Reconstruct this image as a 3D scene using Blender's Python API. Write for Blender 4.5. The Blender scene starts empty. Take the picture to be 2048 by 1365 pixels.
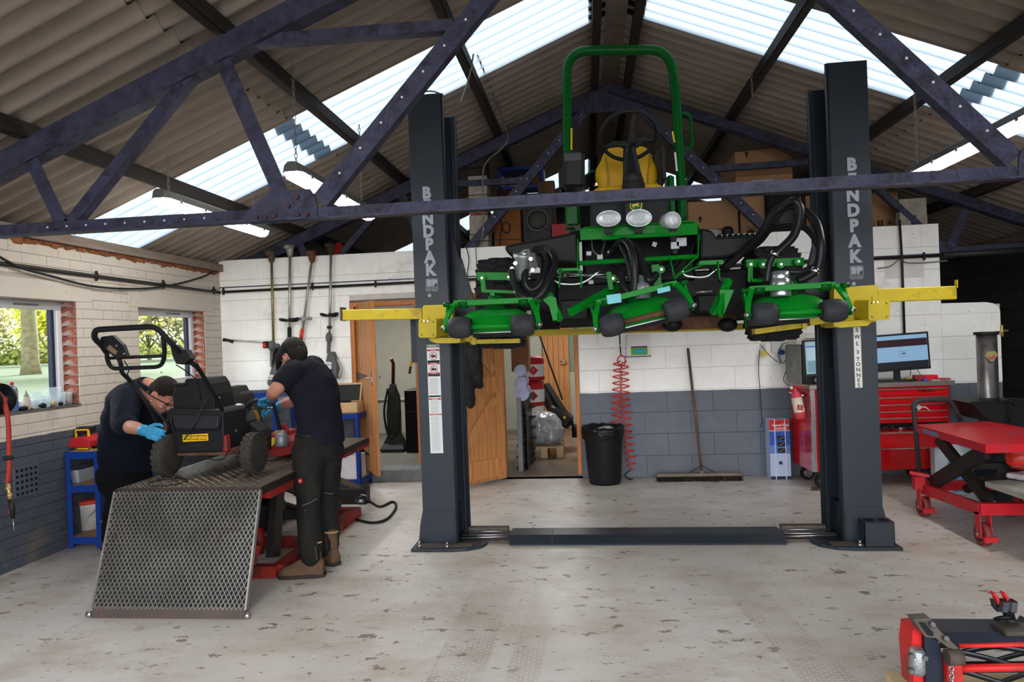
import bpy, bmesh, math, random
from mathutils import Vector, Matrix
random.seed(7)
V = Vector
SC = bpy.context.scene
COL = SC.collection
PI = math.pi
# ---------------------------------------------------------------- camera
F = 1370.0
YAW, PITCH, ROLL = -0.110, -0.0025, -0.0368
EYE = V((0, 0, 1.45))
def _basis():
    cp, sp, cy, sy = math.cos(PITCH), math.sin(PITCH), math.cos(YAW), math.sin(YAW)
    f = V((sy*cp, cy*cp, sp)); rt = V((cy, -sy, 0)); up = rt.cross(f)
    c, s = math.cos(ROLL), math.sin(ROLL)
    return c*rt + s*up, -s*rt + c*up, f
RT, UP, FW = _basis()
cd = bpy.data.cameras.new('camera'); cam = bpy.data.objects.new('camera', cd); COL.objects.link(cam)
cd.sensor_width = 36.0; cd.lens = F/2048*36; cd.clip_end = 500; cd.clip_start = 0.05
m = Matrix((RT, UP, -FW)).transposed().to_4x4(); m.translation = EYE
cam.matrix_world = m
SC.camera = cam
def _ray(x, y): return FW + RT*((x-1024)/F) - UP*((y-682.5)/F)
def at(x, y, Y): d = _ray(x, y); return EYE + d*(Y/d.y)      # pixel seen at depth plane Y
def atX(x, y, X): d = _ray(x, y); return EYE + d*(X/d.x)
def atZ(x, y, Z): d = _ray(x, y); return EYE + d*((Z-1.45)/d.z)
# ---------------------------------------------------------------- light
SC.view_settings.view_transform = 'Standard'
SC.view_settings.look = 'None'
SC.view_settings.gamma = 1.0
SC.view_settings.use_curve_mapping = False
SC.view_settings.exposure = 0.8
W = bpy.data.worlds.new('sky'); SC.world = W; W.use_nodes = True
nt = W.node_tree; nt.nodes.clear()
out = nt.nodes.new('ShaderNodeOutputWorld'); bg = nt.nodes.new('ShaderNodeBackground')
tc = nt.nodes.new('ShaderNodeTexCoord'); sx = nt.nodes.new('ShaderNodeSeparateXYZ')
cr = nt.nodes.new('ShaderNodeValToRGB')
nt.links.new(tc.outputs['Generated'], sx.inputs[0]); nt.links.new(sx.outputs['Z'], cr.inputs[0])
cr.color_ramp.elements[0].color = (.95, .97, 1, 1); cr.color_ramp.elements[0].position = 0.0
cr.color_ramp.elements[1].color = (.86, .92, 1, 1); cr.color_ramp.elements[1].position = 1.0
nt.links.new(cr.outputs[0], bg.inputs[0]); bg.inputs[1].default_value = SKY = 4.2
nt.links.new(bg.outputs[0], out.inputs[0])
sd = bpy.data.lights.new('sun', 'SUN'); so = bpy.data.objects.new('sun', sd); COL.objects.link(so)
sd.energy = 13.0; sd.angle = math.radians(30); sd.color = (1, .96, .9)
so.rotation_euler = (math.radians(-52), math.radians(-10), 0)
try:
    SC.cycles.max_bounces = 10; SC.cycles.diffuse_bounces = 6; SC.cycles.transmission_bounces = 8
    SC.cycles.transparent_max_bounces = 12; SC.cycles.sample_clamp_indirect = 6
    SC.cycles.use_denoising = True
except Exception: pass
# ---------------------------------------------------------------- materials
MATS = {}
def srgb(*c):
    return tuple(((x/255)/12.92 if x/255 <= .04045 else ((x/255+.055)/1.055)**2.4) for x in c)
def lin(c):
    if len(c) == 3 and max(c) > 1.01: return srgb(*c)
    return c
def mat(name, col, rough=.5, metal=0, var=.12, scale=6, bump=0, bscale=None, emit=0, dirt=None, damt=.5, dscale=3, dlo=.5, dhi=.62, coat=0, trans=0, alpha=1, stretch=None, spec=.22):
    if name in MATS: return MATS[name]
    M_ = bpy.data.materials.new(name); M_.use_nodes = True; n = M_.node_tree; N = n.nodes; L = n.links
    b = N['Principled BSDF']; c = lin(col)
    b.inputs['Roughness'].default_value = rough; b.inputs['Metallic'].default_value = metal
    b.inputs['Coat Weight'].default_value = coat; b.inputs['Transmission Weight'].default_value = trans
    b.inputs['Alpha'].default_value = alpha; b.inputs['Specular IOR Level'].default_value = spec
    tcn = N.new('ShaderNodeTexCoord'); mp = N.new('ShaderNodeMapping'); L.new(tcn.outputs['Object'], mp.inputs[0])
    if stretch: mp.inputs['Scale'].default_value = stretch
    no = N.new('ShaderNodeTexNoise'); no.inputs['Scale'].default_value = scale; no.inputs['Detail'].default_value = 5
    L.new(mp.outputs[0], no.inputs['Vector'])
    r = N.new('ShaderNodeValToRGB'); L.new(no.outputs[0], r.inputs[0])
    r.color_ramp.elements[0].position = .3; r.color_ramp.elements[1].position = .7
    r.color_ramp.elements[0].color = (*[x*(1-var) for x in c], 1); r.color_ramp.elements[1].color = (*[min(1, x*(1+var)) for x in c], 1)
    colout = r.outputs[0]
    if dirt:
        n2 = N.new('ShaderNodeTexNoise'); n2.inputs['Scale'].default_value = dscale; n2.inputs['Detail'].default_value = 8
        n2.inputs['Roughness'].default_value = .65
        L.new(mp.outputs[0], n2.inputs['Vector'])
        r2 = N.new('ShaderNodeValToRGB'); L.new(n2.outputs[0], r2.inputs[0])
        r2.color_ramp.elements[0].position = dlo; r2.color_ramp.elements[1].position = dhi
        r2.color_ramp.elements[0].color = (0, 0, 0, 1); r2.color_ramp.elements[1].color = (damt, damt, damt, 1)
        mx = N.new('ShaderNodeMixRGB'); L.new(r2.outputs[0], mx.inputs[0]); L.new(colout, mx.inputs[1])
        mx.inputs[2].default_value = (*lin(dirt), 1); colout = mx.outputs[0]
    L.new(colout, b.inputs['Base Color'])
    if emit:
        b.inputs['Emission Color'].default_value = (*c, 1); b.inputs['Emission Strength'].default_value = emit
    if bump:
        n3 = N.new('ShaderNodeTexNoise'); n3.inputs['Scale'].default_value = bscale or scale*4; n3.inputs['Detail'].default_value = 4
        L.new(mp.outputs[0], n3.inputs['Vector'])
        bu = N.new('ShaderNodeBump'); bu.inputs['Strength'].default_value = bump; bu.inputs['Distance'].default_value = .01
        L.new(n3.outputs[0], bu.inputs['Height']); L.new(bu.outputs[0], b.inputs['Normal'])
    MATS[name] = M_; return M_
# ---------------------------------------------------------------- mesh builder
def frame(d, up=(0, 0, 1)):
    z = V(d).normalized(); u = V(up)
    if abs(z.dot(u.normalized())) > .995: u = V((0, 1, 0)) if abs(z.y) < .9 else V((1, 0, 0))
    x = u.cross(z).normalized(); y = z.cross(x).normalized()
    return x, y, z          # x sideways, y 'up', z along
def smooth_path(pts, k=5):
    pts = [V(p) for p in pts]
    if len(pts) < 3: return pts
    o = []
    for i in range(len(pts)-1):
        p0 = pts[i-1] if i else pts[0]*2-pts[1]
        p1, p2 = pts[i], pts[i+1]
        p3 = pts[i+2] if i+2 < len(pts) else p2*2-p1
        for j in range(k):
            t = j/k
            o.append(.5*((2*p1)+(p2-p0)*t+(2*p0-5*p1+4*p2-p3)*t*t+(3*p1-p0-3*p2+p3)*t**3))
    o.append(pts[-1]); return o
def arc_path(pts, r, k=5):
    """polyline with its corners rounded to radius r"""
    pts = [V(p) for p in pts]; o = [pts[0]]
    for i in range(1, len(pts)-1):
        a, b, c = pts[i-1], pts[i], pts[i+1]
        rr = min(r, (a-b).length*.49, (c-b).length*.49)
        p, q = b+(a-b).normalized()*rr, b+(c-b).normalized()*rr
        for j in range(k+1):
            t = j/k; o.append(p*(1-t)**2+b*2*t*(1-t)+q*t*t)
    o.append(pts[-1]); return o
class MB:
    def __init__(s): s.v = []; s.f = []; s.fm = []; s.mi = 0; s.sm = []; s.smooth = False
    def face(s, idx, sm=None): s.f.append(idx); s.fm.append(s.mi); s.sm.append(s.smooth if sm is None else sm)
    def ring(s, pts):
        i = len(s.v); s.v += [V(p) for p in pts]; return list(range(i, i+len(pts)))
    def bridge(s, a, b, sm=None, closed=True):
        n = len(a)
        for i in range(n if closed else n-1):
            j = (i+1) % n; s.face((a[i], a[j], b[j], b[i]), sm)
    def loft(s, rings, caps=True, sm=True, closed=True, loop=False):
        R = [s.ring(r) for r in rings]
        for a, b in zip(R, R[1:]): s.bridge(a, b, sm, closed)
        if loop: s.bridge(R[-1], R[0], sm, closed)
        elif caps and closed: s.face(tuple(reversed(R[0])), False); s.face(tuple(R[-1]), False)
        return s
    def box(s, c, d, R=None, ch=0):
        c = V(c); hx, hy, hz = d[0]/2, d[1]/2, d[2]/2
        def t(p): p = V(p); return c+(R @ p if R else p)
        if not ch:
            i = len(s.v)
            for x in (-hx, hx):
                for y in (-hy, hy):
                    for z in (-hz, hz): s.v.append(t((x, y, z)))
            for q in ((0, 1, 3, 2), (4, 6, 7, 5), (0, 4, 5, 1), (2, 3, 7, 6), (0, 2, 6, 4), (1, 5, 7, 3)):
                s.face(tuple(i+k for k in q), False)
        else:   # chamfered on the four z edges and round the top and bottom rims
            ch = min(ch, hx*.95, hy*.95, hz*.95)
            def rr(k, z):
                a, b = hx-k, hy-k
                return [t(p) for p in ((-a+ch, -b, z), (a-ch, -b, z), (a, -b+ch, z), (a, b-ch, z), (a-ch, b, z), (-a+ch, b, z), (-a, b-ch, z), (-a, -b+ch, z))]
            s.loft([rr(ch*.6, -hz), rr(0, -hz+ch*.6), rr(0, hz-ch*.6), rr(ch*.6, hz)], sm=False)
        return s
    def beam(s, p0, p1, w, h, up=(0, 0, 1), off=(0, 0), ch=0):
        p0, p1 = V(p0), V(p1); x, y, z = frame(p1-p0, up)
        R = Matrix((x, y, z)).transposed()
        c = (p0+p1)/2+x*off[0]+y*off[1]
        return s.box(c, (w, h, (p1-p0).length), R, ch)
    def tube(s, pts, r, n=8, caps=True, sm=True, loop=False, sq=None):
        pts = [V(p) for p in pts]; N = len(pts)
        rs = r if isinstance(r, (list, tuple)) else [r]*N
        tang = []
        for i in range(N):
            a = pts[(i-1) % N] if (i or loop) else pts[0]; b = pts[(i+1) % N] if (i < N-1 or loop) else pts[-1]
            t = b-a; tang.append(t.normalized() if t.length > 1e-9 else V((0, 0, 1)))
        x, y, _ = frame(tang[0]); rings = []
        for i in range(N):
            t = tang[i]; x = (x-t*x.dot(t)); x = x.normalized() if x.length > 1e-6 else frame(t)[0]; y = t.cross(x)
            if sq: rings.append([pts[i]+x*sq[0]*a+y*sq[1]*b for a, b in ((-.5, -.5), (.5, -.5), (.5, .5), (-.5, .5))])
            else: rings.append([pts[i]+(x*math.cos(k*2*PI/n)+y*math.sin(k*2*PI/n))*rs[i] for k in range(n)])
        return s.loft(rings, caps, sm and not sq, loop=loop)
    def cyl(s, p0, p1, r0, r1=None, n=16, sm=True):
        p0, p1 = V(p0), V(p1); x, y, z = frame(p1-p0); r1 = r0 if r1 is None else r1
        return s.loft([[p+(x*math.cos(k*2*PI/n)+y*math.sin(k*2*PI/n))*r for k in range(n)] for p, r in ((p0, r0), (p1, r1))], sm=sm)
    def lathe(s, o, ax, prof, n=20, caps=True, sm=True):
        """prof: (radius, distance along ax)"""
        o = V(o); x, y, z = frame(ax)
        return s.loft([[o+z*h+(x*math.cos(k*2*PI/n)+y*math.sin(k*2*PI/n))*max(r, 1e-4) for k in range(n)] for r, h in prof], caps, sm)
    def prism(s, o, ux, uy, poly, t):
        """polygon in the plane ux,uy extruded by vector t"""
        o, ux, uy, t = V(o), V(ux), V(uy), V(t)
        a = [o+ux*p[0]+uy*p[1] for p in poly]
        return s.loft([a, [p+t for p in a]], sm=False)
    def ball(s, c, r, n=10, m=7, R=None):
        c = V(c); r = V(r) if not isinstance(r, (int, float)) else V((r, r, r))
        rings = []
        for j in range(1, m):
            a = PI*j/m
            rg = []
            for k in range(n):
                p = V((r.x*math.sin(a)*math.cos(2*PI*k/n), r.y*math.sin(a)*math.sin(2*PI*k/n), -r.z*math.cos(a)))
                rg.append(c+(R @ p if R else p))
            rings.append(rg)
        rr = [s.ring(q) for q in rings]
        for a, b in zip(rr, rr[1:]): s.bridge(a, b, True)
        lo, hi = V((0, 0, -r.z)), V((0, 0, r.z))
        if R: lo, hi = R @ lo, R @ hi
        i = len(s.v); s.v += [c+lo, c+hi]
        for k in range(n):
            s.face((rr[0][(k+1) % n], rr[0][k], i), True); s.face((rr[-1][k], rr[-1][(k+1) % n], i+1), True)
        return s
    def grid(s, nu, nv, fn, sm=True):
        i = len(s.v)
        for a in range(nu+1):
            for b in range(nv+1): s.v.append(V(fn(a/nu, b/nv)))
        for a in range(nu):
            for b in range(nv):
                k = i+a*(nv+1)+b; s.face((k, k+nv+1, k+nv+2, k+1), sm)
        return s
    def torus(s, c, ax, R_, r, n=24, k=8):
        x, y, z = frame(ax); c = V(c)
        return s.tube([c+(x*math.cos(2*PI*i/n)+y*math.sin(2*PI*i/n))*R_ for i in range(n)], r, k, loop=True, caps=False)
WL = {}
def raw(name, data, parent=None, loc=None):
    o = bpy.data.objects.new(name, data); COL.objects.link(o)
    loc = V(loc) if loc is not None else V((0, 0, 0)); WL[o.name] = loc
    if parent: o.parent = parent; o.location = loc-WL[parent.name]
    else: o.location = loc
    return o
def build(name, mb, mt, parent=None, origin=None, bevel=0, fix=True, label=None, mods=None):
    vs = mb.v
    lo = V((min(v.x for v in vs), min(v.y for v in vs), min(v.z for v in vs)))
    hi = V((max(v.x for v in vs), max(v.y for v in vs), max(v.z for v in vs)))
    c = V(origin) if origin is not None else ((lo+hi)/2 if parent else V(((lo.x+hi.x)/2, (lo.y+hi.y)/2, lo.z)))
    me = bpy.data.meshes.new(name); me.from_pydata([v-c for v in vs], [], mb.f)
    for m_ in (mt if isinstance(mt, (list, tuple)) else [mt]): me.materials.append(m_)
    me.polygons.foreach_set('material_index', mb.fm); me.polygons.foreach_set('use_smooth', mb.sm)
    if fix and len(mb.f) < 60000:
        bm = bmesh.new(); bm.from_mesh(me); bmesh.ops.recalc_face_normals(bm, faces=bm.faces); bm.to_mesh(me); bm.free()
    me.update()
    o = raw(name, me, parent, c)
    if bevel:
        b = o.modifiers.new('bevel', 'BEVEL'); b.width = bevel; b.segments = 2; b.limit_method = 'ANGLE'; b.angle_limit = math.radians(40)
    if label: o['label'] = label
    return o
def tag(o, label, cat=None, group=None, kind=None):
    if label: o['label'] = label
    if cat: o['category'] = cat
    if group: o['group'] = group
    if kind: o['kind'] = kind
    return o
def thing(name, label, cat, loc=(0, 0, 0), group=None, kind=None):
    return tag(raw(name, None, None, loc), label, cat, group, kind)
def copy_tree(o, parent=None):
    c = o.copy(); COL.objects.link(c); WL[c.name] = WL.get(o.name, V((0, 0, 0))); c.parent = parent
    for ch in [x for x in o.children if x != c]: copy_tree(ch, c)
    return c
def share(name, me, parent, loc, rot=None, scale=None):
    o = raw(name, me, parent, loc)
    if rot: o.rotation_euler = rot
    if scale: o.scale = scale
    return o
def textobj(name, body, mt, o, ux, uy, size, parent=None, ext=.001, align='CENTER', bold=0, lh=1.0, sx=1.0):
    cu = bpy.data.curves.new(name, 'FONT'); cu.body = body; cu.size = size; cu.extrude = ext; cu.align_x = align; cu.align_y = 'CENTER'
    cu.offset = bold; cu.space_line = lh; cu.materials.append(mt); cu.resolution_u = 3
    ux, uy = V(ux).normalized(), V(uy).normalized(); uz = ux.cross(uy)
    tmp = bpy.data.objects.new('t', cu); me = bpy.data.meshes.new_from_object(tmp); bpy.data.objects.remove(tmp); bpy.data.curves.remove(cu)
    ob = raw(name, me, parent, o)
    R = Matrix((ux*sx, uy, uz)).transposed()
    ob.matrix_local = Matrix.Translation(V(o)-(WL[parent.name] if parent else V((0, 0, 0)))) @ R.to_4x4()
    return ob
def rot(ax, a): return Matrix.Rotation(a, 3, V(ax))
X_, Y_, Z_ = V((1, 0, 0)), V((0, 1, 0)), V((0, 0, 1))
def rrect(w, h, r, k=3):
    o = []
    for cx, cy, a0 in ((w/2-r, h/2-r, 0), (-w/2+r, h/2-r, 90), (-w/2+r, -h/2+r, 180), (w/2-r, -h/2+r, 270)):
        for i in range(k+1):
            a = math.radians(a0+90*i/k); o.append((cx+r*math.cos(a), cy+r*math.sin(a)))
    return o
def circ(r, n=16, cx=0, cy=0): return [(cx+r*math.cos(2*PI*i/n), cy+r*math.sin(2*PI*i/n)) for i in range(n)]
# shared colours
BLACKM = mat('black_metal', (19, 20, 22), .45, .2)
BLACKP = mat('black_plastic', (24, 25, 26), .5)
RUBBER = mat('black_rubber', (30, 30, 31), .75, bump=.3, bscale=60)
STEEL = mat('bright_steel', (170, 170, 172), .3, .9)
CHROME = mat('chrome', (215, 215, 220), .12, 1, var=.02)
WOOD_PINE = mat('pine', (196, 128, 72), .55, var=.22, scale=3, stretch=(9, 9, .8), bump=.15)
# ---------------------------------------------------------------- painted wall material: white above, grey dado below (a real painted line)
def wall_paint(name, line, white, grey, seed=0, dirtw=.35, lowdirt=True):
    M_ = bpy.data.materials.new(name); M_.use_nodes = True; n = M_.node_tree; N = n.nodes; L = n.links
    b = N['Principled BSDF']; b.inputs['Roughness'].default_value = .6; b.inputs['Specular IOR Level'].default_value = .2
    ge = N.new('ShaderNodeNewGeometry'); sp = N.new('ShaderNodeSeparateXYZ'); L.new(ge.outputs['Position'], sp.inputs[0])
    no = N.new('ShaderNodeTexNoise'); no.inputs['Scale'].default_value = 9; no.inputs['Detail'].default_value = 6; L.new(ge.outputs['Position'], no.inputs['Vector'])
    md = N.new('ShaderNodeMath'); md.operation = 'MULTIPLY_ADD'; L.new(no.outputs[0], md.inputs[0]); md.inputs[1].default_value = .012; L.new(sp.outputs['Z'], md.inputs[2])
    gt = N.new('ShaderNodeMath'); gt.operation = 'GREATER_THAN'; L.new(md.outputs[0], gt.inputs[0]); gt.inputs[1].default_value = line+.006
    def tint(c, v):
        r = N.new('ShaderNodeValToRGB'); L.new(no.outputs[0], r.inputs[0]); r.color_ramp.elements[0].position = .25; r.color_ramp.elements[1].position = .75
        c = lin(c); r.color_ramp.elements[0].color = (*[x*(1-v) for x in c], 1); r.color_ramp.elements[1].color = (*[min(1, x*(1+v)) for x in c], 1); return r.outputs[0]
    mx = N.new('ShaderNodeMixRGB'); L.new(gt.outputs[0], mx.inputs[0]); L.new(tint(grey, .08), mx.inputs[1]); L.new(tint(white, .04), mx.inputs[2])
    # stains
    n2 = N.new('ShaderNodeTexNoise'); n2.inputs['Scale'].default_value = 1.6; n2.inputs['Detail'].default_value = 9; n2.inputs['Roughness'].default_value = .7; L.new(ge.outputs['Position'], n2.inputs['Vector'])
    r2 = N.new('ShaderNodeValToRGB'); L.new(n2.outputs[0], r2.inputs[0]); r2.color_ramp.elements[0].position = .58; r2.color_ramp.elements[1].position = .75
    r2.color_ramp.elements[0].color = (0, 0, 0, 1); r2.color_ramp.elements[1].color = (dirtw,)*3+(1,)
    m2 = N.new('ShaderNodeMixRGB'); L.new(r2.outputs[0], m2.inputs[0]); L.new(mx.outputs[0], m2.inputs[1]); m2.inputs[2].default_value = (*srgb(120, 104, 84), 1)
    # small chips
    n3 = N.new('ShaderNodeTexNoise'); n3.inputs['Scale'].default_value = 26; n3.inputs['Detail'].default_value = 2; L.new(ge.outputs['Position'], n3.inputs['Vector'])
    r3 = N.new('ShaderNodeValToRGB'); L.new(n3.outputs[0], r3.inputs[0]); r3.color_ramp.elements[0].position = .735; r3.color_ramp.elements[1].position = .755
    r3.color_ramp.elements[0].color = (0, 0, 0, 1); r3.color_ramp.elements[1].color = (.6,)*3+(1,)
    m3 = N.new('ShaderNodeMixRGB'); L.new(r3.outputs[0], m3.inputs[0]); L.new(m2.outputs[0], m3.inputs[1]); m3.inputs[2].default_value = (*srgb(92, 84, 76), 1)
    L.new(m3.outputs[0], b.inputs['Base Color'])
    bu = N.new('ShaderNodeBump'); bu.inputs['Strength'].default_value = .35; bu.inputs['Distance'].default_value = .008
    n4 = N.new('ShaderNodeTexNoise'); n4.inputs['Scale'].default_value = 45; n4.inputs['Detail'].default_value = 5; L.new(ge.outputs['Position'], n4.inputs['Vector'])
    L.new(n4.outputs[0], bu.inputs['Height']); L.new(bu.outputs[0], b.inputs['Normal'])
    return M_
M_BACK = wall_paint('painted_blockwork', .868, (246, 243, 238), (100, 105, 114))
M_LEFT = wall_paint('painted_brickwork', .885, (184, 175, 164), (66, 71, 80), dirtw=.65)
M_JOINT = wall_paint('painted_joint', .868, (200, 193, 184), (84, 88, 96), dirtw=.8)
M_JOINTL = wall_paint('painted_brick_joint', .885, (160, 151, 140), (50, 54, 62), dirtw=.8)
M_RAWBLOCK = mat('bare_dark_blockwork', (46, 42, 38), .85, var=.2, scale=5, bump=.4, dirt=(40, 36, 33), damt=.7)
M_RBRICK = mat('bare_red_brick', (134, 72, 56), .8, var=.25, scale=12, bump=.5, dirt=(186, 180, 172), damt=.8, dscale=6)

# floor: painted concrete with chips, tyre prints and stains
def floor_mat():
    M_ = bpy.data.materials.new('painted_concrete_floor'); M_.use_nodes = True; n = M_.node_tree; N = n.nodes; L = n.links
    b = N['Principled BSDF']
    ge = N.new('ShaderNodeNewGeometry'); P = ge.outputs['Position']
    def noise(s, d=6, r=.6, vec=P, sc=None):
        if sc:
            mp = N.new('ShaderNodeMapping'); L.new(vec, mp.inputs[0]); mp.inputs['Scale'].default_value = sc; vec = mp.outputs[0]
        q = N.new('ShaderNodeTexNoise'); q.inputs['Scale'].default_value = s; q.inputs['Detail'].default_value = d; q.inputs['Roughness'].default_value = r; L.new(vec, q.inputs['Vector']); return q.outputs[0]
    def ramp(x, a, b_, va=0., vb=1.):
        r = N.new('ShaderNodeMapRange'); L.new(x, r.inputs[0]); r.inputs[1].default_value = a; r.inputs[2].default_value = b_; r.inputs[3].default_value = va; r.inputs[4].default_value = vb; return r.outputs[0]
    def mix(f, a, c):
        m_ = N.new('ShaderNodeMixRGB'); L.new(f, m_.inputs[0])
        if isinstance(a, tuple): m_.inputs[1].default_value = (*a, 1)
        else: L.new(a, m_.inputs[1])
        m_.inputs[2].default_value = (*c, 1); return m_.outputs[0]
    def mul(a, c):
        q = N.new('ShaderNodeMath'); q.operation = 'MULTIPLY'; L.new(a, q.inputs[0])
        if isinstance(c, float): q.inputs[1].default_value = c
        else: L.new(c, q.inputs[1])
        return q.outputs[0]
    c = mix(ramp(noise(1.1, 8), .35, .7), srgb(206, 202, 197), srgb(188, 180, 171))
    c = mix(ramp(noise(2.3, 10, .7, sc=(.7, 1.2, 1)), .47, .68, 0, .65), c, srgb(160, 140, 118))
    c = mix(ramp(noise(.5, 4, .5), .52, .7, 0, .35), c, srgb(180, 172, 160))
    sp = N.new('ShaderNodeSeparateXYZ'); L.new(P, sp.inputs[0])
    # paint flaked off: brown chips, stretched across
    chip = ramp(noise(10.5, 8, .62, sc=(.7, 1.2, 1)), .612, .622)
    zone = ramp(noise(.8, 3, .5), .38, .5)
    c = mix(mul(mul(chip, zone), .85), c, srgb(104, 82, 66))
    chip2 = ramp(noise(26, 3, .6, sc=(.6, 1.2, 1)), .655, .67)
    c = mix(mul(chip2, .7), c, srgb(100, 84, 72))
    # tyre prints: bands running into the room
    br = N.new('ShaderNodeTexBrick'); L.new(P, br.inputs['Vector']); br.inputs['Scale'].default_value = 1
    br.inputs['Brick Width'].default_value = .045; br.inputs['Row Height'].default_value = .017; br.inputs['Mortar Size'].default_value = .004; br.inputs['Mortar Smooth'].default_value = .3
    br.inputs['Color1'].default_value = br.inputs['Color2'].default_value = (1, 1, 1, 1); br.inputs['Mortar'].default_value = (0, 0, 0, 1)
    for cx, w, y0, y1, sk in ((-.62, .13, 1.5, 4.4, .02), (-.33, .08, 1.5, 4.2, .05), (.93, .12, 1.5, 4.4, -.12), (1.12, .14, 1.3, 3.6, -.1), (-1.05, .12, 1.5, 3.4, .25)):
        q = N.new('ShaderNodeMath'); q.operation = 'MULTIPLY_ADD'; L.new(sp.outputs['Y'], q.inputs[0]); q.inputs[1].default_value = -sk; L.new(sp.outputs['X'], q.inputs[2])
        e = N.new('ShaderNodeMath'); e.operation = 'SUBTRACT'; L.new(q.outputs[0], e.inputs[0]); e.inputs[1].default_value = cx-sk*3
        a = N.new('ShaderNodeMath'); a.operation = 'ABSOLUTE'; L.new(e.outputs[0], a.inputs[0])
        band = ramp(a.outputs[0], w, w-.015)
        yb = mul(ramp(sp.outputs['Y'], y0-.4, y0), ramp(sp.outputs['Y'], y1, y1-.9))
        pat = mul(mul(band, yb), mul(br.outputs['Color'] if False else br.outputs['Fac'], -1.0)) if False else None
        iv = N.new('ShaderNodeMath'); iv.operation = 'SUBTRACT'; iv.inputs[0].default_value = 1; L.new(br.outputs['Fac'], iv.inputs[1])
        f = mul(mul(mul(band, yb), iv.outputs[0]), mul(ramp(noise(3.1, 5), .32, .62), .75))
        c = mix(f, c, srgb(146, 128, 110))
    # rusty grime towards the foot of the walls
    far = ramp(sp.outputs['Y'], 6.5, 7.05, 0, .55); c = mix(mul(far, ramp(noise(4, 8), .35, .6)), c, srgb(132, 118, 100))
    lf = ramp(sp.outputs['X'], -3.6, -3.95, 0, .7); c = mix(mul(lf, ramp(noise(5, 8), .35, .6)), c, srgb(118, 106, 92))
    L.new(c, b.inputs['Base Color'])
    L.new(ramp(noise(3, 5), .3, .7, .32, .5), b.inputs['Roughness'])
    bu = N.new('ShaderNodeBump'); bu.inputs['Strength'].default_value = .25; bu.inputs['Distance'].default_value = .004
    L.new(noise(60, 5), bu.inputs['Height']); L.new(bu.outputs[0], b.inputs['Normal'])
    return M_
fl = MB(); fl.box((.33, 5.5, -.05), (8.75, 13.1, .1)); o = build('floor', fl, floor_mat()); tag(o, 'white painted concrete floor with brown chips and tyre prints', kind='structure')
# ---- block / brick walls
_blk = {}
def block_mesh(w, h, d, mt, ch=.0025):
    k = (round(w, 3), round(h, 3), d, mt.name)
    if k not in _blk:
        b = MB(); hw, hh = w/2, h/2            # front faces -y, centred on x,z
        def r(a, y): return [V((-hw+a, y, -hh+a)), V((hw-a, y, -hh+a)), V((hw-a, y, hh-a)), V((-hw+a, y, hh-a))]
        b.loft([r(0, d), r(0, ch), r(ch, 0)], caps=False, sm=False); b.face(tuple(range(8, 12)), False)
        me = bpy.data.meshes.new('block'); me.from_pydata(b.v, [], b.f); me.materials.append(mt)
        bm = bmesh.new(); bm.from_mesh(me); bmesh.ops.recalc_face_normals(bm, faces=bm.faces); bm.to_mesh(me); bm.free()
        _blk[k] = me
    return _blk[k]
def lay(parent, kind, mt, u0, u1, z0, z1, bw, bh, place, holes=(), joint=.006, ztop=None, limit=300, near=None, jv=.0015, jog=.5, restname=None, d=.012):
    """place(u, z) -> (location, z rotation). holes: (u0,u1,z0,z1)"""
    items = []; z = z0; row = 0
    while z < z1-.02:
        h = min(bh, z1-z); us = []; u = u0-(bw*jog if row % 2 else 0)
        while u < u1:
            a, b = max(u, u0), min(u+bw, u1); u += bw
            if b-a > .03: us.append((a, b))
        for a, b in us:
            segs = [(a, b)]
            for (ha, hb, hz0, hz1) in holes:
                if z+h/2 > hz0 and z+h/2 < hz1:
                    ns = []
                    for s0, s1 in segs:
                        if s1 <= ha or s0 >= hb: ns.append((s0, s1)); continue
                        if s0 < ha: ns.append((s0, ha))
                        if s1 > hb: ns.append((hb, s1))
                    segs = ns
            for s0, s1 in segs:
                if s1-s0 > .03 and (ztop is None or z+h <= ztop((s0+s1)/2)+.03): items.append(((s0+s1)/2, z+h/2, s1-s0-jv, h-joint))
        z += bh; row += 1
    if near: items.sort(key=lambda q: near(*q[:2]))
    for u, zz, w, h in items[:limit]:
        loc, rz = place(u, zz); loc = V(loc); off = random.uniform(-.0015, .0015); loc += V((-math.sin(rz)*off, math.cos(rz)*off, 0))
        share(kind, block_mesh(w, h, d, mt), parent, loc, (0, 0, rz))
    rest = items[limit:]
    if rest:
        mb = MB()
        for u, zz, w, h in rest:
            loc, rz = place(u, zz); R = rot(Z_, rz); me = block_mesh(w, h, d, mt); i = len(mb.v)
            mb.v += [R @ v.co+V(loc) for v in me.vertices]
            for p in me.polygons: mb.face(tuple(i+k for k in p.vertices), False)
        q = build(restname or kind+'work', mb, mt, parent, fix=False); q['kind'] = 'stuff'
# left wall (faces +x), u along +y
WX = -3.95
wl = MB()
WIN = [(3.86, 4.93, 1.075, 1.865), (5.67, 6.72, 1.13, 1.855)]
def solid(mb, x0, x1, u0, u1, z0, z1, holes, alongy=True):
    us = sorted({u0, u1, *[h[0] for h in holes], *[h[1] for h in holes]})
    for a, b in zip(us, us[1:]):
        hh = [h for h in holes if h[0] <= a+1e-4 and h[1] >= b-1e-4]
        zs = [(z0, z1)] if not hh else [(z0, hh[0][2]), (hh[0][3], z1)]
        for p, q in zs:
            if q-p < .001: continue
            c, d = ((x0+x1)/2, (a+b)/2, (p+q)/2), (x1-x0, b-a, q-p)
            if not alongy: c, d = (c[1], c[0], c[2]), (d[1], d[0], d[2])
            mb.box(c, d)
solid(wl, WX-.22, WX, -1.2, 12.0, -.05, 2.28, WIN)
wall_left = build('wall_left', wl, M_JOINTL); tag(wall_left, 'white painted brick wall with grey lower half and two windows', kind='structure')
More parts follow.
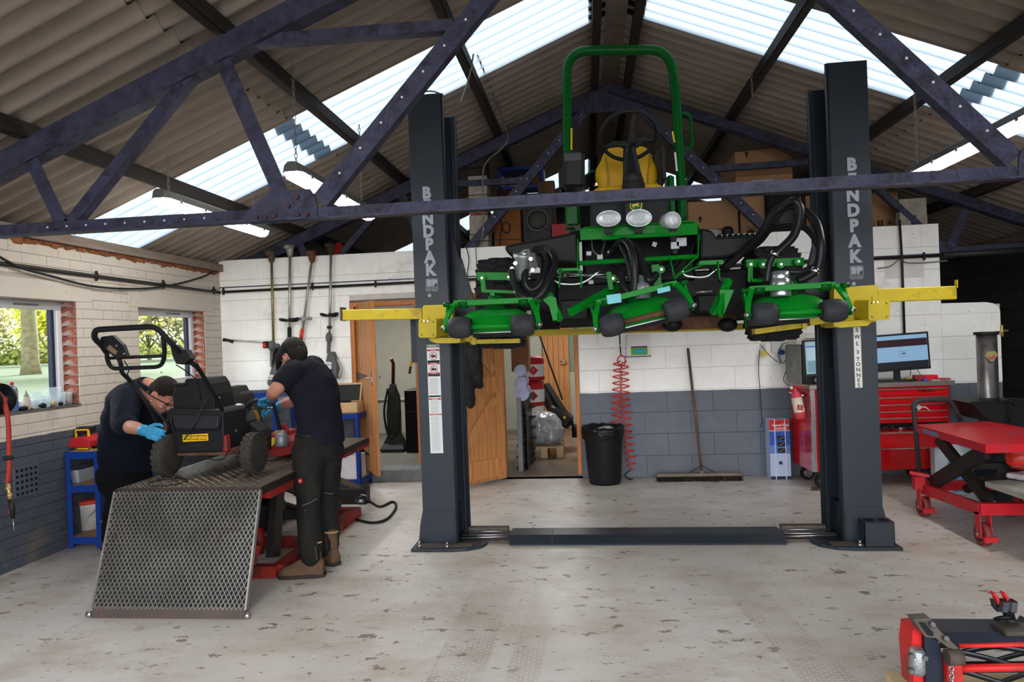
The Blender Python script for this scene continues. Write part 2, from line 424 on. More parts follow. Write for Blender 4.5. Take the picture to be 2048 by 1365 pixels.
lay(wall_left, 'brick', M_LEFT, 2.6, 7.05, 0.0, 2.28, .228, .0755, lambda u, z: ((WX+.007, u, z), PI/2), holes=[(h[0], h[1], h[2]-.03, h[3]+.145) for h in WIN], limit=300, near=lambda u, z: abs(u-4.9)+abs(z-1.3)*.3, d=.011, joint=.003)
for h in WIN:   # concrete lintels
    b = MB(); b.box((WX-.1, (h[0]+h[1])/2+.02, h[3]+.075), (.222, h[1]-h[0]+.3, .145), ch=.006); build('lintel', b, M_LEFT, wall_left)
# exposed red bricks of the reveals
for h in WIN:
    z = h[2]; k = 0
    while z < h[3]-.02:
        for side in (h[1], h[0]):
            s = 1 if side == h[1] else -1
            b = MB(); b.box((WX-.065, side+s*-.004, z+.0355), (.128+random.uniform(-.006, .004), .012+random.uniform(0, .008), .068+random.uniform(-.004, .002)), ch=.004)
            build('brick', b, M_RBRICK, wall_left)
        z += .0755; k += 1
# rusty mortar and broken bricks on the wall head
M_RUST = mat('rusty_mortar', (122, 74, 44), .9, var=.4, scale=14, bump=.8, dirt=(96, 66, 46), damt=.8, dscale=9)
b = MB(); y = 3.6
while y < 7.0:
    w = random.uniform(.04, .12); b.box((WX-.03, y, 2.285+random.uniform(-.01, .012)), (.08+random.uniform(0, .02), w, random.uniform(.03, .07)), rot(X_, random.uniform(-.3, .3)), ch=.012); y += w*.8
q = build('crumbling_mortar', b, M_RUST, wall_left, label='orange rusty crumbling mortar along the wall head'); q['kind'] = 'stuff'
# air brick
ab = thing('air_brick', 'square perforated air brick low in the grey left wall', 'vent', (WX, 4.4, .47))
pc = atX(50, 962, WX)
b = MB(); b.box((WX+.008, pc.y, pc.z), (.012, .215, .215), ch=.004); build('vent_plate', b, mat('grey_dado', (70, 76, 86), .7), ab)
b = MB()
for i in range(5):
    for j in range(5): b.box((WX+.0145, pc.y-.08+i*.04, pc.z-.08+j*.04), (.002, .02, .02))
build('vent_holes', b, mat('hole_black', (10, 10, 11), .9), ab)

# back wall (faces -y), u along +x
BY = 7.05
DOOR = [(-2.50, -1.76, 0.0, 1.925), (-.93, -.1, 0.0, 1.95)]
STEP = lambda u: 2.42 if u < 3.41 else 1.66
wb = MB()
solid(wb, BY, BY+.2, -3.95, 3.41, -.05, 2.42, DOOR, alongy=False)
solid(wb, BY, BY+.2, 3.41, 3.94, -.05, 1.62, [], alongy=False)
wall_back = build('wall_back', wb, M_JOINT); tag(wall_back, 'white painted blockwork partition wall with grey lower half', kind='structure')
lay(wall_back, 'block', M_BACK, -3.95, 3.41, 0.0, 2.42, .45, .22, lambda u, z: ((u, BY-.007, z), 0), holes=DOOR, d=.011, joint=.004)
lay(wall_back, 'block', M_BACK, 3.41, 3.94, 0.0, 1.54, .45, .22, lambda u, z: ((u, BY-.007, z), 0), d=.011, joint=.004)
b = MB(); pr = [(0, 0), (.53, 0), (.53, .0), (.515, .05), (.47, .085), (.40, .1), (0, .105)]
b.prism((3.41, BY-.007, 1.54), X_, Z_, [p for i, p in enumerate(pr) if i != 2], (0, .2, 0)); build('coping', b, M_BACK, wall_back)
# a shallow recess panel high on the right
b = MB(); b.box((3.08, BY-.010, 2.0), (.34, .008, .0)if False else (.36, .006, .19)); build('patch_panel', b, mat('white_patch', (214, 210, 202), .6), wall_back)
# threshold of the left doorway and the rooms behind
b = MB(); b.box((-2.13, 7.15, .06), (.76, .26, .12), ch=.006); build('trim_1', b, mat('grey_kerb', (128, 134, 136), .7, dirt=(90, 84, 76), damt=.6)); tag(bpy.data.objects['trim_1'], 'grey concrete step under the left doorway', kind='structure')
M_ROOMWALL = mat('beige_room_wall', (178, 176, 160), .7, var=.04)
b = MB(); b.box((-2.78, 8.6, .06), (2.34, 2.7, .118)); tag(build('floor', b, mat('grey_screed', (112, 110, 102), .5, var=.15, scale=2)), 'dull grey floor of the small room behind the left doorway', kind='structure')
b = MB(); b.box((-2.7, 9.98, 1.2), (2.5, .06, 2.4)); tag(build('wall_room', b, M_ROOMWALL), 'beige rear wall of the small room', kind='structure')
b = MB(); b.box((-1.55, 8.6, 1.2), (.1, 2.7, 2.4)); tag(build('wall_divider', b, M_ROOMWALL), 'partition between the two rear rooms', kind='structure')
b = MB(); b.box((-.3, 9.3, -.03), (2.4, 4.3, .065)); tag(build('floor', b, mat('brown_wet_floor', (112, 98, 84), .28, var=.3, scale=2.5, dirt=(78, 64, 54), damt=.7)), 'brown damp floor of the store room', kind='structure')
b = MB(); solid(b, 10.9, 11.0, -1.5, 1.2, 0, 2.4, [(-.32, -.1, .9, 1.75)], alongy=False); tag(build('wall_store', b, M_ROOMWALL), 'far wall of the store room with a small window', kind='structure')
b = MB(); b.box((1.15, 9, 1.2), (.1, 3.8, 2.4)); tag(build('wall_store', b, M_ROOMWALL), 'right wall of the store room', kind='structure')
b = MB(); b.box((-.27, 9.35, 2.36), (7.36, 4.2, .07)); tag(build('loft_floor', b, mat('loft_boards', (120, 92, 60), .7, stretch=(1, 8, 1))), 'boarded loft floor above the rear rooms', kind='structure')
# right wall and gable of bare blocks
RX = 4.68
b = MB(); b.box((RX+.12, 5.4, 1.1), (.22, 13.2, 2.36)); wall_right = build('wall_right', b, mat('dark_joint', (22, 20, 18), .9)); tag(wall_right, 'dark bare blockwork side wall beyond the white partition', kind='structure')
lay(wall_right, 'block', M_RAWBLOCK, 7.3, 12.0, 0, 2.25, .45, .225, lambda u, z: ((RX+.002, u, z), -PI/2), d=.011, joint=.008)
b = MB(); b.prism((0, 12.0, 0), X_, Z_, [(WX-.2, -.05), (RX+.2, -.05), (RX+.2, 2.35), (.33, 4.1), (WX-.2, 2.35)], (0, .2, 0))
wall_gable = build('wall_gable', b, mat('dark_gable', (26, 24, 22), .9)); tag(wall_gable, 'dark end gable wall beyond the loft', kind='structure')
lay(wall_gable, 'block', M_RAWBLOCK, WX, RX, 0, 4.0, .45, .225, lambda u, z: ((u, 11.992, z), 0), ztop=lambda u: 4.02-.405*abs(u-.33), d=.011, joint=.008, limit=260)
# ---------------------------------------------------------------- roof
CX, RZ, SL = .33, 4.04, .405
def ztop(x): return RZ-SL*abs(x-CX)
def corr_mat(name, c1, skylight=False):
    M_ = bpy.data.materials.new(name); M_.use_nodes = True; n = M_.node_tree; N = n.nodes; L = n.links
    ge = N.new('ShaderNodeNewGeometry')
    mp = N.new('ShaderNodeMapping'); L.new(ge.outputs['Position'], mp.inputs[0]); mp.inputs['Scale'].default_value = (.5, 4, 1)
    no = N.new('ShaderNodeTexNoise'); L.new(mp.outputs[0], no.inputs[0]); no.inputs['Scale'].default_value = 2.2; no.inputs['Detail'].default_value = 9; no.inputs['Roughness'].default_value = .7
    r = N.new('ShaderNodeValToRGB'); L.new(no.outputs[0], r.inputs[0]); r.color_ramp.elements[0].position = .35; r.color_ramp.elements[1].position = .7
    c = srgb(*c1) if not skylight else (.088, .108, .128); b = N['Principled BSDF']
    if not skylight:
        r.color_ramp.elements[0].color = (*[x*1.08 for x in c], 1); r.color_ramp.elements[1].color = (*[x*.72 for x in c], 1)
        L.new(r.outputs[0], b.inputs['Base Color']); b.inputs['Roughness'].default_value = .8
    else:
        r.color_ramp.elements[0].color = (*c, 1); r.color_ramp.elements[1].color = (c[0]*.62, c[1]*.56, c[2]*.45, 1); r.color_ramp.elements[0].position = .55; r.color_ramp.elements[1].position = .8
        t = N.new('ShaderNodeBsdfTranslucent'); L.new(r.outputs[0], t.inputs[0])
        tr = N.new('ShaderNodeBsdfTransparent'); L.new(r.outputs[0], tr.inputs[0])
        m_ = N.new('ShaderNodeMixShader'); m_.inputs[0].default_value = .12; L.new(t.outputs[0], m_.inputs[1]); L.new(tr.outputs[0], m_.inputs[2])
        L.new(m_.outputs[0], N['Material Output'].inputs[0])
    return M_
M_SHEET = corr_mat('grey_fibre_cement', (136, 123, 112)); M_SKYL = corr_mat('translucent_rooflight', (225, 238, 250), True)
ceiling = thing('ceiling', 'corrugated fibre cement roof with a band of rooflights', None, (CX, 4, 4), kind='structure')
P_ = .146; SW = P_*6
def sheet(side, y0, n, s0, s1, mt, lift=0, nm='roof_sheet'):
    """strip of n corrugations from y0, from s0 to s1 horizontally out of the ridge"""
    b = MB(); K = 8
    def fn(a, c):
        s = s0+(s1-s0)*a; y = y0+c*n*P_; d = .026*math.cos(2*PI*c*n)
        return V((CX+side*s, y, RZ+.085+.026+lift-SL*s+d))
    b.grid(4, int(n*K), fn); return build(nm, b, mt, ceiling, fix=False)
y = 4.93-SW*8; k = 0
while y < 12.1:
    sky = abs(y-4.93) < .01 or abs(y-(4.93+SW*6)) < .2
    for side in (-1, 1):
        for (s0, s1, lf) in ((.09, 2.62, .012), (2.47, 4.75, 0)):
            sheet(side, y-(.03 if not sky else .0), 6.2 if not sky else 6, s0, s1, M_SKYL if sky else M_SHEET, lf, 'roof_light_sheet' if sky else 'roof_sheet')
    y += SW; k += 1
b = MB(); b.grid(4, 1, lambda a, c: V((CX+(a-.5)*.46, -2.5+14.6*c, RZ+.125-abs(a-.5)*.46*SL+.0)), sm=False); build('ridge_capping', b, M_SHEET, ceiling, fix=False)
# purlins
M_PURL = mat('dark_brown_purlin', (44, 38, 34), .7, var=.2, stretch=(8, 1, 8))
M_TRUSS = mat('blue_black_painted_steel', (58, 58, 78), .5, .1, var=.25, scale=18, bump=.5, bscale=40, dirt=(34, 32, 40), damt=.7, dscale=10)
M_EAVE = mat('brown_eave_timber', (120, 106, 94), .75, var=.2, stretch=(6, 1, 6), bump=.3)
def angle(mb, p0, p1, a, b, t=.008, up=(0, 0, 1), flip=1, inv=1):
    """steel angle: web a tall (along 'up'), flange b wide to the rear"""
    p0, p1 = V(p0), V(p1)
    x, y, z = frame(p1-p0, up); R = Matrix((x, y, z)).transposed(); c = (p0+p1)/2; L_ = (p1-p0).length
    mb.box(c, (t, a, L_), R); mb.box(c+x*flip*(b/2)-y*inv*(a/2-t/2), (b, t, L_), R)
PX = [(-.83, 'second'), (-1.87, 'third'), (-3.05, 'lower'), (1.49, ''), (2.56, ''), (3.73, '')]
labs = ['dark purlin on the left slope nearest the ridge', 'dark purlin on the left slope with loose cables, above the second strip light', 'dark purlin on the left slope lowest before the eave', 'dark purlin on the right slope nearest the ridge with a short chain', 'dark purlin on the right slope passing over the strip light', 'dark purlin on the right slope lowest before the eave']
for (x, _), lb in zip(PX, labs):
    b = MB(); angle(b, (x, -2.2, ztop(x)+.04), (x, 12, ztop(x)+.04), .085, .065, .01, flip=1 if x < CX else -1, inv=1); tag(build('purlin', b, M_PURL), lb, 'purlin', 'roof purlins')
for x, lb in ((CX-.165, 'left one of the two purlins side by side under the ridge'), (CX+.165, 'right one of the two purlins side by side under the ridge')):
    b = MB(); b.box((x, 5, ztop(x)+.035), (.07, 14, .09)); tag(build('purlin', b, M_PURL), lb, 'purlin', 'roof purlins')
for s, x, lb in ((1, WX+.02, 'pale brown eave purlin along the head of the left wall'), (-1, RX-.02, 'eave purlin along the head of the dark side wall')):
    b = MB(); b.box((x, 5.3, 2.335), (.07, 13.3, .075)); tag(build('purlin', b, M_EAVE), lb, 'purlin', 'roof purlins')
# trusses
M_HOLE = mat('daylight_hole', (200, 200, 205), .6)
def truss(Yt, label):
    t = thing('roof_truss', label, 'truss', (CX, Yt, 2.15), 'riveted steel roof trusses')
    def P2(s, x, z): return V((CX+s*x, Yt, z))
    for s in (-1, 1):
        b = MB(); angle(b, P2(s, 4.28, ztop(CX+4.28)-.06), P2(s, .0, RZ-.06), .12, .10, .01, flip=-s if s < 0 else 1); build('top_chord', b, M_TRUSS, t)
        for nm, a, c, w in (('web', (1.72, 2.22), (.16, 3.9), .095), ('web', (1.90, 2.2), (2.25, 3.06), .085), ('web', (2.32, 3.06), (3.2, 2.15), .06), ('web', (3.42, 2.64), (3.2, 2.17), .075), ('strut', (2.1, 3.115), (.97, 3.105), .06)):
            b = MB(); p0, p1 = P2(s, *a), P2(s, *c); off = V((0, .012 if nm == 'web' else .03, 0))
            angle(b, p0+off, p1+off, w, .06, .008, flip=1 if (p1-p0).x*1 > 0 else -1, up=(0, 0, 1)); build(nm, b, M_TRUSS, t)
        g = MB(); g.prism(P2(s, 1.9, 2.17)+V((0, -.012, 0)), X_*s, Z_, [(.19, -.055), (.24, -.03), (.21, .02), (.10, .105), (.08, .115), (-.14, .115), (-.17, .06), (-.18, -.055)], (0, .012, 0)); gp = build('gusset_plate', g, M_TRUSS, t)
        bm_ = MB()
        for px, pz in ((.16, -.02), (.11, -.02), (.06, -.02), (-.07, -.02), (-.12, -.02), (-.02, .03), (-.07, .075)):
            bm_.cyl(P2(s, 1.9-(-px), 2.17+pz)+V((0, -.013, 0)), P2(s, 1.9+px, 2.17+pz)+V((0, -.026, 0)), .013, .010, 8)
        build('bolts', bm_, mat('rusty_bolt', (86, 56, 56), .6, .4), gp)
        g = MB(); g.prism(P2(s, 3.2, 2.16)+V((0, .016, 0)), X_*s, Z_, [(.1, -.03), (-.1, -.03), (-.08, .07), (.06, .09)], (0, .01, 0)); build('gusset_plate', g, M_TRUSS, t)
    b = MB(); angle(b, (WX+.01, Yt, 2.157), (CX-1.762, Yt, 2.157), .075, .07, .01, flip=-1); build('bottom_chord', b, M_TRUSS, t)
    b = MB(); angle(b, (CX-1.76, Yt, 2.15), (CX+1.76, Yt, 2.15), .072, .07, .01, flip=-1); build('bottom_chord', b, M_TRUSS, t)
    b = MB(); angle(b, (CX+1.762, Yt, 2.157), (RX-.01, Yt, 2.157), .075, .07, .01, flip=-1); build('bottom_chord', b, M_TRUSS, t)
    g = MB(); g.prism((CX, Yt-.012, 3.84), X_, Z_, [(-.33, -.1), (.33, -.1), (.33, .06), (.12, .17), (-.12, .17), (-.33, .06)], (0, .012, 0)); build('apex_plate', g, M_TRUSS, t)
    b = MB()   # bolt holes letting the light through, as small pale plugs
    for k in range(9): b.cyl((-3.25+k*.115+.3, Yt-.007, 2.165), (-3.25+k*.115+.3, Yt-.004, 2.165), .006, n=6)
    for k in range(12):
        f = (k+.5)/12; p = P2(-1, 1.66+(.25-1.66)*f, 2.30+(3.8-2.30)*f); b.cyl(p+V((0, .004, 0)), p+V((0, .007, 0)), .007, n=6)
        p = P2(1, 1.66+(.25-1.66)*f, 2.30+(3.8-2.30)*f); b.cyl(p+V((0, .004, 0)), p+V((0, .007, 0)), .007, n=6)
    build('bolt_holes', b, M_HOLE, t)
truss(3.5, 'blue-black steel roof truss crossing in front of the lift and mower')
truss(7.1, 'shadowed blue-black steel truss set into the head of the white partition')
# ================================================================= two-post lift
M_LIFT = mat('slate_blue_grey_enamel', (40, 46, 54), .35, .1, var=.08, scale=3, dirt=(50, 47, 45), damt=.25, dscale=4)
M_LIFTD = mat('dark_slate_enamel', (28, 32, 38), .35, .1, var=.08, scale=3)
M_YEL = mat('worn_yellow_enamel', (186, 164, 34), .45, var=.10, scale=5, dirt=(110, 92, 44), damt=.7, dscale=6, dlo=.56, dhi=.7)
M_LETTER = mat('silver_grey_lettering', (134, 142, 150), .5, var=.03)
M_WHITE = mat('white_vinyl', (205, 206, 206), .5, var=.03)
M_BLKINK = mat('black_ink', (28, 28, 30), .6)
M_REDINK = mat('red_ink', (170, 34, 40), .6)
M_DUST = mat('brown_dusty_steel', (82, 74, 68), .8, var=.3, scale=9)
lift = thing('vehicle_lift', 'slate grey two-post vehicle lift with yellow arms holding up the green mower', 'vehicle lift', (.34, 4.9, 0))
LY, LH = 4.77, 3.19
for s, xo, xi in ((-1, -1.21, -.975), (1, 1.90, 1.655)):
    inn = -s     # inward direction
    b = MB(); w = abs(xo-xi)
    # C channel: front flange, outer web, rear flange with inward lips
    b.box(((xo+xi)/2, LY+.006, LH/2+.02), (w, .012, LH)); b.box((xo+inn*.006, LY+.15, LH/2+.02), (.012, .276, LH))
    b.box(((xo+xi)/2+inn*.02, LY+.294, LH/2-.02), (w+.02, .012, LH-.08))
    b.tube([(xi, LY+.02, .03), (xi, LY+.02, LH+.02)], .02, 8); b.tube([(xi+inn*.035, LY+.285, .03), (xi+inn*.035, LY+.285, LH-.06)], .022, 8)
    b.box((xi, LY+.045, LH/2), (.012, .05, LH-.04)); b.box((xi+inn*.03, LY+.255, LH/2-.03), (.012, .05, LH-.1))
    col = build('column', b, M_LIFT, lift)
    # gusseted foot
    b = MB(); b.prism(((xo+xi)/2, LY-.006, .03), X_*s, Z_, [(-w/2+.01, 0), (w/2+.035, 0), (w/2+.02, .13), (w/2, .22), (-w/2+.01, .22)], (0, .3, 0)); build('column_foot', b, M_LIFT, lift)
    b = MB(); b.prism((xo, 4.63, 0), X_*inn, Y_, [(-.06, 0), (.23, .0), (.33, .02), (.42, .08), (.45, .16), (.45, .36), (.36, .44), (.2, .5), (-.0, .5), (-.06, .42)], (0, 0, .022)); bp = build('base_plate', b, M_LIFT, lift, bevel=.003)
    b = MB(); b.prism((xo, 4.66, .0225), X_*inn, Y_, [(-.03, 0), (.36, .02), (.36, .1), (-.03, .1)], (0, 0, .003)); build('dust', b, M_DUST, bp, label='brown dust lying on the base plate')
    for bx, by in ((-.01, .05), (.19, .035), (-.01, .4), (.3, .42)):
        b = MB(); p = V((xo+inn*bx, 4.63+by, .022)); b.cyl(p, p+V((0, 0, .018)), .016, n=6); b.cyl(p+V((0, 0, .018)), p+V((0, 0, .04)), .009, n=8); build('anchor_bolt', b, STEEL, lift)
    # carriage inside the channel with its dark triangular fin
    b = MB(); b.box(((xo+xi)/2, LY+.15, 1.75), (w-.04, .2, 1.15)); build('carriage', b, M_LIFTD, lift)
    b = MB(); b.prism((xi-inn*.02, LY+.14, 1.62), X_*inn, Z_, [(0, 0), (.20, 0), (.19, .1), (.10, .38), (.04, .62), (0, .62)], (0, .012, 0)); build('carriage_fin', b, M_LIFTD, lift)
    b = MB(); b.beam((xi+inn*.185, LY+.146, 1.64), (xi+inn*.08, LY+.146, 2.05), .05, .012, up=(1, 0, 0)); build('carriage_rail', b, M_LIFTD, lift)
    # back panel on the outer side
    b = MB(); b.box((xo+s*-.01+ (s*.045), LY+.31, 1.50), (.17, .02, .40), ch=.004); build('rear_shield', b, M_LIFTD, lift)
# name, logo and plates
for tag_, s, x, y1, zt in (('l', -1, 0, 0, 0), ('r', 1, 0, 0, 0)):
    pts = [(853, 387), (854, 418), (857, 456), (859, 497), (861, 535), (863, 562)] if s < 0 else [(1703, 330), (1705, 365), (1706, 400), (1708, 436), (1709, 472), (1709, 505), (1712, 528)]
    p0 = at(853, 387, LY) if s < 0 else at(1703, 330, LY)
    p1 = at(861, 541, LY) if s < 0 else at(1710, 514, LY)
    for k, ch in enumerate('BENDPAK'):
        p = p0.lerp(p1, k/6); textobj('letter', ch, M_LETTER, (p.x, LY-.0015, p.z), X_, Z_, .112, lift, ext=.0008, bold=.0062, sx=.93)
    p = p1+V((.006, 0, -.093))
    b = MB(); ww, hh = .082, .062
    for c, d in (((0, hh/2), (ww, .003)), ((0, -hh/2), (ww, .003)), ((ww/2, 0), (.003, hh)), ((-ww/2, 0), (.003, hh))): b.box((p.x+c[0], LY-.001, p.z+c[1]), (d[0], .002, d[1]))
    build('logo_frame', b, M_LETTER, lift)
    textobj('logo', 'BP', M_LETTER, (p.x, LY-.0015, p.z), X_, Z_, .058, lift, ext=.0008, bold=.005, sx=1.1)
    textobj('small_print', 'MADE BY BENDPAK\nSWL 3 TONNES', M_LETTER, (p.x, LY-.0015, p.z-.048), X_, Z_, .011, lift, ext=.0004, bold=.0003)
    b = MB(); b.lathe((p.x-.02, LY-.0005, p.z-.085), (0, -1, 0), [(.013, 0), (.013, .0015)], 14); build('seal_mark', b, M_LETTER, lift)
# warning labels down the left column
p0, p1 = at(868, 690, LY), at(873, 907, LY); zc = (p0.z+p1.z)/2; xc = (p0.x+p1.x)/2-.002
b = MB(); b.box((xc, LY-.001, zc), (.092, .002, p0.z-p1.z)); ws = build('warning_sheet', b, M_WHITE, lift, label='tall white sheet of warnings with red and black bands')
H = p0.z-p1.z; zt = p0.z
def band(f, h, m_, w=.088, dx=0): b = MB(); b.box((xc+dx, LY-.0025, zt-H*f), (w, .001, h)); build('label_band', b, m_, ws)
band(.015, .013, mat('dark_green_ink', (20, 70, 60), .6)); band(.05, .012, M_REDINK); band(.155, .018, M_BLKINK); band(.175, .010, M_REDINK); band(.262, .010, M_REDINK); band(.28, .016, M_BLKINK)
band(.475, .012, M_BLKINK); band(.50, .010, M_REDINK); band(.642, .009, M_REDINK)
for f in (.105, .225):
    b = MB(); b.torus((xc, LY-.003, zt-H*f), (0, 1, 0), .026, .002, 20, 4); b.beam((xc-.018, LY-.003, zt-H*f+.018), (xc+.018, LY-.003, zt-H*f-.018), .002, .004, up=(0, 1, 0)); build('prohibition_ring', b, M_REDINK, ws)
    b = MB(); b.box((xc, LY-.0027, zt-H*f), (.036, .001, .014), ch=.003); b.box((xc-.003, LY-.0027, zt-H*f-.008), (.006, .001, .014)); b.ball((xc-.003, LY-.003, zt-H*f+.012), (.004, .001, .004), 6, 4); build('pictogram', b, M_BLKINK, ws)
textobj('label_text', 'IMPORTANT', M_WHITE, (xc, LY-.004, zt-H*.015), X_, Z_, .012, ws, ext=.0003, bold=.0003)
for f in (.05, .175, .262, .5): textobj('label_text', 'CAUTION', M_WHITE, (xc, LY-.004, zt-H*f), X_, Z_, .009, ws, ext=.0003, bold=.0003)
textobj('label_text', 'LIFT OPERATION', M_WHITE, (xc, LY-.004, zt-H*.642), X_, Z_, .009, ws, ext=.0003)
b = MB()
M_TEXTGREY = mat('grey_small_print', (150, 150, 152), .6)
for k in range(58):
    f = .31+k*.0117
    if any(abs(f-q) < .016 for q in (.475, .5, .642)): continue
    b.box((xc-.004+random.uniform(-.002, .002), LY-.0025, zt-H*f), (.07*random.uniform(.7, 1), .0008, .0028))
q = build('small_print', b, M_TEXTGREY, ws); q['kind'] = 'stuff'
# SWL strip on the right column
p0, p1 = at(1714, 655, LY), at(1717, 776, LY)
b = MB(); b.box(((p0.x+p1.x)/2, LY-.001, (p0.z+p1.z)/2), (.046, .002, p0.z-p1.z)); st = build('capacity_strip', b, M_WHITE, lift, label='white strip reading SWL 3 TONNES')
b = MB()
n = 34
for k in range(n):
    z = p0.z-(p0.z-p1.z)*(k+.5)/n
    for sx_ in (-1, 1): b.box(((p0.x+p1.x)/2+sx_*.0245, LY-.0012, z), (.005, .002, (p0.z-p1.z)/n*.5))
q = build('strip_border', b, mat('yellow_black_border', (120, 100, 30), .6), st); q['kind'] = 'stuff'
for k, ch in enumerate(['S', '.', 'W', '.', 'L', ' ', '3', ' ', 'T', 'O', 'N', 'N', 'E', 'S']):
    zz = p0.z-.008-[.006, .03, .044, .068, .082, 0, .128, 0, .168, .196, .226, .256, .284, .312][k]*(p0.z-p1.z)/.335*1.0
    if ch.strip(): textobj('letter', ch, M_BLKINK, ((p0.x+p1.x)/2+.0, LY-.0025, zz-.004), X_, Z_, .036, st, ext=.0005, bold=.0006)
# cross-beam on the floor
cb = MB(); cb.prism((-.60, 0, 0), Y_, Z_, [(4.77, 0), (5.05, 0), (5.02, .055), (4.83, .06), (4.77, .012)], (1.88, 0, 0)); build('floor_cover', cb, M_LIFT, lift)
b = MB(); b.prism((-.30, 0, 0), Y_, Z_, [(4.768, 0), (5.052, 0), (5.022, .057), (4.829, .0625), (4.768, .013)], (.003, 0, 0)); build('cover_seam', b, M_DUST, lift)
for xa, xb in ((-.96, -.60), (1.28, 1.64)):
    for yy in (4.86, 4.90, 4.99):
        b = MB(); b.tube([(xa, yy, .03+.01*(yy > 4.88)), (xb, yy, .04)], .006, 6); build('cable', b, STEEL, lift)
    b = MB(); b.box(((xa+xb)/2, 5.03, .035), (.30, .05, .06)); b.box(((xa+xb)/2, 4.93, .012), (.36, .2, .012)); build('cover_end', b, M_DUST, lift)
# adaptor rack box at the foot of the right column
b = MB(); q = at(1727, 1098, 4.64)
bx0, bx1, by0, by1, bh = 1.74, 1.925, 4.66, 4.77, .155
b.box(((bx0+bx1)/2, by0+.002, .022+bh/2), (bx1-bx0, .004, bh)); b.box((bx0+.002, (by0+by1)/2, .022+bh/2), (.004, by1-by0, bh)); b.box((bx1-.002, (by0+by1)/2, .022+bh/2), (.004, by1-by0, bh)); b.box(((bx0+bx1)/2, (by0+by1)/2, .022+bh), (bx1-bx0, by1-by0, .004))
rk = build('adaptor_holder', b, M_LIFT, lift)
for k in (-1, 1):
    b = MB(); b.lathe(((bx0+bx1)/2+k*.045, (by0+by1)/2, .0245+bh), Z_, [(.032, 0), (.032, .0008)], 18); build('socket_hole', b, mat('hole_black', (10, 10, 11), .9), rk)
# curved cable over the head of the left column
b = MB(); b.tube(smooth_path([at(834, 190, 4.9), at(846, 184, 4.86), at(866, 183, 4.8), at(884, 190, 4.9), at(897, 200, 5.0)], 6), .006, 6); build('head_cable', b, mat('grey_cable', (120, 120, 118), .6), lift)
# yellow swing arms
YF = 4.55
for s, px0, px1, pya, pyb in ((-1, 688, 846, 631, 628), (1, 1908, 1752, 586, 592)):
    a, c = at(px0, pya, 4.68), at(px1, pyb, 4.68)
    b = MB(); b.beam(a, c, .07, .085 if s > 0 else .075, ch=.004); build('arm', b, M_YEL, lift, bevel=0)
    if s < 0: b = MB(); b.box((a.x-.006, a.y, a.z+.008), (.014, .09, .095)); build('arm_stop', b, mat('brown_steel', (74, 62, 56), .6), lift)
    else: b = MB(); b.box((a.x, a.y-.03, a.z+.055), (.006, .03, .05)); build('arm_stop', b, M_YEL, lift)
def ypoly(nm, pts, Y, t, m_=None, parent=None, bevel=.0):
    P3 = [at(x, y, Y) for x, y in pts]; b = MB(); b.loft([P3, [p+V((0, t, 0)) for p in P3]], sm=False); return build(nm, b, m_ or M_YEL, parent or lift, bevel=bevel)
def rpoly(x0, y0, x1, y1, r, sk=0):
    pts = [((x0+x1)/2+p[0], (y0+y1)/2-p[1]) for p in rrect(x1-x0, y1-y0, r)]
    return [(x, y-sk*(x-x0)) for x, y in pts]
ypoly('arm_plate', rpoly(845, 611, 905, 676, 5, .03), 4.60, .08); ypoly('arm_plate', rpoly(1668, 576, 1756, 650, 6, .07), 4.60, .08)
# square tubes pointing at us
for s, (x0, y0, x1, y1), e, (p2x, p2y), Y2 in ((-1, (837, 638, 873, 676), 4.42, (905, 655), 4.78), (1, (1737, 600, 1780, 641), 4.42, (1700, 620), 4.78)):
    poly = rpoly(x0, y0, x1, y1, 5, .02); fr = [at(x, y, e) for x, y in poly]; c0 = at((x0+x1)/2, (y0+y1)/2, e); c1 = at(p2x, p2y, Y2)
    b = MB(); b.loft([fr, [p+(c1-c0) for p in fr]], sm=False); tb = build('arm_tube', b, M_YEL, lift)
    b = MB(); b.box(at((x0+x1)/2-(3 if s < 0 else 8), y0-1, e-.005), (.04, .012, .035), ch=.003); build('latch', b, M_YEL, tb)
    for k in (-1, 1): b = MB(); q = at((x0+x1)/2-(3 if s < 0 else 8)+k*4, y0+5, e-.012); b.cyl(q, q+V((0, -.006, 0)), .006, n=8); build('screw', b, STEEL, tb)
    b = MB()
    for dx, dy, r_ in ((-12, -13, .7), (12, -13, -.7), (-12, 13, -.7), (12, 13, .7)):
        q = at((x0+x1)/2+dx*(x1-x0)/36, (y0+y1)/2+dy*(y1-y0)/38, e-.001); b.box(q, (.018, .002, .004), rot(Y_, r_*s*-1 if 0 else -r_))
    build('weld_slots', b, BLACKM, tb)['kind'] = 'stuff'
ypoly('arm_foot_plate', [(857, 676), (920, 676), (921, 683), (915, 687), (872, 687), (860, 682)], 4.5, .25); ypoly('arm_foot_plate', [(1667, 646), (1752, 637), (1735, 652), (1680, 656), (1668, 653)], 4.5, .25)
# wheel trays, long rear cross beams
def bar(nm, a, c, w, h, Y0, Y1=None, m_=None, par=None, ch=0):
    b = MB(); b.beam(at(*a, Y0), at(*c, Y1 or Y0), w, h, ch=ch); return build(nm, b, m_ or M_YEL, par or lift)
bar('cross_beam', (905, 672), (1500, 653), .09, .05, 5.45); bar('cross_beam', (1495, 652), (1660, 640), .09, .05, 5.3)
bar('wheel_tray', (943, 684), (1040, 682), .09, .03, 4.72); bar('wheel_tray', (1507, 664), (1610, 650), .09, .035, 4.72)
ypoly('tray_end', [(943, 655), (951, 655), (951, 690), (943, 690)], 4.66, .02); ypoly('tray_end', [(1605, 632), (1613, 631), (1613, 658), (1605, 660)], 4.66, .02)
bar('arm', (1615, 642), (1672, 632), .09, .07, 4.72); bar('arm', (905, 668), (945, 675), .09, .07, 4.72)
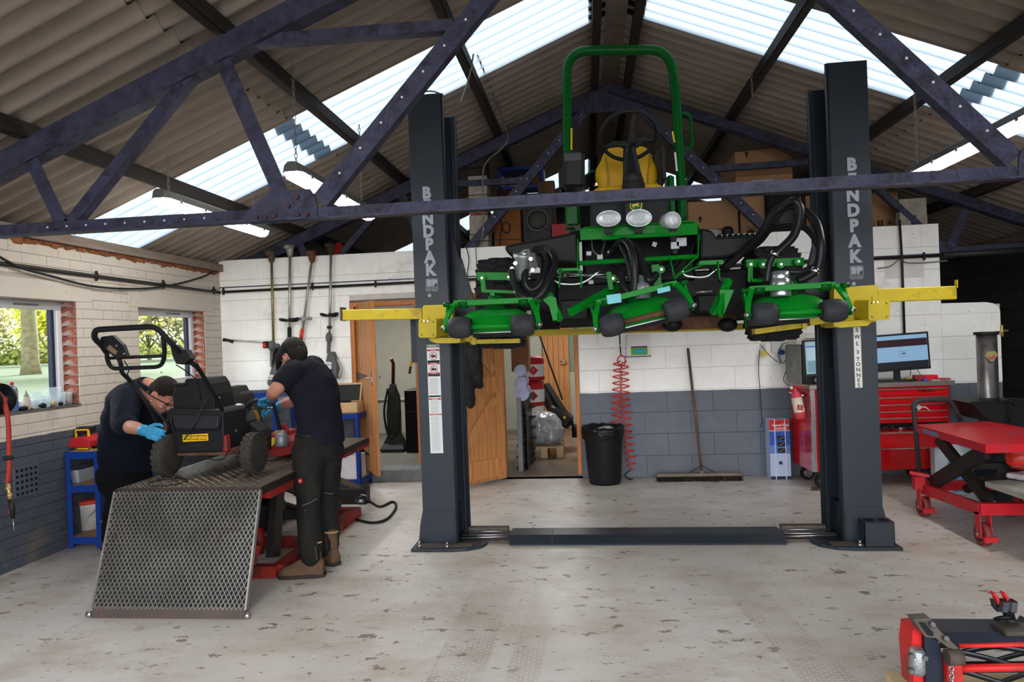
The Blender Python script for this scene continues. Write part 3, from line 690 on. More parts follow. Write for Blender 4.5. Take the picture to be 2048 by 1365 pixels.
# ================================================================= green ride-on mower on the lift
M_GRN = mat('glossy_green_enamel', (10, 122, 32), .3, var=.06, scale=4, coat=.04, spec=.08)
M_GRND = mat('deep_green_enamel', (6, 78, 24), .34, var=.06, scale=4, coat=.04, spec=.08)
M_SEAT = mat('yellow_vinyl', (200, 156, 18), .45, var=.06, scale=8)
M_TYRE = mat('turf_tyre_rubber', (34, 34, 35), .8, var=.2, scale=10, bump=.2)
M_HOSE = mat('ribbed_black_hose', (26, 27, 29), .35)
M_ROLL = mat('charcoal_roller', (46, 48, 51), .6, var=.12, scale=30, bump=.2)
M_ALU = mat('cast_aluminium', (150, 154, 156), .4, .7, var=.15, scale=30, bump=.3)
M_UNDER = mat('black_chassis', (18, 19, 20), .55, var=.3, scale=20)
M_RUSTY = mat('rusted_steel', (86, 58, 44), .8, var=.35, scale=20, bump=.4)
mower = thing('ride_on_mower', 'green ride-on mower with yellow seat and three front decks, up on the lift', 'mower', (.33, 4.9, 1.45))
def pathY(pts): return [at(x, y, Y) for x, y, Y in pts]
def ptube(nm, pts, r, m_, par=None, n=10, sm=None, k=5, arc=0, label=None):
    P3 = pathY(pts)
    if sm: P3 = smooth_path(P3, k)
    if arc: P3 = arc_path(P3, arc, 8)
    b = MB(); b.tube(P3, r, n); return build(nm, b, m_, par or mower, label=label)
RY = 5.4
ptube('roll_bar', [(1141, 462, RY), (1135, 300, RY), (1133, 101, RY), (1235, 101, RY), (1340, 98, RY), (1352, 190, RY), (1358, 300, RY), (1364, 395, RY), (1364, 460, RY)], .037, M_GRND, arc=.42, n=18)
g = ptube('grab_handle', [(1356, 226, RY), (1380, 228, RY), (1385, 296, RY), (1362, 303, RY)], .013, M_GRND, arc=.05, n=10)
for a, c in (((1143, 257), (1143, 300)), ((1345, 263), (1349, 285))):
    b = MB(); b.beam(at(*a, RY-.032), at(*c, RY-.032), .012, .003, up=(0, 1, 0)); build('decal', b, mat('yellow_decal', (220, 190, 20), .5), mower)
b = MB(); b.beam(at(1350, 305, RY-.037), at(1354, 342, RY-.037), .014, .003, up=(0, 1, 0)); build('decal', b, M_WHITE, mower, label='white data decal')
# seat: backrest shell and cushion
def cushion(nm, rows, Y, th, m_, par, dip=.03):
    """rows: (y px, left px, right px); rounded in depth"""
    b = MB(); R = []
    for y, xl, xr in rows:
        L_, R_ = at(xl, y, Y), at(xr, y, Y); rg = []
        for k in range(20):
            a = 2*PI*k/20; f = (1-math.cos(a))/2; q = L_.lerp(R_, f)
            side = math.sin(a); bol = .6+.4*abs(2*f-1)
            rg.append(q+V((0, -th/2*math.copysign(abs(side)**.5, side)*(bol if side > 0 else 1), 0)))
        R.append(rg)
    b.loft(R); o = build(nm, b, m_, par); return o
seat = cushion('seat_back', [(296, 1228, 1287), (300, 1214, 1296), (312, 1205, 1302), (325, 1200, 1308), (338, 1192, 1314), (352, 1190, 1316), (366, 1193, 1313), (380, 1198, 1310), (392, 1202, 1306)], 5.3, .12, M_SEAT, mower)
b = MB(); c0 = at(1253, 394, 5.12); b.box(c0, (.50, .42, .10), ch=.05); build('seat_cushion', b, M_SEAT, mower, bevel=.02)
for x in (1214, 1299):
    b = MB(); b.tube(smooth_path([at(x-(4 if x < 1250 else -4), 310, 5.235), at(x, 335, 5.23), at(x+(3 if x < 1250 else -3), 360, 5.232), at(x, 384, 5.235)], 4), .006, 6); build('seat_piping', b, mat('dark_yellow_piping', (168, 130, 20), .5), seat)
# steering
hub = at(1257, 272, 4.85); nrm = V((.12, -.66, -.74)).normalized(); x_, y_, z_ = frame(nrm)
b = MB(); b.tube([hub+(X_*math.cos(a)*.193+(nrm.cross(X_)).normalized()*math.sin(a)*.193) for a in [2*PI*i/40 for i in range(40)]], .0145, 10, loop=True, caps=False); sw = build('steering_wheel', b, BLACKP, mower)
yy_ = nrm.cross(X_).normalized(); xx_ = yy_.cross(nrm).normalized()
for a in (3.5, 5.9, 1.35):
    b = MB(); e = hub+(xx_*math.cos(a)+yy_*math.sin(a))*.19; h2 = hub-nrm*-.03
    b.tube(smooth_path([h2+V((.02, 0, -.05)), h2.lerp(e, .5)+nrm*.015, e], 4), [.03]*3+[.022]*3+[.012]*3, 8); build('spoke', b, BLACKP, sw)
b = MB()
cr_ = [(294, 1247, 1270, 4.84), (315, 1246, 1274, 4.80), (345, 1246, 1281, 4.74), (368, 1245, 1288, 4.70)]
def oct_ring(c, hw, hd): return [c+V((hw*math.cos(a), hd*math.sin(a), 0)) for a in [PI/8+PI/4*k for k in range(8)]]
b.loft([oct_ring(at((l+r)/2, y, Y), (at(r, y, Y)-at(l, y, Y)).length/2*1.08, .06) for y, l, r, Y in cr_]); build('steering_column', b, BLACKP, mower)
b = MB(); rings = []
for k in range(9):
    y = 368+k*2.6; rings.append(oct_ring(at(1267, y, 4.70), .083 if k % 2 else .072, .07))
b.loft(rings, sm=False); build('bellows', b, RUBBER, mower)
b = MB(); b.box(at(1269, 412, 4.68), (.13, .06, .15), ch=.02); build('dash_base', b, BLACKP, mower)
# crest: green shield, yellow rim, leaping deer
q = at(1272, 411, 4.645)
shd = [(-.040, .030), (-.030, .036), (.030, .036), (.040, .030), (.040, -.01), (.030, -.028), (0, -.038), (-.030, -.028), (-.040, -.01)]
b = MB(); b.prism(q, X_, Z_, shd, (0, .003, 0)); sh = build('crest', b, mat('yellow_decal', (220, 190, 20), .5), mower, label='green and yellow shield badge with a leaping deer')
b = MB(); b.prism(q+V((0, -.001, 0)), X_, Z_, [(x*.88, z*.86) for x, z in shd], (0, .002, 0)); build('crest_field', b, M_GRND, sh)
b = MB(); b.prism(q+V((0, -.002, 0)), X_, Z_, [(-.028, .0), (-.022, .008), (-.006, .009), (.004, .010), (.010, .017), (.008, .024), (.013, .020), (.018, .024), (.016, .016), (.022, .012), (.016, .009), (.010, .002), (.022, -.006), (.020, -.010), (.004, -.003), (-.008, -.002), (-.016, -.014), (-.022, -.018), (-.018, -.006), (-.024, -.002)], (0, .001, 0)); build('crest_deer', b, mat('yellow_decal', (220, 190, 20), .5), sh)
# control boxes beside the seat
def pbox(nm, x0, y0, x1, y1, Y, d, m_, par=None, ch=.01, bevel=0, label=None, ry=0):
    a, c = at(x0, y0, Y), at(x1, y1, Y); b = MB(); b.box(((a.x+c.x)/2, Y+d/2, (a.z+c.z)/2), (abs(c.x-a.x), d, abs(a.z-c.z)), rot(Y_, ry) if ry else None, ch=ch); return build(nm, b, m_, par or mower, bevel=bevel, label=label)
pbox('control_box', 1124, 304, 1171, 372, 5.0, .22, BLACKP, ch=.03, ry=.03); pbox('control_box', 1116, 334, 1136, 378, 5.1, .2, BLACKP, ch=.03)
pbox('box_screen', 1128, 308, 1163, 321, 4.992, .01, mat('dark_grey_screen', (58, 60, 60), .35), ch=.003)
pbox('armrest', 1318, 290, 1333, 360, 5.1, .3, BLACKP, ch=.02, ry=-.03)
pbox('chrome_catch', 1170, 380, 1179, 392, 5.0, .03, CHROME, ch=.004)
pbox('side_console', 1132, 405, 1160, 450, 5.2, .3, M_GRND, ch=.02); pbox('side_console', 1334, 350, 1352, 440, 5.25, .2, M_GRND, ch=.02)
ptube('handrail', [(1172, 352, 5.35), (1182, 344, 5.35), (1196, 342, 5.35)], .008, M_GRND, sm=1, n=6)
# head lamps
for i, (x, y, rx, ry_, yaw, Y) in enumerate(((1217, 437, .077, .051, -.12, 4.42), (1278, 436, .080, .055, 0, 4.42), (1347, 440, .062, .054, .55, 4.5))):
    c = at(x, y, Y); R = rot(Z_, yaw)
    def ell(s, d): return [c+R @ V((rx*s*math.cos(a), d, ry_*s*math.sin(a))) for a in [2*PI*k/28 for k in range(28)]]
    b = MB(); b.loft([ell(1.0, 0), ell(1.04, .015), ell(.9, .07), ell(.55, .11)]); hl = build('head_lamp', b, mat('white_lamp_body', (190, 192, 194), .3, .3), mower)
    b = MB(); b.loft([ell(.4, -.016), ell(.8, -.010), ell(.97, .001)], caps=False); b.face(tuple(range(28)), False)
    lens = build('lens', b, mat('ribbed_lamp_glass', (214, 218, 224), .12, .4, var=.25, scale=5, stretch=(40, 1, 12), bump=.4), hl)
    b = MB(); b.box(c+V((.0, .06, -ry_-.015)), (.05, .03, .04)); b.box(c+V((0, .07, -ry_-.045)), (.03, .02, .05)); build('lamp_bracket', b, BLACKM, hl)
# green front band and tubes
b = MB(); pts = arc_path([at(1157, 492, 4.60), at(1158, 454, 4.6), at(1280, 448, 4.55), at(1397, 440, 4.6), at(1401, 478, 4.6)], .09, 6); x = []
R = []
for p in pts: R.append([p+V((0, 0, .0)), p+V((0, .34, .01)), p+V((0, .34, -.01)), p+V((0, .01, -.012))])
b.loft(R, sm=True); build('front_hood', b, M_GRN, mower)
b = MB(); pts2 = [at(1160, 458, 4.58), at(1280, 452, 4.53), at(1395, 446, 4.58)]
b.loft([[p, p+V((0, .01, 0)), p+V((0, .01, -.075)), p+V((0, 0, -.075))] for p in smooth_path(pts2, 4)], sm=False); build('hood_lip', b, M_GRN, mower)
ptube('cross_tube', [(1203, 477, 4.45), (1356, 468, 4.45)], .014, M_GRN); ptube('cross_tube', [(1158, 527, 4.5), (1396, 513, 4.5)], .016, M_GRN)
for p in ([(1156, 478, 4.5), (1155, 540, 4.48), (1163, 556, 4.45), (1162, 576, 4.42)], [(1397, 470, 4.5), (1396, 512, 4.48), (1370, 536, 4.45), (1351, 556, 4.42)], [(1340, 516, 4.48), (1350, 560, 4.45)], [(1118, 575, 4.4), (1121, 540, 4.45), (1160, 538, 4.5)], [(1352, 552, 4.42), (1405, 530, 4.42)], [(1440, 560, 4.42), (1435, 524, 4.45)]):
    ptube('stay_rod', p, .006, M_GRN, n=6)
ypoly('step_plate', [(1400, 522), (1445, 520), (1450, 524), (1440, 529), (1396, 530)], 4.45, .15, M_GRN, mower); ypoly('step_plate', [(1113, 537), (1157, 536), (1158, 541), (1118, 543)], 4.45, .15, M_GRN, mower)
# black mudguards
ypoly('mudguard', [(1007, 494), (1018, 489), (1130, 468), (1156, 462), (1158, 528), (1080, 524), (1030, 514), (1014, 505)], 4.72, .5, BLACKP, mower, bevel=.02)
ypoly('mudguard', [(1400, 455), (1424, 460), (1434, 474), (1490, 471), (1512, 470), (1504, 488), (1480, 508), (1450, 516), (1400, 520)], 4.72, .5, BLACKP, mower, bevel=.02)
b = MB()
for k in range(7): b.ball(at(1438+k*11, 473-k*.4, 4.78), (.018, .05, .012), 6, 5)
build('mudguard_studs', b, BLACKP, mower)['kind'] = 'stuff'
# chassis mass
def blk(nm, x0, y0, x1, y1, Y, d, m_=None, ch=.02): return pbox(nm, x0, y0, x1, y1, Y, d, m_ or M_UNDER, ch=ch)
blk('engine_block', 1163, 470, 1392, 560, 4.95, .8); blk('engine_block', 1180, 400, 1340, 462, 4.85, .5); blk('chassis', 1110, 555, 1500, 640, 5.0, .7); blk('axle', 1030, 560, 1540, 600, 5.05, .16)
blk('belly_tank', 1118, 600, 1180, 640, 4.75, .2); blk('belly_tank', 1392, 590, 1440, 624, 4.75, .2); blk('skid', 1190, 640, 1475, 655, 4.95, .5, M_RUSTY)
for x in (1345, 1455): b = MB(); b.ball(at(x, 650, 4.9), (.07, .07, .05), 10, 6); build('underside_boss', b, M_UNDER, mower)
# pipes and fittings under the hood (each a part)
for p, r, m_ in (([(1110, 562, 4.5), (1125, 568, 4.5), (1165, 566, 4.5), (1200, 542, 4.5)], .008, CHROME), ([(1365, 540, 4.5), (1372, 552, 4.5), (1410, 554, 4.5), (1432, 540, 4.5)], .009, CHROME), ([(1120, 545, 4.55), (1215, 556, 4.55)], .007, STEEL), ([(1165, 552, 4.5), (1225, 548, 4.5)], .006, STEEL), ([(1222, 560, 4.5), (1300, 548, 4.5)], .007, STEEL), ([(1390, 585, 4.5), (1425, 583, 4.5)], .006, STEEL),
                 ([(1183, 478, 4.7), (1186, 500, 4.68), (1200, 512, 4.66), (1206, 498, 4.7), (1210, 480, 4.72)], .008, STEEL), ([(1225, 565, 4.5), (1265, 560, 4.5)], .01, CHROME)):
    ptube('pipe', p, r, m_, sm=1, n=6)
for x, y, s in ((1178, 508, .03), (1200, 515, .035), (1218, 505, .02), (1130, 548, .03), (1349, 492, .05), (1362, 485, .06), (1349, 505, .03), (1310, 490, .025), (1182, 565, .03), (1235, 575, .03), (1322, 572, .03), (1340, 480, .02), (1425, 540, .03), (1444, 560, .03)):
    b = MB(); b.box(at(x, y, 4.68), (s*1.2, .05, s), ch=.004); build('valve', b, M_ALU if s > .045 or x < 1230 else BLACKM, mower)
for x, y in ((1130, 552), (1432, 534)):
    b = MB(); b.torus(at(x, y, 4.6), (0, 1, 0), .02, .007, 16, 6); build('port_ring', b, BLACKM, mower)
for k in range(5): ptube('cable', [(1180+k*9, 470, 4.75), (1200+k*30, 515+k*4, 4.7), (1280+k*22, 548-k*3, 4.68), (1370+k*5, 500-k*6, 4.75)], .008, BLACKM, sm=1, n=6)
b = MB(); b.box(at(1309, 489, 4.64), (.028, .004, .03), rot(Y_, .4)); build('tag', b, M_WHITE, mower)
# wheels
def wheel(nm, c, R_, w, axis=(1, 0, 0), nb=26, par=None, rim=None, label=None, rows=4, M_TYRE=M_TYRE):
    c = V(c); b = MB(); h = w/2
    b.lathe(c-V(axis)*h, axis, [(R_*.52, .0), (R_*.80, .0), (R_*.93, w*.06), (R_*.99, w*.2), (R_, w*.5), (R_*.99, w*.8), (R_*.93, w*.94), (R_*.8, w), (R_*.52, w)], 40)
    o = build(nm, b, M_TYRE, par or mower, label=label)
    x, y, z = frame(axis); t = MB()
    for i in range(nb):
        for j in range(rows):
            a = 2*PI*(i+(j % 2)*.5)/nb; u = (j+.5)/rows; rr = R_*(.985 if .2 < u < .8 else .962)
            rad = x*math.cos(a)+y*math.sin(a); tan = -x*math.sin(a)+y*math.cos(a)
            Rm = Matrix((V(axis), tan, rad)).transposed() @ Matrix.Rotation(.35*(1 if j % 2 else -1), 3, 'Z')
            t.box(c-V(axis)*h+V(axis)*w*u+rad*(rr+.002), (w/rows*.82, 2*PI*R_/nb*.8, .045*R_), Rm)
    build('tread', t, M_TYRE, o)['kind'] = 'stuff'
    b = MB(); b.lathe(c-V(axis)*(h*.82), axis, [(R_*.02, 0), (R_*.16, 0), (R_*.18, -.02 if 0 else .0), (R_*.42, w*.12), (R_*.54, .01), (R_*.54, w*.8), (R_*.1, w*.82)], 24); build('rim', b, rim or M_SEAT, o)
    return o
zc1 = at(1003, 700, 5.0).z
wheel('wheel', (at(1003, 610, 5.05).x, 5.08, zc1+.345), .335, .31); wheel('wheel', (at(1545, 600, 5.05).x, 5.08, at(1550, 685, 5.0).z+.345), .335, .31)
for x in (-.25+.33-.45, .33+.45): wheel('wheel', (x, 6.25, 1.78), .26, .24, nb=20)
# mowing decks
DY = 4.13
def deck(c, R, label):
    def T(p): return c+R @ V(p)
    def tr(mb): mb.v = [T(v) for v in mb.v]; return mb
    b = MB()
    prof = [(-.035, -.03, 1.0), (-.02, .03, 1.0), (.03, .075, .97), (.09, .105, .9), (.17, .118, .78), (.30, .12, .7), (.42, .10, .72), (.5, .03, .8), (.5, -.04, .8)]
    R_ = []
    for y, z, wd in prof: R_.append([V((.235*wd*math.copysign(abs(math.cos(a))**.55, math.cos(a)) if 0 else .235*wd*u, y+.09+.05*u*u*(1 if y < .2 else -1), z-.0-.035*abs(u)**6)) for u in [k/10-1 for k in range(21)]])
    b.loft(R_, closed=False, caps=False); o = build('mowing_deck', tr(b), M_GRN, mower, label=label, fix=True); sol = o.modifiers.new('solid', 'SOLIDIFY'); sol.thickness = .008
    b = MB(); b.box((0, .065, .004), (.44, .012, .02), ch=.003); build('front_lip', tr(b), M_GRN, o)
    b = MB(); b.tube([(-.19, .0, 0), (.19, 0, 0)], .0165, 12); build('roller_rod', tr(b), M_GRN if 'middle' not in label else M_RUSTY, o)
    for s in (-1, 1):
        b = MB(); b.lathe((s*.193-.072, 0, 0), X_, [(.03, 0), (.052, .004), (.062, .02), (.068, .05), (.069, .072), (.068, .095), (.062, .122), (.052, .138), (.03, .143)], 24); rl = build('roller', tr(b), M_ROLL, o)
        b = MB()
        for k in range(12):
            a = 2*PI*k/12; b.ball((s*.193+(.070 if s < 0 else -.070), .045*math.cos(a), .045*math.sin(a)), (.004, .007, .007), 5, 4)
        build('roller_lugs', tr(b), BLACKM, rl)['kind'] = 'stuff'
        b = MB(); b.cyl((s*.265, 0, 0), (s*.31, 0, 0), .011, n=10); b.cyl((s*.285, -.0, 0), (s*.30, 0, 0), .02, n=6); build('axle_nut', tr(b), STEEL, o)
        b = MB(); b.prism((s*.285-.006, 0, 0), Y_, Z_, [(-.02, -.03), (.02, -.03), (.035, .06), (.075, .15), (.13, .165), (.13, .12), (.09, .07), (.03, -.0)], (.012, 0, 0)); build('side_arm', tr(b), M_GRN, o)
        b = MB(); b.tube([(s*.288, -.005, -.01), (s*.275, .03, .07), (s*.24, .08, .15)], 0.01, 4, sq=(.03, .018)); build('side_strap', tr(b), M_GRN, o)
        b = MB(); b.cyl((s*.285-.02, .06, .145), (s*.285+.02, .06, .145), .014, n=10); build('pivot', tr(b), M_GRND, o)
    b = MB(); b.box((0, .12, .155), (.50, .05, .035), ch=.004); build('frame_bar', tr(b), M_GRN, o)
    b = MB(); b.cyl((-.22, .12, .15), (-.16, .12, .15), .028, n=14); b.cyl((.16, .12, .15), (.22, .12, .15), .028, n=14); build('frame_collars', tr(b), M_GRND, o)['kind'] = 'stuff'
    b = MB(); b.tube([(-.25, .25, .15), (-.2, .42, .16), (.2, .42, .16), (.25, .25, .15)], .014, 4, sq=(.03, .02)); build('rear_frame', tr(b), M_GRN, o)
    b = MB(); b.cyl((0, .26, .11), (0, .26, .2), .07, .05, n=18); build('spindle_housing', tr(b), M_GRND, o)
    b = MB(); b.tube([(-.19, .46, -.02), (.19, .46, -.02)], .045, 14); build('rear_roller', tr(b), M_ROLL, o)
    b = MB(); b.box((0, .26, -.035), (.4, .045, .006)); build('blade', tr(b), STEEL, o)
    b = MB(); b.box((.06, .052+.055, .052), (.08, .001, .012), rot(X_, -.7)); build('deck_decal', tr(b), mat('yellow_decal', (220, 190, 20), .5), o)
    return o
dl = deck(at(983, 653, DY), Matrix.Identity(3), 'left mowing deck hanging level'); dm = deck(at(1288, 635, DY-.02), rot(Y_, -.20), 'middle mowing deck tilted up to the right'); dr = deck(at(1598, 625, DY), rot(Y_, -.01), 'right mowing deck hanging level')
# torn blue tape on the middle frame bar
b = MB(); b.beam(at(1214, 600, 4.2), at(1242, 596, 4.2), .055, .003, up=(0, 1, 0)); build('blue_tape', b, mat('pale_blue_tape', (120, 196, 206), .6), mower); b = MB(); b.beam(at(1315, 583, 4.2), at(1340, 577, 4.2), .03, .003, up=(0, 1, 0)); build('blue_tape', b, MATS['pale_blue_tape'], mower)
# lift arms and yokes
bar('lift_arm', (1140, 625), (1235, 572), .03, .05, 4.25, 4.6, M_GRN, mower); bar('lift_arm', (1425, 628), (1458, 560), .03, .04, 4.3, 4.4, M_GRN, mower); bar('lift_arm', (1120, 640), (1098, 590), .03, .04, 4.25, 4.35, M_GRN, mower); bar('lift_arm', (1440, 630), (1450, 575), .02, .05, 4.2, 4.3, M_GRN, mower)
bar('yoke', (955, 553), (1050, 554), .05, .05, 4.55, None, M_GRN, mower); bar('yoke', (1491, 528), (1606, 524), .05, .05, 4.55, None, M_GRN, mower)
bar('yoke_foot', (966, 583), (1040, 586), .1, .02, 4.5, None, M_GRN, mower); bar('yoke_foot', (1500, 562), (1600, 566), .1, .02, 4.5, None, M_GRN, mower)
bar('yoke_leg', (966, 560), (968, 584), .03, .03, 4.5, None, M_GRN, mower); bar('yoke_leg', (1500, 535), (1500, 564), .03, .03, 4.5, None, M_GRN, mower); bar('yoke_leg', (985, 585), (987, 605), .03, .03, 4.4, None, M_GRN, mower)
for x, y in ((965, 557), (1018, 555), (1036, 556), (1500, 530), (1595, 524), (1524, 530), (1560, 530), (1226, 558), (1322, 540)):
    b = MB(); p = at(x, y, 4.5); b.cyl(p+V((0, -.02, 0)), p+V((0, .03, 0)), .024, n=14); k = build('pivot_pin', b, M_GRN, mower)
    b = MB(); b.cyl(p+V((0, -.03, 0)), p+V((0, -.02, 0)), .009, n=6); build('bolt', b, STEEL, k)
bar('lift_bracket', (1217, 545), (1222, 580), .05, .03, 4.5, None, M_GRN, mower); bar('lift_bracket', (1310, 530), (1316, 575), .05, .03, 4.5, None, M_GRN, mower)
ypoly('deck_link', [(1085, 600), (1100, 592), (1112, 596), (1118, 640), (1106, 642), (1098, 612)], 4.25, .03, M_GRN, mower); ypoly('deck_link', [(1440, 580), (1468, 580), (1460, 600), (1448, 628), (1425, 630), (1440, 600)], 4.25, .03, M_GRN, mower)
# hydraulic motors
mc = at(1048, 528, 4.35)
b = MB(); b.lathe(mc+V((.03, .03, .02)), (-.3, -.5, .8), [(.05, -.05), (.055, 0), (.055, .03), (.035, .045), (.035, .07), (.015, .08)], 8, sm=False); build('hydraulic_motor', b, M_ALU, mower)
b = MB(); b.lathe(mc+V((-.02, .0, -.10)), (.1, -.2, 1), [(.03, 0), (.045, .02), (.045, .12), (.06, .14), (.06, .165)], 12); hm = build('hydraulic_motor', b, M_ALU, mower)
for dx, dy, dz in ((-.05, -.03, .0), (-.075, 0, -.03), (.01, -.05, .045), (.05, -.05, .02), (.06, -.05, -.05)):
    b = MB(); p = mc+V((dx, dy, dz)); b.cyl(p, p+V((.0, -.03, .0)), .014, n=6); build('fitting', b, STEEL, hm)
mr = at(1561, 577, 4.3); b = MB(); b.lathe(mr+V((0, 0, -.05)), Z_, [(.058, 0), (.06, .01), (.06, .04), (.056, .045), (.06, .05), (.06, .1), (.052, .105), (.055, .115), (.052, .15), (.035, .155)], 20); build('hydraulic_motor', b, mat('bright_machined_motor', (176, 182, 186), .3, .8), mower)
mm = at(1284, 585, 4.3); b = MB(); b.lathe(mm+V((0, 0, -.04)), Z_, [(.05, 0), (.052, .09), (.03, .1), (.03, .14)], 16); build('hydraulic_motor', b, M_ALU, mower)
# hoses: ribbed sleeves
def hose(pts, r=.024, rib=True, m_=None):
    P3 = smooth_path(pathY(pts), 22 if rib else 8); n = len(P3)
    b = MB(); b.tube(P3, [r*(1 if i % 2 else .9) if rib else r for i in range(n)], 10, sm=not rib or True); return build('hose', b, m_ or M_HOSE, mower)
hose([(1022, 540, 4.3), (1030, 570, 4.28), (1044, 592, 4.25), (1065, 600, 4.25), (1085, 585, 4.25), (1100, 555, 4.28), (1110, 530, 4.35), (1105, 508, 4.4), (1090, 498, 4.5), (1070, 500, 4.7)])
hose([(1049, 540, 4.32), (1050, 565, 4.3), (1060, 580, 4.3), (1075, 575, 4.3), (1088, 555, 4.32), (1095, 525, 4.4), (1088, 505, 4.5), (1068, 510, 4.7)])
hose([(1062, 583, 4.36), (1075, 570, 4.4), (1086, 545, 4.42), (1080, 520, 4.5), (1060, 508, 4.7)], .02)
hose([(1225, 505, 4.6), (1235, 490, 4.45), (1250, 483, 4.35), (1262, 500, 4.3), (1268, 530, 4.28), (1270, 560, 4.28), (1268, 582, 4.28)], .026)
hose([(1245, 484, 4.5), (1262, 490, 4.4), (1280, 515, 4.35), (1290, 545, 4.3), (1300, 562, 4.28), (1312, 550, 4.4)], .026)
hose([(1240, 488, 4.4), (1255, 520, 4.32), (1262, 560, 4.3), (1285, 590, 4.28)], .016, False); hose([(1244, 545, 4.35), (1246, 570, 4.3), (1258, 588, 4.28)], .022)
hose([(1452, 535, 4.75), (1490, 500, 4.65), (1520, 470, 4.5), (1545, 430, 4.4), (1570, 410, 4.35), (1590, 403, 4.3), (1600, 425, 4.3), (1588, 470, 4.3), (1560, 500, 4.3), (1548, 510, 4.3)], .027)
hose([(1545, 512, 4.3), (1538, 530, 4.3), (1533, 565, 4.3)], .02, False)
hose([(1445, 540, 4.85), (1480, 510, 4.75), (1520, 480, 4.6), (1548, 440, 4.45), (1570, 415, 4.42), (1600, 418, 4.4), (1628, 440, 4.35), (1641, 480, 4.3), (1640, 515, 4.3), (1632, 540, 4.3), (1612, 555, 4.3), (1595, 562, 4.3)], .027)
hose([(1450, 530, 4.9), (1500, 495, 4.75), (1540, 460, 4.6), (1590, 450, 4.5), (1620, 465, 4.45), (1640, 500, 4.4), (1632, 530, 4.35), (1605, 543, 4.3), (1580, 544, 4.3), (1565, 545, 4.3)], .02, False)
for p in ([(1547, 512), (1550, 505)], [(1627, 546), (1632, 538)], [(1034, 580), (1040, 590)]):
    b = MB(); b.cyl(at(*p[0], 4.3), at(*p[1], 4.3), .03, n=12); build('hose_clamp', b, CHROME, mower)
for pts in ([(1575, 455, 4.5), (1600, 470, 4.5), (1640, 555, 4.5)],): pass
# ================================================================= people
M_SKIN = mat('skin', (170, 116, 96), .5, var=.08, scale=10)
M_GLOVE = mat('blue_nitrile_glove', (48, 132, 172), .4, var=.06, scale=12)
M_NAVY = mat('navy_fleece', (11, 15, 28), .9, var=.12, scale=8, spec=.15)
M_TEE = mat('dark_navy_cotton', (17, 17, 29), .9, var=.1, scale=8, spec=.2)
M_TROU = mat('charcoal_work_trousers', (27, 26, 24), .85, var=.2, scale=7, dirt=(44, 38, 32), damt=.35, dscale=5, spec=.2)
M_TROB = mat('black_work_trousers', (11, 12, 14), .9, var=.15, scale=7, spec=.15)
M_BOOT = mat('scuffed_tan_leather', (92, 70, 52), .75, var=.3, scale=14, bump=.4, dirt=(70, 56, 46), damt=.6, dscale=8)
M_HAIR = mat('dark_brown_hair', (20, 13, 9), .7, var=.35, scale=40, stretch=(3, 3, .6), bump=.5)
M_HAIR2 = mat('short_brown_hair', (30, 21, 17), .8, var=.3, scale=60, bump=.5)
M_EYE = mat('eye_dark', (30, 22, 20), .2)
_tx = bpy.data.textures.new('cloth_folds', 'CLOUDS'); _tx.noise_scale = .11
def organic(o, vox=.012, sm=5, disp=0, tex=None):
    r = o.modifiers.new('remesh', 'REMESH'); r.mode = 'VOXEL'; r.voxel_size = vox; r.use_smooth_shade = True
    s = o.modifiers.new('smooth', 'SMOOTH'); s.factor = .6; s.iterations = sm
    if disp: d = o.modifiers.new('folds', 'DISPLACE'); d.texture = tex or _tx; d.strength = disp; d.mid_level = .5; d.texture_coords = 'GLOBAL'
    return o
def limb(b, pts, rs, n=14, k=5):
    P3 = smooth_path(pts, k); R = []
    for i in range(len(P3)):
        t = i/k; j = min(int(t), len(rs)-2); f = min(t-j, 1); f = f*f*(3-2*f); R.append(rs[j]*(1-f)+rs[j+1]*f)
    b.tube(P3, R, n)
    b.ball(P3[0], R[0]*.98, 12, 8); b.ball(P3[-1], R[-1]*.98, 12, 8)
def ellring(c, side, fwd, a, d, n=20): return [c+side*a*math.cos(t)+fwd*d*math.sin(t) for t in [2*PI*i/n for i in range(n)]]
def torso(b, secs):
    """secs: (centre, side axis, forward axis, half width, half depth)"""
    b.loft([ellring(V(c), V(s).normalized(), V(f).normalized(), a, d) for c, s, f, a, d in secs])
def hand(b, w, d, nrm, side, s=1.0, curl=.9, grip=.0):
    """w wrist, d direction of the palm, nrm out of the back of the hand, side towards the thumb"""
    d, nrm = V(d).normalized(), V(nrm).normalized(); sd = d.cross(nrm).normalized()*(1 if side > 0 else -1)
    def T(x, y, z): return w+sd*x*s+d*y*s+nrm*z*s
    b.loft([[T(x*a, y, z*c) for x, z in [(math.cos(t), math.sin(t)) for t in [2*PI*i/12 for i in range(12)]]] for y, a, c in ((-.01, .026, .02), (.02, .032, .018), (.05, .041, .017), (.08, .043, .015), (.095, .038, .012))])
    for i, (x, l) in enumerate(((.031, .068), (.011, .078), (-.011, .072), (-.030, .056))):
        p = T(x, .088, 0); pts = [p]; ang = .15+curl*.25
        for seg in (.45, .32, .23):
            a = ang; p = p+(d*math.cos(a)-nrm*math.sin(a)+sd*x*.6)*l*s*seg*1.05; pts.append(p); ang += curl*(.55+.08*i)
        limb(b, pts, [.0098*s, .0092*s, .0085*s, .0072*s], 8, 3)
    p = T(.026, .02, -.004); limb(b, [p, T(.052, .045, -.014), T(.060, .072, -.028), T(.056, .094, -.036)], [.014*s, .0125*s, .0105*s, .009*s], 8, 3)
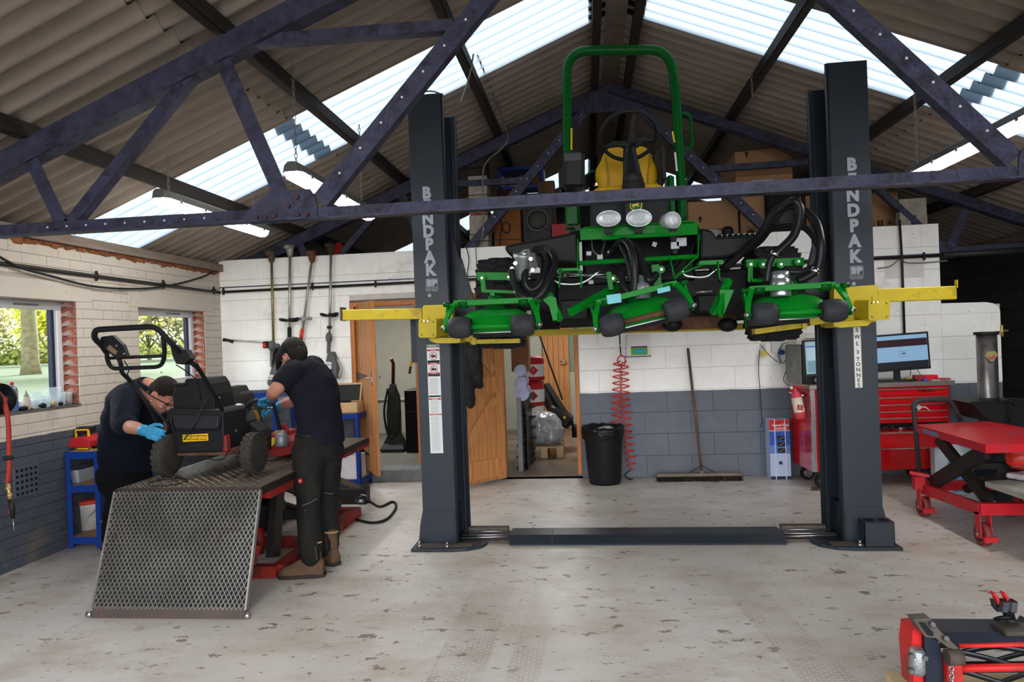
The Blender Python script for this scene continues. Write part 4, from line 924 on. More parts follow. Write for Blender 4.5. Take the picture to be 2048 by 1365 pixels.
def head(par, c, R, hair, m_hair, s=1.0, neck=None):
    """local frame: x right ear, y face, z crown"""
    c = V(c)
    def T(x, y, z): return c+R @ (V((x, y, z))*s)
    def E(b, p, r): b.ball(T(*p), V(r)*s, 18, 12, R)
    b = MB(); E(b, (0, -.012, .028), (.077, .097, .092)); E(b, (0, .022, -.02), (.066, .076, .09)); E(b, (0, .045, -.075), (.042, .042, .036)); E(b, (0, .075, -.098), (.022, .02, .018))
    for x in (-1, 1): E(b, (x*.036, .062, -.03), (.028, .03, .032)); E(b, (x*.03, .078, .025), (.028, .014, .011)); E(b, (x*.077, -.008, -.012), (.009, .021, .033))
    E(b, (0, .092, .0), (.012, .014, .032)); E(b, (0, .106, -.022), (.017, .017, .014)); E(b, (0, .09, -.06), (.024, .012, .012))
    if neck: limb(b, [T(0, -.02, -.05), (T(0, -.02, -.05)+V(neck))/2, V(neck)], [.056*s, .056*s, .066*s], 14)
    h = organic(build('head', b, M_SKIN, par), .006, 4)
    b = MB()
    for x in (-1, 1): E(b, (x*.032, .086, .004), (.012, .008, .006))
    build('eyes', b, M_EYE, h)
    b = MB(); E(b, (0, .1015, -.062), (.02, .004, .0035)); build('mouth', b, mat('lips', (150, 84, 78), .5), h)
    b = MB(); hair(b, E, T); organic(build('hair', b, m_hair, par), .006, 3, .008)
    return h
def boot(par, ank, d, s=1.0, up=(0, 0, 1)):
    d = V(d).normalized(); sd = d.cross(Z_); a = V(ank)
    g = V((a.x, a.y, 0))
    def ring(y, z0, z1, w, w2): return [g+d*y+sd*w*cx+Z_*z for cx, z in ((-1, z0), (-.95, (z0+z1)*.55), (-w2, z1), (w2, z1), (.95, (z0+z1)*.55), (1, z0))]
    b = MB()
    b.loft([ring(-.085, .02, .10, .03, .5), ring(-.06, .018, .12, .04, .6), ring(0, .018, .13, .042, .7), ring(.06, .018, .115, .045, .65), ring(.12, .018, .085, .05, .6), ring(.17, .018, .07, .048, .55), ring(.2, .02, .045, .032, .5)])
    limb(b, [g+Z_*.09-d*.02, g+Z_*.15-d*.025, g+Z_*.215-d*.02+V((0, 0, 0))], [.050, .048, .050])
    o = organic(build('boot', b, M_BOOT, par), .008, 3, .006)
    b = MB(); b.loft([[g+d*y+sd*w*cx+Z_*z for y, w, cx in ((-.09, .03, -1), (-.05, .045, -1), (.05, .046, -1), (.12, .054, -1), (.18, .046, -1), (.205, .02, -1), (.205, .02, 1), (.18, .046, 1), (.12, .054, 1), (.05, .046, 1), (-.05, .045, 1), (-.09, .03, 1))] for z in (.0, .022)], sm=False); build('sole', b, mat('dark_rubber_sole', (48, 42, 38), .8), o)
    b = MB(); b.torus(g+Z_*.216-d*.026, (0, .1, 1), .046, .006, 16, 6); build('padded_collar', b, mat('tan_collar', (170, 142, 104), .8), o)
    b = MB(); b.prism(g+Z_*.12-d*.04-sd*.0562, d, Z_, [(-.02, 0), (.03, 0), (.022, .08), (-.012, .08)], sd*.003); build('elastic_gusset', b, mat('brown_elastic', (78, 60, 48), .9), o)
    return o
# ---- standing mechanic at the right of the lift table
pB = thing('person', 'person standing in dark T-shirt, charcoal work trousers and tan boots, leaning over the table', 'person', (-1.8, 4.3, 0))
f = V((-.80, .60, 0)); sd = V((-.60, -.80, 0))      # facing, his left
hipc = at(636, 888, 4.36); waist = at(640, 850, 4.37); mid = at(634, 800, 4.36); chest = at(612, 752, 4.33); nk = at(594, 718, 4.32)
lsh = at(586, 742, 4.20); rsh = at(626, 734, 4.48)
# legs
lh, rh = at(616, 905, 4.28), at(655, 900, 4.44); lk, rk_ = at(617, 1012, 4.20), at(653, 1008, 4.42); la, ra = at(622, 1112, 4.15), at(658, 1095, 4.40)
el, wr = at(550, 782, 4.10), at(541, 797, 4.42); er, wr2 = at(590, 800, 4.62), at(560, 812, 4.72)
b = MB(); torso(b, [(hipc-Z_*.04, sd, f, .13, .10), (waist, sd, f+Z_*.3, .125, .09), (mid, sd, f+Z_*-.2, .14, .10), (chest, sd, f-Z_*.4, .16, .11), (nk, sd, f-Z_*.5, .07, .06)])
for sh_, e_, w_ in ((lsh, el, wr), (rsh, er, wr2)): limb(b, [sh_, (sh_+e_)/2, e_, (e_+w_)/2, w_], [.055, .050, .043, .040, .028])
for a_, k_, c_ in ((lh, lk, la), (rh, rk_, ra)): limb(b, [a_, (a_+k_)/2, k_, (k_+c_)/2, c_], [.085, .075, .055, .052, .038])
organic(build('body', b, M_SKIN, pB), .012, 4)
b = MB(); torso(b, [(waist-Z_*.12, sd, f+Z_*.1, .168, .136), (waist-Z_*.065, sd, f+Z_*.2, .162, .128), (waist, sd, f+Z_*.2, .158, .122), (mid, sd, f+Z_*-.1, .168, .125), (at(622, 770, 4.34), sd, f-Z_*.4, .185, .13), (at(608, 742, 4.33), sd, f-Z_*.55, .165, .115), (at(598, 728, 4.32), sd, f-Z_*.6, .11, .08), (nk, sd, f-Z_*.6, .066, .06)])
for sh_, e_ in ((lsh, el), (rsh, er)): limb(b, [chest.lerp(sh_, .6), sh_, sh_.lerp(e_, .42), sh_.lerp(e_, .56)], [.075, .078, .070, .068])
organic(build('t_shirt', b, M_TEE, pB), .012, 5, .022)
b = MB(); torso(b, [(hipc+Z_*.075, sd, f, .150, .118), (hipc+Z_*.0, sd, f, .160, .132), (hipc-Z_*.1, sd, f, .155, .125)])
for a_, k_, c_ in ((lh, lk, la), (rh, rk_, ra)): limb(b, [a_+Z_*.02, a_.lerp(k_, .5), k_, k_.lerp(c_, .5), c_.lerp(k_, .22), c_], [.108, .094, .076, .076, .074, .070])
tr_ = organic(build('work_trousers', b, M_TROU, pB), .012, 4, .03)
b = MB(); q = at(599, 962, 4.12); b.lathe(q+V((.012, .0, 0)), (-.35, -.93, 0), [(.017, 0), (.017, .012)], 14); bd = build('round_badge', b, M_REDINK, tr_, label='small round red badge'); b = MB(); b.lathe(q+V((.012, .0, 0))+V((-.35, -.93, 0))*.012, (-.35, -.93, 0), [(.006, 0), (.006, .002)], 6); build('badge_mark', b, M_WHITE, tr_)
for pts in ([(604, 1012), (620, 1006), (634, 998)], [(610, 1020), (613, 1045), (616, 1070)], [(648, 986), (658, 988), (666, 988)]):
    b = MB(); b.tube(smooth_path([at(x, y, 4.12 if x < 640 else 4.33) for x, y in pts], 4), .0022, 5); build('seam', b, mat('pale_seam', (110, 112, 116), .7), tr_)
b = MB(); torso(b, [(hipc+Z_*.055, sd, f, .150, .118), (hipc+Z_*.08, sd, f, .148, .115)]); build('belt', b, BLACKP, tr_)
boot(pB, (la.x-.005, la.y, 0), (-1, -.12, 0)); boot(pB, (ra.x+.0, ra.y, 0), (-.75, .5, 0))
def hair_long(b, E, T):
    E(b, (0, -.016, .038), (.082, .098, .088)); E(b, (0, -.052, -.005), (.070, .052, .070)); E(b, (0, -.045, -.05), (.05, .038, .04)); E(b, (0, .045, .088), (.060, .042, .026))
    return
    for k in range(16):
        x = -.06+.12*((k*7) % 16)/15; limb(b, [T(x, .06, .105), T(x*1.1, .092, .085), T(x*1.15, .108+.008*(k % 3), .045-.010*(k % 4))], [.012, .009, .003], 6, 3)
    for k in range(10):
        x = -.075 if k % 2 else .075; limb(b, [T(x, .01+.01*k*.5, .06), T(x*1.08, .02+.006*k, .02), T(x*1.05, .035+.006*k, -.012)], [.009, .007, .003], 6, 3)
def strands(par, c, R, s):
    b = MB()
    def T(x, y, z): return V(c)+R @ (V((x, y, z))*s)
    for k in range(26):
        x = -.07+.14*((k*7) % 26)/25; b.tube(smooth_path([T(x*.9, .045, .108), T(x*1.05, .085, .095), T(x*1.12, .108+.012*(k % 4), .062-.012*(k % 5)), T(x*1.18, .120+.014*(k % 4), .03-.016*(k % 5))], 3), [.012, .011, .010, .010, .009, .008, .006, .005, .003, .001], 6)
    for k in range(16):
        x = -.078 if k % 2 else .078; b.tube(smooth_path([T(x*.9, -.05+.008*k, .07), T(x*1.06, -.04+.008*k, .03), T(x*1.06, -.03+.008*k, -.005-.004*(k % 3))], 3), [.011, .01, .009, .008, .006, .004, .002], 6)
    build('hair_strands', b, M_HAIR, par)
Rh = Matrix((V((.60, .80, 0)).normalized()*1, (f*.80-Z_*.60).normalized(), (f*.60+Z_*.80).normalized())).transposed()
head(pB, at(588, 713, 4.30), Rh, hair_long, M_HAIR, .98, neck=nk+V((.01, 0, -.01))); strands(pB, at(588, 713, 4.30), Rh, .98)
b = MB(); hand(b, wr, at(524, 801, 4.50)-wr, Z_+V((.3, -.3, 0)), 1, 1.0, 1.5); limb(b, [wr+ (el-wr).normalized()*.04, wr], [.034, .031]); organic(build('blue_glove', b, M_GLOVE, pB, label='bright blue glove gripping the mower guard'), .0045, 2)
b = MB(); hand(b, wr2, V((-1, .1, -.2)), Z_, -1, 1.0, 1.2); limb(b, [wr2+(er-wr2).normalized()*.04, wr2], [.034, .031]); organic(build('blue_glove', b, M_GLOVE, pB), .006, 2)
# ---- bending mechanic at the left of the lift table
pA = thing('person', 'person in navy fleece bending down beside the black mower, blue glove on its wheel', 'person', (-3.3, 4.8, 0))
f = V((.92, -.39, 0)); sd = V((.39, .92, 0))         # facing; side = his left
hipc = at(246, 935, 4.78); waist = at(248, 888, 4.70); mid = at(252, 840, 4.62); chest = at(268, 796, 4.55); nk = at(296, 774, 4.50)
rsh, lsh = at(256, 800, 4.40), at(300, 790, 4.74); er, wr = at(246, 850, 4.22), at(290, 862, 4.06); el2, wl2 = at(330, 850, 4.8), at(352, 850, 4.6)
hl_, hr_ = hipc+sd*.09-Z_*.04, hipc-sd*.09-Z_*.04
kl, kr = V((hl_.x+.05, hl_.y, .48)), V((hr_.x+.05, hr_.y, .48)); al, ar = V((hl_.x-.02, hl_.y+.0, .1)), V((hr_.x-.02, hr_.y, .1))
b = MB(); torso(b, [(hipc, sd, f, .16, .12), (waist, sd, f, .16, .12), (mid, sd, f, .17, .12), (chest, sd, f-Z_, .17, .12), (nk, sd, f-Z_*2, .07, .06)])
for s_, e_, w_ in ((rsh, er, wr), (lsh, el2, wl2)): limb(b, [s_, (s_+e_)/2, e_, (e_+w_)/2, w_], [.06, .055, .046, .044, .031])
for a_, k_, c_ in ((hl_, kl, al), (hr_, kr, ar)): limb(b, [a_, (a_+k_)/2, k_, (k_+c_)/2, c_], [.09, .08, .06, .055, .04])
organic(build('body', b, M_SKIN, pA), .012, 4)
b = MB(); torso(b, [(at(256, 940, 4.76), sd, f, .19, .185), (at(258, 925, 4.74), sd, f, .20, .195), (at(260, 905, 4.70), sd, f, .215, .205), (at(262, 870, 4.64), sd, f, .215, .195), (at(266, 830, 4.58), sd, f-Z_*.2, .21, .175), (at(272, 800, 4.54), sd, f-Z_*.6, .205, .15), (at(280, 785, 4.52), sd, f-Z_*1.2, .165, .11), (nk, sd, f-Z_*2, .085, .08)])
for s_, e_ in ((rsh, er), (lsh, el2)): limb(b, [chest.lerp(s_, .6), s_, s_.lerp(e_, .5), s_.lerp(e_, .9), e_+(wr-er).normalized()*.05 if e_ == er else e_], [.09, .098, .090, .082, .070])
fl_ = organic(build('fleece', b, M_NAVY, pA), .012, 5, .026)
b = MB(); b.torus(at(299, 770, 4.47), (.5, -.1, .8), .072, .020, 18, 8); organic(build('collar', b, M_NAVY, pA), .008, 3)
b = MB(); b.box(at(230, 896, 4.495), (.04, .004, .016), rot(Y_, .12)); build('logo_tag', b, M_WHITE, pA); textobj('logo_text', 'Kivy', M_NAVY, at(230, 896, 4.49), V((1, 0, -.12)), Z_, .014, pA, ext=.0005)
b = MB(); b.box(at(243, 782, 4.42), (.05, .01, .05), rot(Y_, .5), ch=.003); build('pale_blue_panel', b, mat('pale_blue_cloth', (80, 130, 180), .8), pA)
b = MB(); torso(b, [(at(258, 905, 4.72), sd, f, .18, .17), (at(258, 930, 4.74), sd, f, .18, .17), (hipc-Z_*.05, sd, f, .18, .16), (hipc-Z_*.16, sd, f, .17, .13)])
for a_, k_, c_ in ((hl_, kl, al), (hr_, kr, ar)): limb(b, [a_, a_.lerp(k_, .5), k_, k_.lerp(c_, .5), c_], [.115, .1, .08, .074, .068])
organic(build('work_trousers', b, M_TROB, pA), .014, 4, .025)
boot(pA, (al.x, al.y, 0), f); boot(pA, (ar.x, ar.y, 0), f)
def hair_short(b, E, T):
    E(b, (0, -.018, .036), (.081, .098, .092)); E(b, (0, -.045, .0), (.076, .07, .07))
hf = (V((.84, -.12, 0))*.62-Z_*.72).normalized(); hs = V((-.05, -.99, -.05)); hs = (hs-hf*hs.dot(hf)).normalized(); hu = hs.cross(hf)
Rh = Matrix((hs, hf, hu)).transposed()
hd = head(pA, at(326, 790, 4.42), Rh, hair_short, M_HAIR2, 1.0, neck=nk)
b = MB(); b.tube([at(336, 806, 4.32), at(345, 812, 4.33), at(352, 815, 4.36)], .003, 5); b.torus(at(349, 818, 4.34), (.8, -.3, -.4), .018, .002, 14, 4); build('glasses', b, BLACKM, hd)
b = MB(); hand(b, wr, at(322, 872, 4.0)-wr, V((.1, -.9, .35)), -1, 1.05, .8); limb(b, [wr+(er-wr).normalized()*.03, wr], [.037, .034]); organic(build('blue_glove', b, M_GLOVE, pA, label='bright blue glove on the wheel'), .0045, 2)
b = MB(); hand(b, wl2, V((.8, -.5, -.2)), Z_, 1, 1.05, 1.0); organic(build('blue_glove', b, M_GLOVE, pA), .006, 2)
# ================================================================= scissor lift table with ramp
M_CHEQ = mat('grimy_chequer_plate', (72, 62, 54), .5, .55, var=.3, scale=6, bump=.2, dirt=(44, 34, 28), damt=.8, dscale=3)
M_MESH = mat('worn_steel_mesh', (150, 146, 140), .35, .65, var=.3, scale=4, dirt=(120, 76, 52), damt=.6, dscale=7, dlo=.6, dhi=.7)
M_BACKPL = mat('dark_mesh_backing', (30, 32, 36), .6, .2, var=.3, scale=3)
M_FRED = mat('grimy_red_frame', (150, 38, 32), .5, var=.15, scale=6, dirt=(66, 50, 42), damt=.8, dscale=4, dlo=.48, dhi=.6)
M_ARMB = mat('greasy_black_arm', (38, 36, 35), .5, .2, var=.2, scale=8)
TX0, TX1, TY0, TY1, TZ = -2.77, -1.88, 3.72, 5.65, .66
tbl = thing('lift_table', 'long scissor lift table with chequer-plate top and an expanded-mesh ramp', 'lift table', ((TX0+TX1)/2, 4.6, 0))
b = MB(); b.box(((TX0+TX1)/2, (TY0+TY1)/2, TZ-.008), (TX1-TX0, TY1-TY0, .016)); pl = build('platform', b, M_CHEQ, tbl)
b = MB(); k = 0
for i in range(60):
    for j in range(28):
        x, y = TX0+.02+(TX1-TX0-.04)*(j+.5)/28, TY0+.02+(TY1-TY0-.04)*(i+.5)/60; a = PI/4 if (i+j) % 2 else -PI/4
        d = V((math.cos(a), math.sin(a), 0))*.012; p = V((-d.y, d.x, 0))*.22; q = V((x, y, TZ+.0005)); i0 = len(b.v)
        b.v += [q-d, q+p, q+d, q-p, q+Z_*.0025]
        for m in range(4): b.face((i0+m, i0+(m+1) % 4, i0+4), False)
q = build('chequer_ribs', b, mat('worn_rib_tops', (150, 136, 122), .4, .6, var=.3, scale=5), pl, fix=False); q['kind'] = 'stuff'
b = MB()
for x in (TX0, TX1): b = MB(); b.box((x, (TY0+TY1)/2, TZ-.026), (.012, TY1-TY0, .034)); build('edge_rail', b, M_ARMB, tbl)
b = MB(); b.box((TX1-.006, 5.35, TZ-.045), (.02, .6, .05)); build('end_rail', b, M_FRED, tbl)
b = MB(); b.box(((TX0+TX1)/2, TY0, TZ-.03), (TX1-TX0, .02, .03)); build('edge_rail', b, M_ARMB, tbl)
b = MB(); b.box((TX1-.12, 4.2, TZ-.06), (.22, .7, .07)); build('hinge_bracket', b, M_FRED, tbl)
b = MB(); b.torus((-2.55, 3.88, TZ+.003), Z_, .11, .004, 32, 6); build('scored_ring', b, M_ARMB, pl)
# ramp
ra, rb = V((TX0, 3.50, .045)), V((TX0, TY0-.005, TZ-.015)); ru = (rb-ra).normalized(); rn = V((0, -ru.z, ru.y)); RL = (rb-ra).length; RWd = TX1-TX0
b = MB(); b.prism(ra+rn*-.004, X_, ru, [(0, 0), (RWd, 0), (RWd, RL), (0, RL)], rn*-.004); rp = build('ramp', b, M_BACKPL, tbl)
b = MB(); nx, ny = 34, 30; dx, dy = RWd/nx, RL/ny*2
def strand(p, q):
    c0, c1 = ra+X_*p[0]+ru*p[1], ra+X_*q[0]+ru*q[1]; d = (c1-c0).normalized(); w = d.cross(rn)*.0035; i0 = len(b.v)
    t0, t1 = rn*.001, rn*.009
    b.v += [c0-w+t0, c0+w+t0, c0+w*.4+t1, c0-w*.4+t1, c1-w+t0, c1+w+t0, c1+w*.4+t1, c1-w*.4+t1]
    for fc in ((0, 1, 5, 4), (1, 2, 6, 5), (2, 3, 7, 6), (3, 0, 4, 7)): b.face(tuple(i0+k for k in fc), False)
for j in range(ny):
    for i in range(nx):
        x0 = (i+.5*(j % 2))*dx; y0 = j*dy/2; y1 = y0+dy/2
        if x0+dx/2 <= RWd: strand((x0, y0), (x0+dx/2, y1))
        if x0-dx/2 >= 0: strand((x0, y0), (x0-dx/2, y1))
q = build('expanded_mesh', b, M_MESH, rp, fix=False); q['kind'] = 'stuff'
b = MB(); b.prism(ra+V((0, -.012, -.045)), X_, V((0, .25, 1)).normalized(), [(0, 0), (RWd, 0), (RWd, .06), (0, .06)], V((0, .012, 0))); build('ramp_foot', b, mat('rust_brown_strip', (84, 74, 70), .6, .4, dirt=(104, 66, 52), damt=.6), rp)
b = MB()
for x in (0, RWd): b = MB(); b.beam(ra+X_*x, rb+X_*x, .01, .025, up=rn); build('ramp_edge', b, M_MESH, rp)
for x in (-.012, RWd+.012): b = MB(); b.cyl(ra+X_*x+V((-.014, -.01, -.025)), ra+X_*x+V((.014, -.01, -.025)), .018, n=12); build('ramp_roller', b, STEEL, rp)
# red base frame, arms, cylinder
def bb(nm, a, c, w, h, m_, par=tbl, up=(0, 0, 1), ch=0): b = MB(); b.beam(a, c, w, h, up=up, ch=ch); return build(nm, b, m_, par)
BX0, BX1 = -2.62, -2.0
for x in (BX0, BX1): bb('base_rail', (x, 4.14, .04), (x, 5.62, .04), .08, .075, M_FRED)
for y in (4.14, 4.75, 5.6): bb('base_cross', (BX0, y, .04), (BX1, y, .04), .07, .07, M_FRED)
for x in (BX0+.07, BX1-.07):
    bb('scissor_arm', (x, 4.22, .10), (x, 4.34, .60), .05, .11, M_ARMB, up=(0, 1, 0)); bb('scissor_arm', (x, 5.2, .10), (x, 4.4, .58), .045, .07, M_ARMB)
    bb('scissor_arm', (x+.02, 4.3, .56), (x+.02, 5.35, .16), .045, .06, M_ARMB)
bb('cross_shaft', (BX0, 4.5, .3), (BX1, 4.5, .3), .05, .05, M_ARMB); bb('arm_block', (-2.45, 4.4, .33), (-2.1, 4.4, .33), .18, .16, M_ARMB)
b = MB(); b.cyl((-2.3, 5.2, .15), (-2.3, 4.5, .42), .035, n=12); build('hydraulic_ram', b, M_ARMB, tbl)
b = MB(); b.cyl((-2.2, 4.3, .1), (-2.2, 4.3, .27), .03, n=12); build('safety_latch', b, M_FRED, tbl); bb('latch_handle', (-2.16, 4.14, .08), (-2.13, 4.15, .20), .03, .03, M_FRED)
b = MB(); b.prism((-2.3, 5.95, 0), X_, Z_, [(.0, .25), (.1, .28), (.42, .14), (.45, .1), (.4, .0), (.36, .0), (.34, .11), (.0, .22)], (0, .06, 0)); 
# pump unit with pedal standing beyond the table
pump = thing('foot_pump', 'dark steel foot-pump unit with a black hose on the floor behind the table', 'pump', (-2.25, 6.1, 0))
bq = MB(); bq.box(at(692, 997, 6.1)+V((0, 0, .02)), (.42, .14, .16), ch=.008); build('pump_body', bq, M_ARMB, pump)
bq = MB(); bq.beam(at(672, 958, 6.1), at(722, 978, 6.1), .1, .025); build('pedal', bq, mat('worn_brown_pedal', (88, 74, 64), .6, .3), pump)
bq = MB(); bq.beam(at(722, 975, 6.1), at(716, 1000, 6.1), .07, .07, up=(0, 1, 0)); bq.beam(at(700, 975, 6.1), at(700, 990, 6.1), .05, .04, up=(0, 1, 0)); build('pump_arm', bq, M_ARMB, pump)
bq = MB(); bq.tube(smooth_path([at(714, 1001, 6.0)]+[atZ(x, y, .012) for x, y in ((738, 1004), (760, 1014), (785, 1004), (792, 1015), (775, 1038), (745, 1046), (712, 1040))], 6), .011, 8); build('hose', bq, BLACKP, pump)
bq = MB(); bq.tube([at(714, 1000, 6.04), at(724, 990, 6.0), at(733, 992, 6.0)], .007, 6); bq.cyl(at(712, 1002, 6.03), at(726, 1003, 6.0), .016, n=8); build('coupling', bq, STEEL, pump)
# ================================================================= pedestrian mower on the table
M_MBLK = mat('matt_black_mower_plastic', (19, 20, 22), .6, var=.12, scale=8)
M_MRED = mat('dull_red_deck', (128, 26, 28), .45, var=.12, scale=8, dirt=(60, 44, 38), damt=.6, dscale=6)
mw = thing('walk_behind_mower', 'black rear-bagging walk-behind mower with a dull red deck and big loop handle', 'mower', (-2.42, 4.4, TZ))
zt = TZ+.003
for x, y, R_, w, lb in ((-2.69, 4.10, .13, .066, None), (-2.13, 4.14, .128, .068, None), (-2.12, 4.98, .11, .06, None), (-2.66, 4.98, .11, .06, None)):
    wheel('wheel', (x, y, zt+R_), R_, w, nb=20, par=mw, rim=mat('grimy_brown_rim', (74, 62, 54), .7, var=.3, scale=14), rows=3, M_TYRE=mat('dusty_tyre', (56, 52, 48), .85, var=.25, scale=14))
b = MB(); fr = [(.335, .0)]
def hexbox(nm, pts_front, Y0, dY, m_, par=mw, bevel=.01): return ypoly(nm, pts_front, Y0, dY, m_, par, bevel)
bag = hexbox('grass_box', [(332, 822), (338, 818), (440, 820), (447, 826), (450, 905), (333, 908)], 4.13, .3, M_MBLK, bevel=.012)
hexbox('box_ridge', [(345, 830), (438, 832), (436, 856), (430, 860), (352, 860), (346, 854)], 4.118, .02, mat('satin_black', (34, 35, 38), .45), bag)
b = MB(); P3 = arc_path([at(342, 838, 4.112), at(346, 862, 4.112), at(436, 862, 4.112), at(441, 834, 4.112)], .02, 4); b.tube(P3, .006, 6); build('box_bead', b, M_MBLK, bag)
b = MB(); c = at(391, 876, 4.124); b.box(c, (.172, .003, .045), rot(Y_, -.03)); yl = build('warning_sticker', b, mat('sticker_yellow', (226, 176, 20), .5, var=.03), bag, label='wide yellow warning sticker')
b = MB(); b.box(c+V((0, -.002, 0)), (.168, .001, .0015), rot(Y_, -.03)); [b.box(c+V((dx, -.002, 0)), (.0015, .001, .043)) for dx in (-.028, .02)]; build('sticker_lines', b, M_BLKINK, yl)['kind'] = 'stuff'
for dz, tx in ((.011, 'WARNING'), (-.011, 'DANGER')):
    for dx in (-.056, -.004, .053): textobj('sticker_text', tx, M_BLKINK, c+V((dx, -.0025, dz)), X_, Z_, .012, yl, ext=.0004, bold=.0002)
hexbox('badge_recess', [(375, 890), (410, 889), (410, 893), (375, 894)], 4.124, .005, mat('satin_black', (34, 35, 38), .45), bag)
hexbox('box_lid', [(345, 790), (350, 768), (368, 766), (370, 758), (412, 756), (420, 768), (428, 790), (430, 822), (345, 822)], 4.2, .25, M_MBLK)
hexbox('bag_handle', [(343, 772), (345, 767), (366, 766), (366, 772)], 4.16, .04, mat('satin_black', (34, 35, 38), .45))
hexbox('side_cowl', [(425, 780), (440, 800), (456, 838), (470, 850), (476, 900), (450, 905), (446, 822)], 4.3, .3, M_MBLK)
hexbox('deck_lower', [(330, 900), (455, 900), (460, 912), (330, 914)], 4.15, .7, M_RUSTY); hexbox('red_corner', [(446, 872), (452, 870), (455, 905), (444, 906)], 4.115, .05, M_MRED)
hexbox('chain_guard', [(468, 850), (480, 832), (500, 846), (520, 862), (528, 880), (528, 905), (470, 905)], 4.5, .15, M_MBLK)
# red deck side and front
hexbox('mower_deck', [(522, 872), (530, 870), (552, 870), (556, 880), (575, 884), (600, 880), (600, 905), (560, 915), (525, 913)], 4.62, .35, M_MRED, bevel=.008)
q = at(538, 886, 4.615); b = MB(); b.prism(q, X_, Z_, [(-.044, .03), (.044, .036), (.044, .0), (.038, -.008), (0, -.05), (-.036, -.012), (-.044, -.004)], (0, -.003, 0)); ys = build('warning_sticker', b, MATS['sticker_yellow'], mw, label='arrow-shaped yellow sticker on the red deck')
for tx, dx, dz, s_ in (('!', -.02, .02, .024), ('!', .024, .022, .024), ('3 7/0', 0, -.004, .022), ('!', 0, -.024, .02)): textobj('sticker_text', tx, M_BLKINK, q+V((dx, -.0045, dz)), X_, Z_, s_, ys, ext=.0004, bold=.0004)
b = MB(); b.lathe(at(564, 893, 4.6), Z_, [(.045, 0), (.048, .01), (.048, .07), (.03, .095), (.018, .1), (.018, .115)], 16); build('filter_can', b, mat('grey_metal_can', (118, 118, 120), .4, .4), mw)
hexbox('fuel_cap_bracket', [(558, 862), (560, 850), (572, 849), (577, 866), (572, 870), (568, 858), (563, 862)], 4.66, .03, M_MRED); hexbox('brass_tag', [(548, 868), (552, 860), (556, 862), (552, 868)], 4.6, .01, mat('brass', (180, 150, 90), .4, .5))
for x, y, r_, h_ in ((535, 868, .03, .012),): b = MB(); b.lathe(at(x, y, 4.68), Z_, [(r_, 0), (r_, h_)], 14); build('filler_cap', b, M_MRED, mw)
# engine
hexbox('engine', [(428, 785), (432, 776), (452, 776), (458, 788), (466, 792), (470, 808), (460, 830), (430, 830)], 4.55, .3, mat('engine_black', (34, 34, 34), .5, .2, bump=.4, bscale=30), bevel=.01)
b = MB(); b.lathe(at(474, 826, 4.5), Z_, [(.045, 0), (.048, .02), (.05, .05), (.04, .06), (.01, .066)], 18); b2 = build('recoil_starter', b, M_ALU, mw)
b = MB()
for k in range(3): b.torus(at(474, 824-k*3, 4.5), Z_, .049, .003, 18, 5)
build('starter_fins', b, STEEL, b2)['kind'] = 'stuff'
hexbox('carburettor', [(425, 820), (445, 818), (452, 835), (440, 850), (425, 845)], 4.4, .1, M_ALU)
for x, y in ((478, 829), (466, 835), (472, 862), (470, 892), (461, 867)): b = MB(); p = at(x, y, 4.28 if y > 840 else 4.4); b.cyl(p, p+V((0, -.012, 0)), .009, n=8); build('bolt', b, STEEL, mw)
# handle loop
def mt(nm, pts, r, m_=M_MBLK, n=10, sm=0, arc=0, par=mw): return ptube(nm, pts, r, m_, par, n, sm, 5, arc)
loop = [at(x, y, Y) for x, y, Y in ((240, 713, 3.74), (214, 719, 3.72), (206, 695, 3.66), (188, 678, 3.60), (190, 661, 3.58), (250, 658, 3.58), (312, 653, 3.60), (332, 676, 3.63), (329, 710, 3.70), (322, 735, 3.74), (272, 738, 3.76), (222, 738, 3.76), (213, 718, 3.72))]
b = MB(); b.tube(arc_path([at(213, 705, 3.70), at(203, 690, 3.66), at(188, 677, 3.60), at(190, 660, 3.58), at(312, 653, 3.6), at(345, 690, 3.66), at(362, 705, 3.74), at(378, 722, 3.8), at(394, 733, 3.84)], .045, 5), .0165, 12); build('handle_loop', b, M_MBLK, mw)
b = MB(); b.tube(arc_path([at(326, 676, 3.64), at(330, 704, 3.7), at(324, 734, 3.76), at(222, 738, 3.76), at(213, 715, 3.72), at(216, 702, 3.70)], .05, 5), .0125, 10); build('bail_bar', b, M_MBLK, mw)
mt('cross_bar', [(216, 717, 3.72), (328, 712, 3.72)], .010)
mt('handle_tube', [(238, 718, 3.73), (243, 733, 3.75), (243, 745, 3.8), (258, 760, 3.9), (300, 815, 4.0), (325, 865, 4.15)], .0125, arc=.03); mt('handle_tube', [(392, 731, 3.83), (400, 742, 3.9), (430, 790, 4.05), (452, 838, 4.2), (470, 880, 4.3)], .0135, arc=.03)
ypoly('control_panel', [(203, 674), (225, 671), (245, 690), (254, 714), (232, 718), (212, 700), (198, 686)], 3.66, .03, M_MBLK, mw); ypoly('throttle_lever', [(213, 698), (219, 690), (234, 703), (230, 710)], 3.645, .015, mat('tan_lever', (110, 92, 74), .6), mw)
ypoly('clamp_block', [(340, 690), (350, 690), (360, 700), (372, 700), (382, 718), (366, 730), (352, 728), (345, 712)], 3.72, .05, M_MBLK, mw)
for x, y in ((233, 692), (248, 708), (323, 745), (302, 802), (322, 815)): b = MB(); p = at(x, y, 3.65 if y < 720 else 3.95); b.ball(p, .006, 6, 5); build('screw', b, STEEL, mw)
